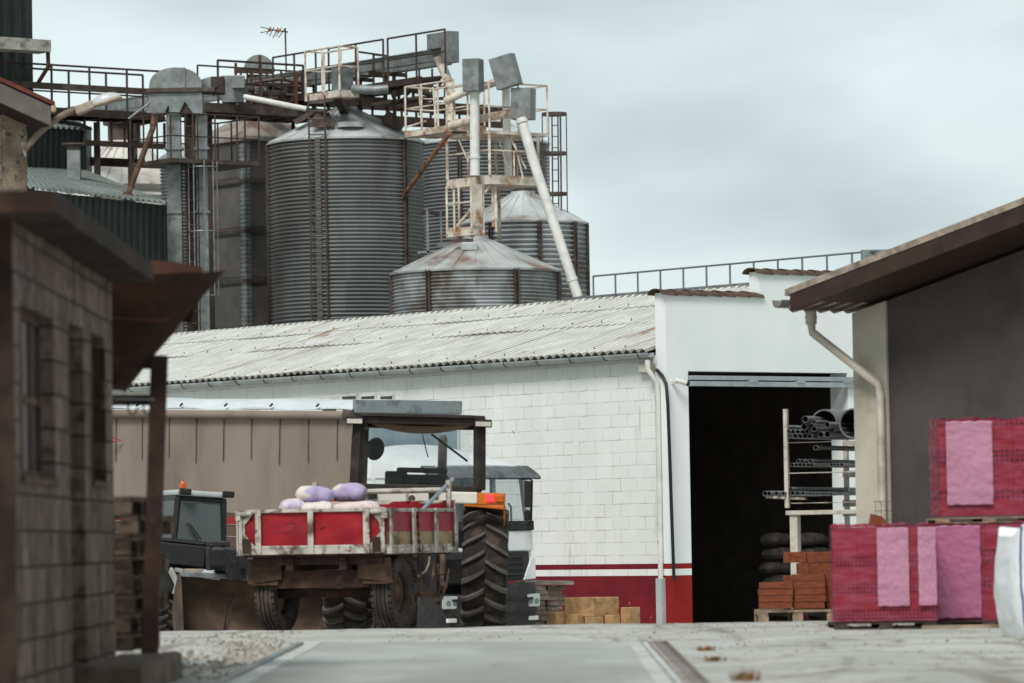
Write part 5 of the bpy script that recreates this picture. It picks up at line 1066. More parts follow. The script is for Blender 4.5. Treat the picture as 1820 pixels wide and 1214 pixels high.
m = MB(); p = zt('K', 860, 925, 59.17); m.bx(p.x - .06, p.x + .06, p.y - .01, p.y + .03, p.z - .06, p.z + .06); p = zt('K', 300, 915, 59.17); m.bx(p.x - .08, p.x + .08, p.y - .01, p.y + .03, p.z - .04, p.z + .04); m.build('number_lamp', m_black, tr, True, bev=.01)
# hitch, arms, hoses
m = MB()
for sd in (-1, 1): m.bar((sd * .28, -.3, .95), (sd * .38, -1.05, .62), .06, .08); m.bar((sd * .36, -.35, 1.45), (sd * .36, -.85, .72), .045); m.tube((sd * .36, -.8, .78), (sd * .36, -.62, 1.08), .05, 10)
m.bar((0, -.4, 1.2), (0, -.75, 1.0), .06); m.bx(-.35, .35, -1.0, -.94, .5, .56); m.build('linkage', mat('oily linkage steel', '4a3c33', .6, .3, .3, 6, c2='77604a', amt=.35, ps=6), tr)
m = MB(); m.path([zt('M', 405, 530, 58.6), zt('M', 400, 590, 58.6), zt('M', 370, 660, 58.5), zt('M', 310, 700, 58.4), zt('M', 255, 695, 58.3)], .014, 6); m.build('hose', mat('pale hose', 'a08b76', .7), tr, True, smooth=True)
m = MB(); m.path([zt('M', 450, 560, 58.9), zt('M', 438, 680, 58.9), zt('M', 425, 800, 58.8), zt('M', 445, 900, 58.8), zt('M', 480, 940, 58.7)], .02, 8); m.path([zt('M', 575, 640, 58.9), zt('M', 550, 780, 58.8), zt('M', 515, 880, 58.8), zt('M', 490, 930, 58.7)], .018, 8); m.build('hydraulic_ram', mat('tan muddy steel', '4f3e31', .7, .2, .3, 6, c2='8b7152', amt=.33, ps=6), tr, True, smooth=True)
# ------------------------------------------------------------------ farm trailer
rc = V((-2.486, 55.285, 0)); tg = gz(rc.x, rc.y)
tl_ = thing('farm_trailer', 'small battered red and white drop side farm trailer behind the tractor', 'trailer', (rc.x, rc.y, tg), -math.radians(17.6))
m_tred = mat('dented red panel', '8f0d1b', .5, 0, .2, 3, c2='6d1118', amt=.42, ps=2, c3='4a2a22', amt3=.345, ps3=4.5, bs=2.2, bst=.45)
m_tframe = mat('dirty white frame', 'b9b4aa', .65, .05, .15, 5, c2='4a382d', amt=.43, ps=4.5, c3='6d5442', amt3=.39, ps3=9)
m_tbrown = mat('rusty trailer frame', '3b2a22', .85, .1, .3, 5, c2='5a4131', amt=.4, ps=4)
m_tmud = mat('muddy beige board', 'b9a283', .85, 0, .15, 4, c2='7a5d44', amt=.45, ps=4)
W2_, LT, zb_, ztp = .955, 2.63, .765 - tg, 1.315 - tg
m = MB(); m.bx(-W2_ + .03, W2_ - .03, .04, LT - .03, zb_ - .03, zb_ + .05); m.build('floor', m_tbrown, tl_)
m_tred2 = mat('brightened red board', 'b02f42', .6, 0, .12, 3, c2='93283a', amt=.4, ps=2, c3='7a4a44', amt3=.27, ps3=5)  # brighter copy of the red, painted to offset the dim light on the sides
def board(name, P0_, P1_, posts, split, z0, z1, nrm, ends=False):
    """a framed drop side between two points"""
    P0_ = V(P0_); P1_ = V(P1_); d = P1_ - P0_; n_ = V(nrm); pt = lambda f, z, o=0.: P0_ + d * f + n_ * o + V((0, 0, z))
    def quad(mb, f0, f1, za, zc, o0, o1): mb.hexa([pt(f0, za, o0), pt(f1, za, o0), pt(f1, zc, o0), pt(f0, zc, o0)], [pt(f0, za, o1), pt(f1, za, o1), pt(f1, zc, o1), pt(f0, zc, o1)])
    m = MB(); zm = z0 + .1
    def fn(u, v_): 
        b = .018 * nz((u * 5 + 3 * z0, v_ * 3, 1.3)); return pt(u, zm + (z1 - zm) * v_, b)
    if split: 
        zsp = zm + (z1 - zm) * split
        m.grid(lambda u, v_: pt(u, zm + (zsp - zm) * v_, 0), 24, 4, th=n_ * -.025); lowp = m; m = MB(); m.grid(lambda u, v_: pt(u, zsp + (z1 - zsp) * v_, .006 * nz((u * 6, v_ * 3, 2))), 24, 6, th=n_ * -.025)
    else: m.grid(fn, 40, 12, th=n_ * -.025)
    bo = m.build(name, m_tred2 if split else m_tred, tl_, smooth=True, ang=50)
    if split: lowp.build('mud_panel', m_tmud, bo)
    m = MB(); L_ = d.length
    quad(m, 0, 1, z1 - .035, z1 + .008, -.03, .03); quad(m, 0, 1, z0, z0 + .07, -.03, .035); quad(m, 0, 1, z0 + .072, z0 + .11, -.01, .03)
    for f, wd in posts: quad(m, f - wd / L_ / 2, f + wd / L_ / 2, z0 + .0, z1 + .012, .0301, .055)
    if ends:
        for f0, f1, s_ in ((.02, .105, 1), (.98, .895, -1)):
            for zc, sg in ((z0 + .11, 1), (z1 - .035, -1)):
                m.prism([pt(f0, zc, .021), pt(f1, zc, .021), pt(f0, zc + sg * .19, .021)], n_ * .012)
            quad(m, min(f0, f0 + s_ * .02), max(f0, f0 + s_ * .02), z0 + .11, z1 - .035, .02, .034)
    m.build('frame', m_tframe, bo, bev=.006); return bo
tb = board('tailboard', (-W2_, 0, 0), (W2_, 0, 0), ((.013, .05), (.135, .075), (.495, .075), (.875, .085), (.985, .05)), 0, zb_, ztp, (0, -1, 0), True)
m_crease = mat('dark dent crease', '3d1216', .7)
for pl in (((250, 335), (300, 310), (345, 296), (395, 288)), ((375, 455), (440, 450), (490, 432), (530, 405), (525, 385), (490, 375), (440, 386)), ((700, 420), (735, 405), (760, 418)), ((860, 330), (885, 352), (910, 350))):
    m = MB(); m.path([zt('J', x, y, 55.255 + (x - 640) * -.00008) for x, y in pl], .0045, 5); m.build('dent_crease', m_crease, tb, True)
board('side_board', (W2_, .02, 0), (W2_, LT, 0), ((.02, .08), (.35, .09), (.68, .09), (.985, .09)), .38, zb_ - .01, ztp - .01, (1, 0, 0))
board('side_board', (-W2_, LT, 0), (-W2_, .02, 0), ((.02, .08), (.35, .09), (.68, .09), (.985, .09)), .38, zb_ - .01, ztp - .01, (-1, 0, 0))
hbz = ztp + .10; board('headboard', (W2_, LT, 0), (-W2_, LT, 0), ((.02, .09), (.5, .08), (.98, .09)), 0, zb_, hbz, (0, 1, 0))
m = MB()
for sd in (-1, 1): m.bar((sd * (W2_ - .05), LT - .04, zb_), (sd * (W2_ - .05), LT - .04, ztp + .36), .07, .06)
m.tube((-W2_, LT - .06, ztp + .235), (W2_ - .05, LT - .06, ztp + .235), .035, 10); m.tube((-.2, LT - .06, hbz), (-.2, LT - .06, ztp + .235), .02, 8); m.tube((.35, LT - .06, hbz), (.35, LT - .06, ztp + .235), .02, 8); m.build('head_rail', m_tframe, tl_, bev=.005)
for sd in (-1, 1):
    m = MB(); m.tube((sd * (W2_ - .18), -.05, ztp - .04), (sd * (W2_ + .03), -.05, ztp - .04), .028, 10); m.bx(sd * (W2_) - .03, sd * W2_ + .03, -.07, -.02, ztp - .12, ztp + .0); m.build('latch', m_tframe, tb)
    m = MB(); m.bx(sd * .845 - .05, sd * .845 + .05, -.066, -.056, zb_ + .02, zb_ + .2); m.build('hinge_strap', m_tbrown, tb)
for f in (.14, .5, .86):
    m = MB(); y = LT * f; m.tube((W2_ + .04, y, zb_ + .03), (W2_ + .1, y, zb_ + .03), .03, 8); m.bx(W2_ + .04, W2_ + .075, y - .05, y + .05, zb_ + .0, zb_ + .09); m.build('side_latch', m_tframe, tl_, bev=.006)
m = MB(); m.bx(-.4, -.3, .1, 2.6, zb_ - .2, zb_ - .035); m.bx(.3, .4, .1, 2.6, zb_ - .2, zb_ - .035); m.bx(-.85, .85, .15, .25, zb_ - .13, zb_ - .03); m.bx(-.8, .8, .70, .85, .42, .53); m.bx(-.42, -.28, .6, .95, .53, zb_ - .2); m.bx(.28, .42, .6, .95, .53, zb_ - .2); m.bx(-.62, .62, .28, .34, zb_ - .42, zb_ - .2); m.bar((-.35, 2.5, zb_ - .15), (0, 3.75, .62), .08); m.bar((.35, 2.5, zb_ - .15), (0, 3.75, .62), .08); m.build('chassis', m_tbrown, tl_, bev=.008)
for sd in (-1, 1):
    m = MB(); m.grid(lambda u, v_: (sd * (.55 + .36 * v_), .77 - .56 * math.cos(math.radians(15 + 150 * u)), .47 + .56 * math.sin(math.radians(15 + 150 * u)) * .82), 14, 2, th=(0, 0, .012)); m.prism([(sd * .5, .2, zb_ - .05), (sd * .93, .2, zb_ - .05), (sd * .95, .22, .60), (sd * .5, .22, .66)], (0, .02, 0)); m.build('mudguard', mat('muddy brown mudguard', '5a4536', .9, 0, .3, 5, c2='3c2c23', amt=.45, ps=3), tl_)
    wheel(tl_, (sd * .765, .77, .475), .475, .25, 'rib', sd, mat('dusty trailer tyre', '3f3833', .9, 0, .3, 6, c2='65564a', amt=.38, ps=3.0), mat('muddy rim', '6d553f', .8, .1, .25, 5, c2='4a3226', amt=.4, ps=4), hub=.62)
chp = [zt('M', 302, 130, 56.2), zt('M', 306, 250, 56.0), zt('M', 316, 420, 56.0), zt('M', 325, 600, 56.0), zt('M', 336, 780, 56.0), zt('M', 352, 985, 56.0)]
m = MB(); seg = []
for a, b in zip(chp, chp[1:]):
    k = int((b - a).length / .045); seg += [a + (b - a) * i / k for i in range(k)]
for i, p in enumerate(seg[:-1]): m.bar(p, seg[i + 1], .014 if i % 2 else .03, .03 if i % 2 else .014)
m.build('chain', m_rust, None, True, label='rusty chain hanging down over the right side of the farm trailer', cat='chain')
m = MB(); m.tube(at(749, 908, 57.0), at(805, 851, 57.6), .026, 10); m.build('metal_tube', m_steelbar, None, True, smooth=True, label='shiny metal tube leaning out of the farm trailer', cat='tube')
# sacks
def sack_mesh(L_, W_, H_, seed, sag=0.):
    m = MB()
    def fn(u, v_):
        a = 2 * math.pi * v_; t_ = 2 * u - 1; e = (1 - abs(t_) ** 4.5) ** .5; sq = lambda x, k: math.copysign(abs(x) ** k, x)
        y = W_ / 2 * sq(math.cos(a), .75) * (.6 + .4 * e); z = H_ / 2 * sq(math.sin(a), .8) * e
        k = .05 * nz((t_ * 3 + seed, y * 7, z * 7)) + .016 * nz((t_ * 11 + seed, y * 22, z * 18))
        return (L_ / 2 * t_, y * (1 + k * 2.5), z * (1 + k * 2) + .012 * math.sin(t_ * 2 + seed) - sag * t_ * t_ + H_ / 2)
    m.grid(fn, 36, 28); return m
def lav(name, a, b, amt):
    return mat(name, a, .65, 0, .1, 6, c2=b, amt=amt, ps=1.3, soft=.04, bs=16, bst=.5)
m_lav = lav('lavender woven sack', 'aea2c4', 'ddd4c0', .50); m_lav2 = lav('pale lavender sack', 'c3b9cd', 'ddd2cb', .5); m_pnk = mat('pale netted sack', 'dcd0cb', .8, 0, .2, 30, c2='b9878f', amt=.4, ps=30)
for (x0, x1, y0, y1, Y, yaw, lean, mm_, lab) in (
    (338, 522, 497, 583, 56.1, .1, .0, m_lav, 'plump lavender sack with cream top, upper left of the trailer load'),
    (512, 676, 484, 574, 56.5, -.12, .06, m_lav, 'lavender sack slumped over the right side of the trailer load'),
    (262, 385, 560, 640, 56.0, .15, 0, m_lav2, 'pale lavender sack just showing at the left end of the trailer load'),
    (366, 520, 566, 650, 55.8, 0, 0, m_lav2, 'pale lavender sack under the plump cream topped one'),
    (500, 745, 568, 650, 56.1, 0, 0, m_pnk, 'white and pink netted sack lying along the trailer tailboard')):
    a = zt('E', x0, y1, Y); b = zt('E', x1, y0, Y); m = sack_mesh(b.x - a.x, .42, b.z - a.z, x0 * .1)
    o = m.build('sack', mm_, None, smooth=True, label=lab, cat='sack', group='sacks loaded on the farm trailer', origin=(0, 0, 0)); o.location = ((a.x + b.x) / 2, Y, a.z); o.rotation_euler = (0, lean, yaw); TM[o] = Matrix()
    m = MB(); m.path([(.04 * (1 if x0 < 500 else -1), .20 * math.cos(t_), (b.z - a.z) / 2 + (b.z - a.z) * .51 * math.sin(t_) + .012) for t_ in (math.pi * (1 + k / 10) * 1 for k in range(11))], .006, 5); 
# ------------------------------------------------------------------ lorry
kg = gz(-1.4, 76)
m_twhite = mat('lorry white paint', 'e2e5e5', .35, 0, .05, 2, c2='c8c8c4', amt=.3, ps=2, bst=.02, spec=.5)
tk = thing('lorry', 'white lorry tractor unit with dark sun visor facing the yard behind the tractor', 'lorry', (-1.444, 76, kg), math.pi / 4)
CW = 2.5; AG = .91 - kg
def kz(py, px=935, Y=77.8): return (962 - .017 * (px - 640) - py) * Y / FPX + AG
zvt, zvb, zwb, zsb, zgb, zbb = kz(829), kz(852), kz(925), kz(942), kz(1030), kz(1109)
zwt = kz(979); zrf = zvt + .14
m = MB(); # lower shell
m.bx(0, CW, .06, 1.75, zgb, zsb); m.bx(0.02, CW - .02, 0, .0599, zwt + .0, zsb)
for x0 in (0, CW - .09): m.bx(x0, x0 + .09, .9, 1.0, zsb, zvb + .1); m.bx(x0, x0 + .09, 1.35, 1.75, zsb, zvb + .1)
m.bx(.09, CW - .09, 1.68, 1.75, zsb, zvb + .1)
for x0, x1 in ((.0, .12), (CW - .12, CW)): m.hexa([(x0, .0, zsb), (x1, .0, zsb), (x1, .12, zsb), (x0, .12, zsb)], [(x0, .14, zvb + .05), (x1, .14, zvb + .05), (x1, .26, zvb + .05), (x0, .26, zvb + .05)])
m.bx(0, .06, 1.0, 1.35, zsb, zvb + .1)
m.build('cab', m_twhite, tk, bev=.03)
m = MB(); m.grid(lambda u, v_: (CW * u, .12 + 1.65 * v_, zvb + .06 + (.20 + .42 * (v_ ** .9) ) * (math.sin(math.pi * min(1, max(0, u)) ) ** .14) * (1 if v_ < .92 else (1 - v_) / .08)), 26, 20, th=(0, 0, -.04)); m.build('cab_roof', m_twhite, tk, smooth=True)
m = MB(); m.grid(lambda u, v_: (-.02 + (CW + .04) * u, -.20 + .34 * v_ + .05 * (2 * u - 1) ** 2 * .3, zvb + (zvt - zvb + .02) * (.12 * (1 - v_) + v_ ** .8) - .0), 20, 6, th=(0, .03, -.03)); m.build('sun_visor', mat('smoked visor', '6a6f71', .25, .2, .25, 4, c2='4a4a4a', amt=.45, ps=3), tk, smooth=True)
m = MB(); m.hexa([(.12, .02, zsb), (CW - .12, .02, zsb), (CW - .12, .16, zvb + .04), (.12, .16, zvb + .04)], [(.12, .028, zsb), (CW - .12, .028, zsb), (CW - .12, .168, zvb + .04), (.12, .168, zvb + .04)]); m.build('windscreen', m_screen, tk)
for x0 in (.03, CW - .04): m = MB(); m.hexa([(x0, .14, zsb), (x0, .9, zsb), (x0, .9, zvb + .04), (x0, .28, zvb + .04)], [(x0 + .008, .14, zsb), (x0 + .008, .9, zsb), (x0 + .008, .9, zvb + .04), (x0 + .008, .28, zvb + .04)]); m.build('side_window', m_screen, tk)
m = MB(); m.bx(.01, CW - .01, -.02, .05, zsb - .0, zwb); m.bx(.1, CW - .1, .1, .5, zsb - .05, zwb - .06); m.build('scuttle', m_darkplastic, tk, bev=.015)
m = MB(); m.path([(1.9, -.04, zwb - .05), (1.5, -.0, zwb + .1), (1.45, .02, zwb + .2)], .014, 6); m.build('wiper', m_black, tk)
m = MB(); m.bx(.14, CW - .14, -.01, .055, zgb, zwt - .005); 
for i in range(4): z = zgb + .08 + i * .1; m.bx(.3, CW - .3, -.035, -.011, z, z + .045)
m.build('grille', m_darkplastic, tk, bev=.01)
for x0, x1, s_ in ((.0, .3, 1), (CW - .3, CW, -1)):
    xa, xb = (x0, x1) if s_ > 0 else (x1, x0)
    m = MB(); m.prism([(xa, -.03, zgb + .02), (xb, -.03, zgb + .0), (xa + s_ * .1, -.03, zwt - .1), (xa, -.03, zwt - .12)], (0, .07, 0)); m.build('corner_deflector', m_twhite, tk, bev=.012)
m = MB(); m.grid(lambda u, v_: (-.01 + (CW + .02) * u, -.22 + .22 * abs(2 * u - 1) ** 6 - .03 * math.sin(math.pi * v_), zbb + (zgb - .04 - zbb) * v_), 30, 5, th=(0, .35, 0)); bu = m.build('bumper', m_darkplastic, tk, smooth=True, ang=50)
m = MB(); m.bx(.3, CW - .3, -.262, -.2, kz(1064), kz(1060)); m.bx(.3, CW - .3, -.26, -.21, kz(1088), kz(1086)); m.build('bumper_trim', m_black, bu)
for x in (.27, CW - .27):
    m = MB(); m.bx(x - .17, x + .17, -.225, -.15, kz(1077), kz(1054)); hl = m.build('headlight', mat('chrome lamp bowl', 'c9cccb', .2, .6, .1), tk, bev=.02)
    for dx in (-.07, .08): m = MB(); m.tube((x + dx, -.226, kz(1067)), (x + dx, -.24, kz(1067)), .05, 14); m.build('lens', m_lens, hl, smooth=True)
    m = MB(); m.bx(x - .12, x + .1, -.25, -.2, kz(1100.5), kz(1093)); m.build('fog_light', mat('fog lamp lens', 'cfcfc8', .25, bst=0), bu, bev=.012)
for x, sd in ((.3, -1), (CW - .3, 1)): wheel(tk, (x, 1.15, .5), .5, .3, 'rib', sd, m_tyre, m_galvdark)
m = MB(); m.bx(.5, CW - .5, .3, 5.5, .55, .85); m.build('chassis', m_black, tk)
mxp = [zt('K', 1652, 762, 77.4), zt('K', 1725, 762, 77.4), zt('K', 1746, 782, 77.4), zt('K', 1738, 1150, 77.4), zt('K', 1722, 1178, 77.4), zt('K', 1668, 1176, 77.4)]
m = MB(); m.path(mxp, .022, 8); ma = m.build('mirror_frame', m_black, tk, True, smooth=True)
m = MB(); a, b = zt('K', 1680, 1020, 77.4), zt('K', 1736, 780, 77.4); m.bx(a.x, b.x, 77.3, 77.46, a.z, b.z); a, b = zt('K', 1678, 1140, 77.4), zt('K', 1730, 1042, 77.4); m.bx(a.x, b.x, 77.3, 77.46, a.z, b.z); m.build('mirror', m_black, ma, True, bev=.03)
m = MB(); m.path([(CW - .2, .35, zwb - .1), (CW - .2, .35, zwb + .25), (CW - .16, .45, zwb + .3)], .02, 8); m.build('grab_handle', m_cream2, tk, smooth=True)
# semi trailer
m_curt = mat('taupe curtain', '877a6f', .75, 0, .08, 1.2, c2='75695f', amt=.42, ps=.9, st=(1, 1, .35), bst=.12, bs=8); m_tarp = mat('white roof tarp', 'c9d0d1', .6, 0, .06, 2, c2='b9bab6', amt=.3, ps=2)
se = thing('semi_trailer', 'long curtain sided semi trailer with taupe curtain and white roof edge', 'semi trailer', (-1.444, 76, kg), math.pi / 4, rx=.036)
Y0_, Y1_ = 1.95, 14.5; zt0_ = 3.28 - kg - .02; zc1 = zt0_ - .30; zc0 = zc1 - 1.75
m = MB(); m.grid(lambda u, v_: (.0 + .018 * math.sin(u * 105) * (1 - v_) + .01 * nz((u * 30, v_ * 2, 0)), Y0_ + .06 + (Y1_ - Y0_ - .06) * u, zc0 + (zc1 - zc0) * v_), 150, 6, th=(.01, 0, 0)); cu = m.build('curtain', m_curt, se, smooth=True, ang=60)
m_strap = mat('dark curtain strap', '6a5f57', .8)
for k in range(16): m = MB(); y = Y0_ + .42 + k * .74; m.bx(-.024, -.006, y - .009, y + .009, zc1 - .72 - .05 * (k % 3), zc1); m.build('curtain_strap', m_strap, cu)
m = MB(); m.tube((-.055, Y0_ + .12, zc1 + .05), (-.055, Y1_, zc1 + .05), .075, 12); m.build('curtain_roll', m_curt, se, smooth=True); m = MB(); m.tube((-.06, Y0_ - .02, zc1 + .05), (-.06, Y0_ + .16, zc1 + .05), .09, 14); m.build('roll_end', m_galvdark, se, smooth=True)
m = MB(); m.grid(lambda u, v_: (-.06 + 2.6 * v_, Y0_ + .0 + (Y1_ - Y0_) * u, zt0_ - .14 + (.14 + .03 * nz((u * 9, 1, 2))) * min(1, v_ * 14) + .03 * math.sin(math.pi * v_) + .02 * math.sin(u * 40) * (1 - v_)), 60, 16, th=(0, 0, -.02)); rt = m.build('roof_tarp', m_tarp, se, smooth=True, ang=50)
m = MB(); m.bx(-.05, -.0, Y0_, Y1_, zc1 + .14, zt0_ - .15); m.build('roof_rail', m_galvdark, se)
for k in range(9): m = MB(); y = Y0_ + .8 + k * 1.2; m.tube((-.1, y, zt0_ - .06), (-.1, y + .06, zt0_ - .1), .02, 8); m.build('eyelet', m_galvdark, rt)
m = MB(); m.bx(.0, 2.5, Y0_ - .02, Y0_ + .03, 1.2, zt0_ - .2); 
for x in (.85, 1.7): m.bx(x - .012, x + .012, Y0_ - .03, Y0_ - .02, 1.2, zt0_ - .2)
m.build('front_wall', mat('blue grey bulkhead', '9aa9b1', .55, .1, .1, 2, c2='8a949a', amt=.4, ps=1.5), se)
m = MB(); m.bx(-.03, 2.53, Y0_ - .06, Y0_ + .02, zt0_ - .2, zt0_ + .02); m.build('header', mat('grey header sheet', '8e979a', .55, .3, .15, 3, c2='6f7173', amt=.4, ps=3), se, bev=.01)
for x in (-.02, 2.45): m = MB(); m.bx(x, x + .07, Y0_ - .04, Y0_ + .05, 1.1, zt0_ - .2); m.build('corner_post', m_tarp, se, bev=.01)
m = MB(); m.bx(-.02, .05, Y0_ + .06, Y1_, zc0 - .14, zc0 - .01); m.build('side_rail', mat('red side rail', '8c2228', .6, 0, .15, 4), se)
m = MB(); 
for i in range(4): m.bx(.0, .04, Y0_ + .06, Y1_, 1.2 + i * .21, 1.2 + i * .21 + .205)
m.build('drop_side', mat('brown drop side', '55473d', .8, 0, .2, 3), se)
m = MB(); m.bx(.1, 2.4, Y0_ + .4, Y1_, 1.02, 1.19); m.bx(.7, 1.0, Y0_ + .5, Y1_, .8, 1.02); m.bx(1.5, 1.8, Y0_ + .5, Y1_, .8, 1.02); m.build('chassis', m_black, se)
for y in (9.2, 10.5, 11.8):
    for x, sd in ((.25, -1), (2.25, 1)): wheel(se, (x, y, .5 - .036 * y), .5, .35, 'rib', sd, m_tyre, m_galvdark)
m = MB(); m.bx(.06, .1, Y0_ + 1.2, Y1_, .2, 1.18); m.build('side_guard', m_black, se)
m = MB(); m.bx(.10, .14, 1.5, 5.5, .06, .6); m.build('side_skirt', m_black, tk)
m = MB(); m.bx(.16, .75, 2.0, 3.6, .28, .95); m.build('fuel_tank', m_galvdark, tk, bev=.08)
p = zt('C', 665, 463, 81.7); m = MB(); m.path([zt('C', x, y, 81.6) for x, y in ((640, 455), (690, 468), (732, 482), (690, 485), (650, 490))], .012, 6); m.build('red_strap', mat('red strap', 'a0262a', .6), se, True)
# ------------------------------------------------------------------ telehandler with bucket
m_lglass = glass_mat('sooty pane', (.50, .54, .54), .30, .08)
LYY = 72.; lgz = gz(-4.9, LYY)
ld = thing('telehandler', 'dark telehandler with orange beacon and wide muddy bucket behind the farm trailer', 'telehandler', (-4.9, LYY, lgz), .30, ry=.075)
m_ldark = mat('charcoal machine paint', '1f2021', .5, .1, .15, 4, c2='37322d', amt=.33, ps=3); m_lgrey = mat('grey machine roof', 'b4b9b9', .5, 0, .1, 3, c2='8b8780', amt=.35, ps=3)
zc_ = .91 - lgz
zro = 1.77 - lgz - .10; zsi = .98 - lgz
m = MB(); # cab frame: x -.55...45
cx0, cx1, cy0, cy1 = -.83, .03, -.55, .8
for x, y, xt, yt in ((cx0, cy0, cx0 + .06, cy0 + .1), (cx1, cy0, cx1 - .06, cy0 + .1), (cx0, cy1, cx0 + .06, cy1), (cx1, cy1, cx1 - .06, cy1)): m.bar((x, y, .7), (xt, yt, zro - .05), .085, .085)
m.bx(cx0, cx1, cy0, cy1, .7, zsi - .25); m.bar((cx0 + .05, cy0 + .1, zro - .07), (cx1 - .05, cy0 + .1, zro - .07), .07); m.bar((cx0 + .05, cy0 + .1, zro - .07), (cx0 + .05, cy1, zro - .07), .07); m.bar((cx1 - .05, cy0 + .1, zro - .07), (cx1 - .05, cy1, zro - .07), .07); m.build('cab_frame', m_ldark, ld, bev=.012)
m = MB(); m.bx(cx0 - .0, cx1 + .0, cy0 + .02, cy1 + .05, zro - .03, zro + .06); m.build('cab_roof', m_lgrey, ld, bev=.03)
m = MB(); m.hexa([(cx0 + .05, cy0 + .01, zsi - .25), (cx1 - .05, cy0 + .01, zsi - .25), (cx1 - .09, cy0 + .1, zro - .1), (cx0 + .09, cy0 + .1, zro - .1)], [(cx0 + .05, cy0 + .018, zsi - .25), (cx1 - .05, cy0 + .018, zsi - .25), (cx1 - .09, cy0 + .108, zro - .1), (cx0 + .09, cy0 + .108, zro - .1)]); m.build('windscreen', m_lglass, ld)
for x in (cx0 + .03, cx1 - .03): m = MB(); m.bx(x - .004, x + .004, cy0 + .12, cy1 - .05, zsi - .25, zro - .1); m.build('side_window', m_lglass, ld)
m = MB(); m.bx(cx0 + .05, cx1 - .05, cy1 - .01, cy1 - .002, zsi - .25, zro - .1); m.build('rear_window', m_lglass, ld)
m = MB(); m.bx(-.6, -.15, .1, .5, .9, 1.1); m.bx(-.6, -.15, .45, .58, 1.1, 1.55); m.build('seat', m_black, ld, bev=.03)
m = MB(); m.tube((-.62, -.1, zro + .06), (-.62, -.1, zro + .10), .05, 14); bc = m.build('beacon', m_black, ld); m = MB(); m.lathe([(.05, 0), (.054, .05), (.046, .09), (.025, .115), (0, .12)], 18, (-.62, -.1, zro + .10)); am = NT('amber beacon'); am.p.inputs['Base Color'].default_value = (.75, .13, .02, 1); am.p.inputs['Roughness'].default_value = .15; am.p.inputs['Transmission Weight'].default_value = .3; m.build('dome', am.m, bc, smooth=True)
for x in (cx0 + .14, cx1 - .02): m = MB(); m.bx(x - .09, x + .09, cy0 - .12, cy0 - .0, zro - .02, zro + .08); m.build('work_light', m_black, ld, bev=.02)
m = MB()
for dx in (0, .06): m.path([zt('L', 255 + dx * 300, 375, 71.3), zt('L', 300 + dx * 330, 430, 71.3), zt('L', 345 + dx * 380, 500, 71.3)], .012, 6)
m.build('wiper', m_black, ld, True)
m = MB(); m.bar(at(276, 980, 71.3), at(372, 990, 70.9), .30, .34); m.bar(at(280, 957, 71.3), at(372, 967, 70.9), .31, .04); m.build('boom', m_ldark, ld, True, bev=.025)
m = MB()
for a, b, c, d in ((366, 408, 961, 972), (366, 375, 972, 1014), (399, 408, 972, 1014), (366, 408, 1014, 1020)): p, q = at(a, d, 70.65), at(b, c, 70.65); m.bx(p.x, q.x, 70.6, 70.9, p.z, q.z)
m.build('boom_collar', m_darkplastic, ld, True, bev=.02)
m = MB(); p, q = at(376, 1008, 70.4), at(420, 973, 70.4); m.bx(p.x, q.x, 70.2, 71.0, p.z, q.z); m.build('inner_boom', m_ldark, ld, True, bev=.03)
m = MB(); m.prism([at(x, y, 70.1) for x, y in ((398, 974), (424, 978), (440, 990), (440, 1012), (436, 1030), (408, 1032), (400, 1015))], (0, .3, 0)); m.prism([at(x, y, 70.0) for x, y in ((424, 986), (437, 988), (437, 1011), (424, 1011))], (0, .06, 0)); m.build('tool_carrier', m_ldark, ld, True, bev=.012)
m = MB(); m.path([zt('L', 570, 600, 69.95), zt('L', 590, 650, 69.9), zt('L', 630, 678, 69.9), zt('L', 645, 700, 69.95)], .015, 6); m.path([zt('L', 703, 610, 70), zt('L', 698, 680, 70), zt('L', 702, 745, 70)], .012, 6); m.build('hydraulic_hose', m_black, ld, True, smooth=True)
m = MB(); m.bx(-.75, .8, -.4, 1.9, .45, .95); m.bx(-1.0, -.45, -.2, 2.2, .9, 1.25); m.build('chassis', m_ldark, ld, bev=.04)
iv_ = TM[ld].inverted(); wp = iv_ @ at(289, 1047, 71.4)
wheel(ld, (wp.x, wp.y, .54), .54, .40, 'lug', -1, m_tyre, m_galvdark); wheel(ld, (wp.x + 1.75, wp.y, .54), .54, .40, 'lug', 1, m_tyre, m_galvdark)
for x in (wp.x, wp.x + 1.75): wheel(ld, (x, wp.y + 2.4, .54), .54, .40, 'lug', 1 if x > 0 else -1, m_tyre, m_galvdark)
m = MB(); m.grid(lambda u, v_: (wp.x - .22 + .44 * v_, wp.y - .62 * math.cos(math.radians(20 + 130 * u)), .54 + .62 * math.sin(math.radians(20 + 130 * u))), 12, 2, th=(0, 0, .03)); m.build('mudguard', m_ldark, ld, smooth=True)
bp = iv_ @ at(453, 1029, 70.6)
m_bkt = mat('muddy bucket steel', '544336', .75, .15, .3, 3, c2='40342b', amt=.45, ps=2, c3='94703c', amt3=.25, ps3=6, bst=.3)
m = MB(); hb_ = bp.z - .12
prof = [(-.50, .12), (-.2, .10), (.05, .13), (.22, .28), (.28, .5), (.2, .78), (.06, bp.z - .02), (-.02, bp.z)]
m.grid(lambda u, v_: (bp.x - 1.2 + 2.4 * u, *[prof[min(6, int(v_ * 7))][k] * (1 - (v_ * 7 - min(6, int(v_ * 7)))) + prof[min(6, int(v_ * 7)) + 1][k] * (v_ * 7 - min(6, int(v_ * 7))) + (bp.y if k == 0 else 0) for k in (0, 1)]), 12, 21, th=(0, .035, 0)); bk = m.build('bucket', m_bkt, ld, smooth=True, ang=45)
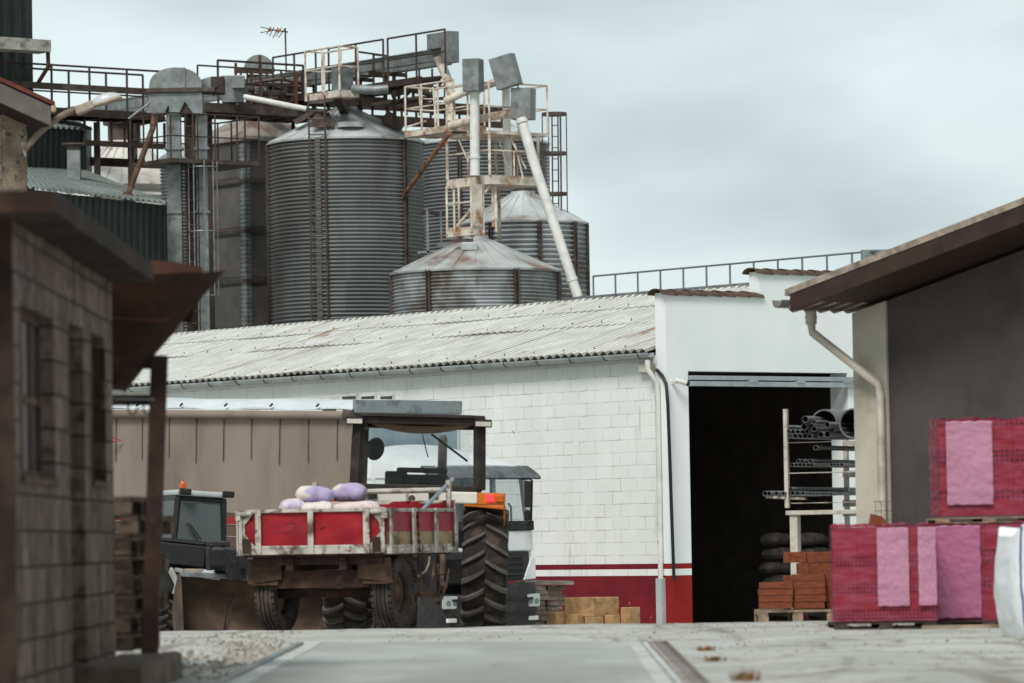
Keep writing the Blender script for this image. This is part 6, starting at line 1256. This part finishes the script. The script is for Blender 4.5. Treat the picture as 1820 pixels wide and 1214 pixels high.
for sx_ in (-1, 1): m = MB(); x = bp.x + sx_ * 1.2; m.prism([(x, bp.y + y, z) for y, z in prof] + [(x, bp.y - .1, bp.z - .06), (x, bp.y - .42, .3)], (.03 * sx_, 0, 0)); m.build('side_plate', m_bkt, bk)
m = MB(); m.bx(bp.x - 1.2, bp.x + 1.2, bp.y - .07, bp.y + .05, bp.z - .03, bp.z + .05); m.build('top_lip', mat('worn blue grey lip', '82888b', .5, .4, .2, 4, c2='4a3c33', amt=.4, ps=3), bk, bev=.01)
m = MB(); m.path([(bp.x - .28, bp.y + .12, bp.z - .25), (bp.x - .36, bp.y + .17, bp.z - .42), (bp.x - .42, bp.y + .12, .2)], .014, 6); m.build('wear_bar', m_black, bk)
# odds and ends on the bucket
m = MB(); m.tube(zt('L', 244, 745, 70.5), zt('L', 380, 745, 70.5), .065, 12); m.build('rolled_sack', mat('dirty rolled sack', '8b7f70', .9, 0, .25, 6), None, True, smooth=True, label='dirty rolled up sack lying on the bucket lip of the telehandler', cat='sack')
m = MB(); m.prism([zt('L', 375, 735, 70.4), zt('L', 460, 740, 70.4), zt('L', 506, 800, 70.4), zt('L', 380, 786, 70.4)], (0, .3, .03)); m.build('white_board', m_tarp, None, True, label='small white board lying on the bucket beside the rolled sack', cat='board')
m = MB(); m.bar(zt('L', 138, 722, 70.9), zt('L', 190, 830, 70.7), .05, .1); m.bar(zt('L', 190, 830, 70.7), zt('L', 168, 905, 70.7), .06, .08); m.bar(zt('L', 180, 722, 70.9), zt('L', 240, 735, 70.7), .06, .06); m.build('steel_bracket', mat('pale steel bracket', 'a8a69f', .6, .2, .2, 5), ld, True, bev=.006)
# ================================================================== pipe rack in front of the doorway
pd = V((.45, .893, 0)); rd = V((.893, -.45, 0))
RO_ = at(1396, 800, 60); rg = gz(RO_.x, RO_.y)
rk = thing('pipe_rack', 'rusty white steel cantilever rack holding grey pipes beside the doorway', 'rack', (RO_.x, RO_.y, rg), math.atan2(rd.y, rd.x))
m_rack = mat('rusty rack paint', 'c5beb2', .7, .1, .15, 4, c2='7a5a46', amt=.4, ps=3.5, c3='54402f', amt3=.28, ps3=9)
iv_ = TM[rk].inverted()
def rp(x, y, off=0.): return iv_ @ hit(1340 + x / 5.52, 700 + y / 5.52, RO_ + pd * off, pd)
zr0 = -.05
def rb(name, xa, xb, ya, yb, y0, y1):
    a = rp(xa, yb); b = rp(xb, ya); m = MB(); m.bx(a.x, b.x, y0, y1, a.z, b.z); return m.build(name, m_rack, rk, bev=.006)
a = rp(283, 150); b = rp(322, 1135); m = MB(); m.bx(a.x, a.x + .055, 0, .06, rp(300, 1120).z, a.z); m.build('post', m_rack, rk, bev=.004)
zb2 = rp(400, 1190).z
rb('shelf_beam', 330, 1500, 448, 482, .01, .10); rb('shelf_beam', 345, 1500, 748, 784, .01, .10); rb('shelf_beam', 360, 1500, 1048, 1078, .01, .10); rb('table_beam', 318, 1500, 1125, 1190, -.03, .12)
for z_ in (465, 766, 1062, 1160):
    zc = rp(500, z_).z; m = MB(); m.bx(rp(330, z_).x, rp(1500, z_).x, 1.9, 2.0, zc - .06, zc + .03); m.build('shelf_beam', m_rack, rk)
m = MB(); m.bx(rp(325, 0).x, rp(400, 0).x, .0, .12, zr0 - .3, zb2); m.build('leg', m_rack, rk, bev=.006)
m = MB(); x = rp(770, 0).x; m.bx(x - .03, x + .03, 1.9, 1.97, zr0, rp(770, 300).z); m.build('post', m_rack, rk)
m = MB(); m.bx(rp(1500, 0).x, rp(1500, 0).x + .06, 0, .06, zr0, rp(300, 150).z); m.build('post', m_rack, rk)
m = MB(); x = rp(325, 0).x; m.bx(x, x + .06, 1.9, 1.96, zr0 - .3, rp(300, 300).z); m.build('post', m_rack, rk)
m_pvc = mat('grey pipe plastic', '6f7072', .45, 0, .12, 4, c2='5c5957', amt=.4, ps=3, bst=.04); m_pvcin = mat('pipe bore', '1c1b1b', .9)
from mathutils import Quaternion
PQ = V((0, 0, 1)).rotation_difference(pd).to_matrix().to_4x4()
def pipe_mesh(r, L_):
    me = MB(); w = max(.004, r * .1); me.lathe([(r - w, L_ * .98), (r - w, 0), (r, 0), (r, L_), (r - w, L_)], 20); me.mi = 1; me.lathe([(r - w - .0005, .03), (r - w - .0005, L_ * .5), (0, L_ * .5)], 16); return me
def pipe(x, y, r, L_, label, group, off=0.):
    c = hit(1340 + x / 5.52, 700 + y / 5.52, RO_ + pd * off, pd); rr = r / 5.52 * c.y / FPX
    m = pipe_mesh(rr, L_); o = m.build('pipe', [m_pvc, m_pvcin], None, smooth=True, origin=(0, 0, 0), label=label, cat='pipe', group=group)
    o.matrix_world = Matrix.Translation(c) @ PQ; TM[o] = o.matrix_world.copy()
gA, gB, gC = 'pipes on the top rack shelf', 'pipes on the middle rack shelf', 'pipes on the bottom rack shelf'
for i, x in enumerate((340, 361, 405, 452, 499, 546)): pipe(x, 415, 24, 1.5, 'grey pipe in the lowest row at the left of the top rack shelf', gA, .02 * (i % 3))
for i, x in enumerate((338, 383, 428, 476, 523)): pipe(x, 372, 23, 1.5, 'grey pipe in the second row at the left of the top rack shelf', gA, .03 * (i % 2))
pipe(320, 328, 22, 1.4, 'short grey pipe lying alone above the left post end of the top shelf rows', gA, .03)
pipe(398, 330, 13, 1.4, 'thinnest grey pipe on top of the left top shelf rows', gA, .2)
pipe(605, 413, 22, 1.5, 'grey pipe in the lowest row left of the widest pipes', gA, .1)
pipe(655, 400, 31, 1.6, 'grey pipe inside the mouth of the wide drain pipe, left one', gA, .05); pipe(718, 398, 32, 1.6, 'grey pipe inside the mouth of the wide drain pipe, right one', gA, .05)
pipe(490, 325, 33, 1.7, 'medium grey pipe resting on the second row of the top shelf', gA, -.05)
pipe(502, 250, 34, 2.2, 'topmost medium grey pipe on the top rack shelf', gA, -.1)
pipe(570, 325, 31, 1.7, 'medium grey pipe just left of the wide pipe mouths', gA, .06); pipe(590, 345, 29, 1.7, 'medium grey pipe end in front of the wide pipe mouth', gA, -.02); pipe(598, 378, 29, 1.7, 'medium grey pipe tucked under its neighbour before the wide pipe', gA, .1)
pipe(592, 275, 20, 2.0, 'slim grey pipe lying across the mouth of the wide pipe', gA, -.02); pipe(718, 303, 29, 2.0, 'medium grey pipe end on the right before the wide pipe', gA, -.05)
pipe(688, 292, 142, 2.4, 'wide grey drain pipe, left of the two big ones', gA, .3); pipe(972, 290, 150, 2.4, 'wide grey drain pipe half hidden by the house pier', gA, .12)
pipe(604, 528, 24, 2.0, 'single grey pipe hanging under the top rack shelf', gA, .02)
for i, x in enumerate((376, 413, 451, 489, 530, 566)): pipe(x, 698, 20, 1.6, 'grey pipe of the left lower row on the middle rack shelf', gB, .01 * i)
for i, x in enumerate((586, 613, 640, 666, 692, 718)): pipe(x, 697, 13, 1.6, 'thin grey pipe in the middle of the middle rack shelf row', gB, .02)
for i, x in enumerate((760, 790, 823, 860)): pipe(x, 695, 18, 1.6, 'grey pipe at the right end of the middle rack shelf row', gB, .02)
for i, x in enumerate((434, 473, 553)): pipe(x, 661, 20, 1.8, 'grey pipe lying on top of the middle rack shelf row', gB, .03 * i)
for i, x in enumerate((108, 145, 219, 288)): pipe(x, 978, 26 - 2 * i, 1.8, 'grey pipe sticking out left beyond the rack post on the bottom shelf', gC, -.02 * i)
for i, x in enumerate((336, 380, 426, 480)): pipe(x, 974, 22 - i, 1.8, 'grey pipe just right of the rack post on the bottom shelf', gC, .02 * i)
for i, x in enumerate((553, 583, 617, 652, 681, 714, 752)): pipe(x, 981, 15, 1.8, 'thin grey pipe in the middle of the bottom rack shelf', gC, .02)
for i, x in enumerate((797, 820, 848)): pipe(x, 985, 11, 1.8, 'thinnest grey pipe at the right end of the bottom rack shelf', gC, .02)
pipe(360, 935, 20, 2.4, 'grey pipe lying alone on top of the bottom shelf row', gC, .0)
m = MB(); a = hit(1340 + 95 / 5.52, 700 + 1012 / 5.52, RO_, pd); b = hit(1340 + 480 / 5.52, 700 + 1030 / 5.52, RO_, pd); m.bar(a + pd * .1, b + pd * .1, .08, .03); m.build('bearer', m_rack, rk, True)
# ================================================================== terracotta blocks on a pallet
m_terra = mat('terracotta', '82472d', .9, 0, .2, 4, c2='693825', amt=.42, ps=3, c3='b98a6c', amt3=.27, ps3=7, bst=.3)
m_palw = mat('pale pallet wood', 'a08f78', .9, 0, .25, 5, c2='6a5a4a', amt=.45, ps=4, bst=.35)
def at_u(x, y, Y): return zt('U', x, y, Y)
brick0 = None
def terra(x0, x1, y0, y1, Y, dep, label, group='terracotta blocks by the doorway', yaw=0.):
    global brick0
    a = at_u(x0, y1, Y); b = at_u(x1, y0, Y)
    if brick0 is None:
        m = MB(); m.bx(-.5, .5, 0, 1, 0, 1); brick0 = m.build('terracotta_block', m_terra, None, origin=(0, 0, 0), label=label, cat='block', group=group); o = brick0
    else: o = brick0.copy(); COL.objects.link(o); o['label'] = label
    o.location = ((a.x + b.x) / 2, Y, a.z); o.scale = ((b.x - a.x) * .985, dep, (b.z - a.z) * .97); o.rotation_euler = (0, 0, yaw)
nm_ = ('lowest', 'second', 'third', 'fourth', 'fifth')
for i in range(4): terra(371 + i % 2, 515 + (i * 3) % 4, 1094 - 29.5 * (i + 1), 1094 - 29.5 * i, 57, .3, 'long terracotta block, %s up in the front left pile on the pallet' % nm_[i], yaw=.02 * ((i * 7) % 3 - 1))
for i in range(5): terra(520 + (i * 5) % 6, 658 + (i * 7) % 9, 1094 - 30.6 * (i + 1), 1094 - 30.6 * i, 57.06, .3, 'long terracotta block, %s up in the front right pile on the pallet' % nm_[i], yaw=.02 * ((i * 5) % 3 - 1))
for i in range(5): terra(664, 706, 1092 - 30.6 * (i + 1), 1092 - 30.6 * i, 57.2, .3, 'terracotta block, %s up in the narrow pile beside the wrapped pack' % nm_[i])
for i, (x0, x1, y0, y1) in enumerate(((482, 577, 842, 892), (580, 688, 842, 890), (540, 590, 892, 942), (592, 688, 890, 942))): terra(x0, x1, y0, y1, 57.55, .3, ('upper left large terracotta block behind the front piles', 'upper right large terracotta block behind the front piles', 'lower left large terracotta block behind the front piles', 'lower right large terracotta block behind the front piles')[i])
for i, (x0, x1) in enumerate(((482, 590), (592, 690))): terra(x0, x1, 942, 1090, 57.56, .3, ('tall terracotta block hidden low behind the front left pile', 'tall terracotta block hidden low behind the front right pile')[i])
def simple_pallet(a, b, Y, dep, h, label, mt, group='pallets under the building blocks'):
    """pallet whose front runs from world x a.x to b.x"""
    z0 = a.z; r = thing('wooden_pallet', label, 'pallet', (a.x, Y, z0), group=group); L_ = b.x - a.x
    for k in range(2): m = MB(); y = (dep - .1) * k; m.bx(0, L_, y, y + .1, 0, h * .17); m.build('bottom_board', mt, r)
    for k in range(2):
        for j in range(3): m = MB(); x = (L_ - .13) * j / 2; y = (dep - .1) * k; m.bx(x, x + .13, y + .002, y + .098, h * .17, h * .68); m.build('block', mt, r)
    for j in range(3): m = MB(); x = (L_ - .12) * j / 2; m.bx(x, x + .12, 0.003, dep, h * .68, h * .84); m.build('stringer', mt, r)
    for k in range(5): m = MB(); y = (dep - .11) * k / 4; m.bx(.0, L_, y, y + .11, h * .84, h); m.build('deck_board', mt, r)
    return r
a, b = at_u(366, 1166, 57), at_u(712, 1096, 57); simple_pallet(a, b, 56.95, 1.0, b.z - a.z, 'pale wooden pallet under the terracotta blocks', m_palw)
m = MB(); a, b = at_u(545, 1144, 57.1), at_u(590, 1110, 57.1); m.prism([a, V((b.x, a.y, a.z)), V((b.x - .03, a.y, b.z)), V((a.x + .02, a.y, b.z - .02))], (0, .12, 0)); m.build('film_scrap', mat('magenta film scrap', '9a2a6a', .4), None, True, label='scrap of magenta film stuffed in the terracotta pallet', cat='film')
# ================================================================== shrink wrapped brick packs
def pack_mat(name, rows, round_, pitch):
    """rows: list of (z0,z1) bands with perforated brick faces, in local metres"""
    t = NT(name); tc = t.n('TexCoord'); sp = t.n('SeparateXYZ'); t.l(tc.outputs['Object'], sp.inputs[0]); v = tc.outputs['Object']
    base = t.mix(t.ramp(t.noise(v, 3, 4), .3, .7), lin('863a34'), lin('97443c'))
    ad = t.n('Math', operation='ADD'); t.l(sp.outputs['X'], ad.inputs[0]); t.l(sp.outputs['Y'], ad.inputs[1])
    def fr(sock, p, off=0.):
        a = t.n('Math', operation='MULTIPLY_ADD'); a.inputs[1].default_value = 1 / p; a.inputs[2].default_value = off + 100; t.l(sock, a.inputs[0])
        f = t.n('Math', operation='FRACT'); t.l(a.outputs[0], f.inputs[0]); s = t.n('Math', operation='SUBTRACT'); s.inputs[1].default_value = .5; t.l(f.outputs[0], s.inputs[0]); b = t.n('Math', operation='ABSOLUTE'); t.l(s.outputs[0], b.inputs[0]); return b.outputs[0]
    fx, fz = fr(ad.outputs[0], pitch), fr(sp.outputs['Z'], pitch)
    def cmp_(op, a, val): q = t.n('Math', operation=op); t.l(a, q.inputs[0]); q.inputs[1].default_value = val; return q.outputs[0]
    def m2(op, a, b): q = t.n('Math', operation=op); t.l(a, q.inputs[0]); t.l(b, q.inputs[1]); return q.outputs[0]
    if round_: d = m2('ADD', m2('MULTIPLY', fx, fx), m2('MULTIPLY', fz, fz)); hole = cmp_('LESS_THAN', d, .13)
    else: hole = cmp_('LESS_THAN', m2('MAXIMUM', fx, fz), .33)
    band = None
    for z0, z1 in rows:
        q = m2('MULTIPLY', cmp_('GREATER_THAN', sp.outputs['Z'], z0), cmp_('LESS_THAN', sp.outputs['Z'], z1)); band = q if band is None else m2('ADD', band, q)
    hole = m2('MULTIPLY', hole, band)
    jz = cmp_('GREATER_THAN', fr(ad.outputs[0], .245), .485); base = t.mix(jz, base, lin('4a1a1a'))
    col = t.mix(hole, base, lin('260b0d')); t.l(col, t.p.inputs['Base Color']); t.p.inputs['Roughness'].default_value = .9; return t.m
film = NT('pink stretch film'); trn = film.n('BsdfTransparent'); trn.inputs[0].default_value = (.93, .50, .60, 1)
film.p.inputs['Base Color'].default_value = (.50, .12, .20, 1); film.p.inputs['Roughness'].default_value = .3; film.p.inputs['Specular IOR Level'].default_value = .6
vv, _ = film.vec((1, 1, 1)); mpf = film.n('Mapping'); mpf.inputs['Scale'].default_value = (2.5, 2.5, 9); film.l(vv, mpf.inputs['Vector'])
film.bump(film.noise(mpf.outputs[0], 1.5, 4, .5), .35, .03)
fm = film.n('MixShader'); fmr = film.n('MapRange'); fmr.inputs[1].default_value = .38; fmr.inputs[2].default_value = .7; fmr.inputs[3].default_value = .12; fmr.inputs[4].default_value = .42; film.l(film.noise(mpf.outputs[0], 2.0, 5, .6), fmr.inputs[0]); film.l(fmr.outputs[0], fm.inputs[0]); film.l(trn.outputs[0], fm.inputs[1]); film.l(film.p.outputs[0], fm.inputs[2]); film.l(fm.outputs[0], film.out.inputs[0]); m_film = film.m
def sheet_mat(name, c):
    t = NT(name); v, _ = t.vec(); mp = t.n('Mapping'); mp.inputs['Scale'].default_value = (2, 2, 7); mp.inputs['Rotation'].default_value = (0, .35, 0); t.l(v, mp.inputs['Vector'])
    t.l(t.mix(t.ramp(t.noise(v, 2.5, 4), .3, .7), tuple(x * .88 for x in lin(c)), lin(c)), t.p.inputs['Base Color']); t.p.inputs['Roughness'].default_value = .35; t.bump(t.noise(mp.outputs[0], 1.5, 4, .55), .4, .03); return t.m
m_sheet = sheet_mat('pale pink sheet', 'b98199'); m_sheet2 = sheet_mat('mid pink sheet', 'ac6384')
def pack(name_label, l, r, top, bot, Y, dep, yaw, mt, sheets, group='wrapped brick packs', bulge=.0):
    """front face between picture columns l,r and rows top,bot at depth Y"""
    a = at(l, bot, Y); b = at(r, top, Y); L_ = (b.x - a.x) / math.cos(yaw); H = b.z - a.z
    o = thing('brick_pack', name_label, 'brick pack', (a.x, Y, a.z), yaw, group)
    m = MB(); nx = 4
    m.bx(.012, L_ - .012, .012, dep, .0, H - .005); m.build('bricks', mt, o)
    def wr(u, z, off):
        return off - .010 * abs(nz((u * 4, z * 7, l * .1))) - .012 * nz((u * 1.3 + z * 2, z * 2, l * .07))
    m = MB(); m.grid(lambda u, v_: (-.004 + (L_ + .008) * u, wr(u * L_, H * v_, -.004), -.01 + (H + .012) * v_), 60, 50); m.grid(lambda u, v_: (wr(u * dep, H * v_, -.004), dep * u, -.01 + (H + .012) * v_), 30, 40)
    m.grid(lambda u, v_: (-.004 + (L_ + .008) * u, dep * v_, H + .006 + .05 * max(0, nz((u * 5, v_ * 4, l * .1))) + .02 * nz((u * 14, v_ * 11, 3))), 40, 20); m.build('film_wrap', m_film, o, smooth=True, ang=180)
    for f0, f1, g0, g1, ms in sheets:
        m = MB(); m.grid(lambda u, v_: (L_ * (f0 + (f1 - f0) * u) + .006 * nz((0, v_ * 9, f0 * 30)), wr(L_ * (f0 + (f1 - f0) * u), H * (g0 + (g1 - g0) * v_), -.026) - .006 * nz((u * 9 + v_ * 6, v_ * 16, 7)), H * (g0 + (g1 - g0) * v_) + .008 * nz((u * 7, v_, 9 + f0))), 36, 60, th=(0, .003, 0)); m.build('label_sheet', ms, o, smooth=True, ang=180)
    return o, L_, H
A_, LA, HA_ = pack('pink wrapped pack of bricks with round holes, left, with two pale strips', 1482, 1662, 934, 1104, 42.8, .8, -.045, pack_mat('round hole bricks', ((0, .115), (.25, .36), (.50, .62), (.87, 1.0)), True, .036), ((.43, .735, .15, .985, m_sheet), (.825, 1.0, .15, .985, m_sheet)))
B_, LB, HB_ = pack('pink wrapped pack of bricks behind the white bulk bag with a mid pink sheet', 1666, 1850, 930, 1103, 43.6, 1.0, -.01, pack_mat('square hole bricks', ((.30, .42), (.55, .68), (.88, 1.0)), False, .05), ((.0, .42, .02, .99, m_sheet2),))
C_2, LC, HC_ = pack('pink wrapped pack of bricks stacked on top of the right hand pack', 1671, 1850, 744, 917, 43.75, 1.0, 0, pack_mat('square hole bricks upper', ((.14, .26), (.51, .63), (.87, 1.0)), False, .05), ((.07, .52, .11, .985, m_sheet),))
m_pald = mat('dark damp pallet wood', '4b4037', .95, 0, .3, 5, c2='2e2722', amt=.45, ps=4, bst=.35)
a, b = at(1484, 1120, 42.72), at(1666, 1105, 42.72); simple_pallet(a, b, 42.72, 1.0, b.z - a.z, 'dark damp pallet under the left wrapped brick pack', m_pald)
a, b = at(1668, 1116, 43.5), at(1850, 1104, 43.5); simple_pallet(a, b, 43.5, 1.0, b.z - a.z + .01, 'dark damp pallet under the right wrapped brick pack', m_pald)
a, b = at(1663, 931, 43.7), at(1852, 918, 43.7); simple_pallet(a, b, 43.65, 1.05, b.z - a.z, 'grey pallet between the two stacked wrapped brick packs', m_palw)
m = MB(); a, b = at(1640, 1120, 42.4), at(1790, 1116, 42.4); m.bx(a.x, b.x, 42.4, 42.5, -.01, .03); m.build('wooden_plank', m_palw, None, True, label='thin plank lying on the ground before the right brick pack', cat='plank')
m = MB(); a, b = at(1545, 932, 43.1), at(1578, 918, 43.1); m.prism([a, V((b.x, a.y, a.z + .0)), V((b.x - .05, a.y, b.z)), V((a.x + .02, a.y, b.z + .03))], (0, .1, 0)); m.build('broken_brick', m_terra, None, True, label='broken terracotta piece sitting on the left wrapped pack', cat='brick')
# ================================================================== white bulk bag
a, b = at(1776, 1138, 37.6), at(1776, 940, 37.6); HBg = b.z - a.z; bw_ = .95
bb = thing('bulk_bag', 'full white woven bulk bag with blue seam at the right edge', 'bulk bag', (a.x + bw_ / 2 + .1, 37.6 + bw_ / 2, a.z), .12)
def bagpt(a_, v_):
    sq = lambda x, k: math.copysign(abs(x) ** k, x); c, s = math.cos(a_), math.sin(a_); k = .38
    rx = bw_ / 2 * (1 + .06 * math.sin(math.pi * min(1, v_ * 1.05)) - .10 * (1 - v_) ** 6 - .10 * max(0, v_ - .8) / .2 * .3)
    n_ = .010 * nz((c * 3, s * 3, v_ * 5)) + .006 * nz((c * 9, s * 9, v_ * 14))
    corner = (abs(c) * abs(s) * 2) ** 3 * .09 * sstep(.8, 1, v_)
    return V((sq(c, k) * (rx + n_), sq(s, k) * (rx + n_), HBg * (v_ * .93 + corner)))
m = MB(); m.grid(lambda u, v_: bagpt(2 * math.pi * u, v_), 96, 40)
m.grid(lambda u, v_: (lambda p: V((p.x * (1 - v_), p.y * (1 - v_), p.z - .05 * v_)))(bagpt(2 * math.pi * u, 1)), 96, 4)
m.build('body', mat('white woven plastic', 'dfe2e4', .6, 0, .05, 3, c2='c9cac8', amt=.35, ps=2, bs=9, bst=.2), bb, smooth=True, ang=60)
m = MB(); aa = math.pi * 1.25; m.path([bagpt(aa + .06 * math.sin(v_ * 5), v_) * 1.004 + V((-.004, -.004, 0)) for v_ in (k / 24 for k in range(25))], .008, 6); m.build('blue_seam', mat('blue seam cord', '2e3f86', .6), bb, smooth=True)
m = MB()
p = bagpt(math.pi * 1.25, 1); m.path([p + V((.03, .03, -.12)), p + V((.0, .0, .0)), p + V((.10, .03, .03)), p + V((.22, .06, -.0))], .018, 6); m.build('lifting_loop', mat('white loop strap', 'd8dadb', .7), bb, smooth=True)
# ================================================================== slabs and chimney blocks by the white wall
m_slab = mat('grey cast slab', '9c9184', .92, 0, .2, 4, c2='655d54', amt=.42, ps=3, bst=.4)
def onT(x, y, Y): return zt('T', x, y, Y)
SL = []
for i in range(9):
    SL.append((118 + (i * 37) % 16, 222 + (i * 23) % 30, 1170 - i * 22.4, 'left'))
for i in range(8):
    SL.append((222 + (i * 29) % 14, 296 + (i * 41) % 30, 1170 - i * 22.4, 'right'))
slab0 = None; ordn = ('first', 'second', 'third', 'fourth', 'fifth', 'sixth', 'seventh', 'eighth', 'ninth')
def slab_thing(x0, x1, y1, hpx, Y, label, yaw):
    global slab0
    a = onT(x0, y1, Y); b = onT(x1, y1 - hpx, Y)
    if slab0 is None:
        m = MB(); e = .5; m.bx(-.5, .5, 0, 1, 0, .86); m.bx(-.47, .47, .03, .97, .861, 1.0); slab0 = m.build('concrete_slab', m_slab, None, origin=(0, 0, 0), label=label, cat='slab', group='concrete slabs stacked by the white wall'); o = slab0
    else: o = slab0.copy(); COL.objects.link(o); o['label'] = label
    o.location = ((a.x + b.x) / 2, Y + .0, a.z); o.scale = ((b.x - a.x), .42, (b.z - a.z) * .97); o.rotation_euler = (0, .012 * ((len(label) * 7) % 5 - 2), yaw)
cnt = {'left': 0, 'right': 0}
for i, (x0, x1, y1, sd) in enumerate(SL):
    slab_thing(x0, x1, y1, 22.4, 79.6 if sd == 'left' else 79.9, 'grey concrete slab, %s from the ground in the %s column of the slab stack' % (ordn[cnt[sd]], sd), .5 + .06 * ((i * 5) % 4 - 1.5)); cnt[sd] += 1
slab_thing(150, 350, 990, 22, 79.7, 'long grey concrete slab capping both columns of the slab stack', .25)
m_tan = mat('tan expanded clay', 'b08c64', .95, 0, .16, 5, c2='8f6d48', amt=.42, ps=6, bs=60, bst=.6)
def chim(corner, ztop, hgt, lw, lf, label, hollow=True):
    o = thing('chimney_block', label, 'block', (corner.x, corner.y, ztop - hgt), math.radians(45), group='tan chimney blocks by the white wall')
    m = MB(); t_ = .07
    if hollow: m.bx(0, lf, 0, t_, 0, hgt); m.bx(0, lf, lw - t_, lw, 0, hgt); m.bx(0, t_, t_, lw - t_, 0, hgt); m.bx(lf - t_, lf, t_, lw - t_, 0, hgt); m.bx(lf * .5 - .03, lf * .5 + .03, t_, lw - t_, 0, hgt - .02)
    else: m.bx(0, lf, 0, lw, 0, hgt)
    m.build('shell', m_tan, o, bev=.012); return o
s_ = 79 / FPX
def cblock(xc, yt, yb, wl, wr, Y, label, hollow=True):
    c = onT(xc, yt, Y); s = Y / FPX; chim(c, c.z, (yb - yt) / 2.476 * s, wl / 2.476 * s / .707, wr / 2.476 * s / .707, label, hollow)
cblock(430, 1045, 1130, 124, 118, 78.6, 'large hollow tan chimney block resting on the smaller ones')
cblock(268, 1110, 1176, 42, 40, 78.8, 'leftmost small tan block at the foot of the slab stack', False)
cblock(358, 1119, 1176, 50, 34, 78.7, 'small tan block under the left corner of the large hollow one', False)
cblock(432, 1131, 1180, 38, 46, 78.3, 'small tan block under the front corner of the large hollow one', False)
cblock(515, 1122, 1178, 34, 36, 78.6, 'small tan block under the right corner of the large hollow one', False)
cblock(590, 1088, 1176, 38, 50, 78.9, 'single tall tan block standing right of the chimney blocks')
# ================================================================== bagged goods inside the doorway
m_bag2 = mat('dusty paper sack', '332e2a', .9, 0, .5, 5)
sk0 = None
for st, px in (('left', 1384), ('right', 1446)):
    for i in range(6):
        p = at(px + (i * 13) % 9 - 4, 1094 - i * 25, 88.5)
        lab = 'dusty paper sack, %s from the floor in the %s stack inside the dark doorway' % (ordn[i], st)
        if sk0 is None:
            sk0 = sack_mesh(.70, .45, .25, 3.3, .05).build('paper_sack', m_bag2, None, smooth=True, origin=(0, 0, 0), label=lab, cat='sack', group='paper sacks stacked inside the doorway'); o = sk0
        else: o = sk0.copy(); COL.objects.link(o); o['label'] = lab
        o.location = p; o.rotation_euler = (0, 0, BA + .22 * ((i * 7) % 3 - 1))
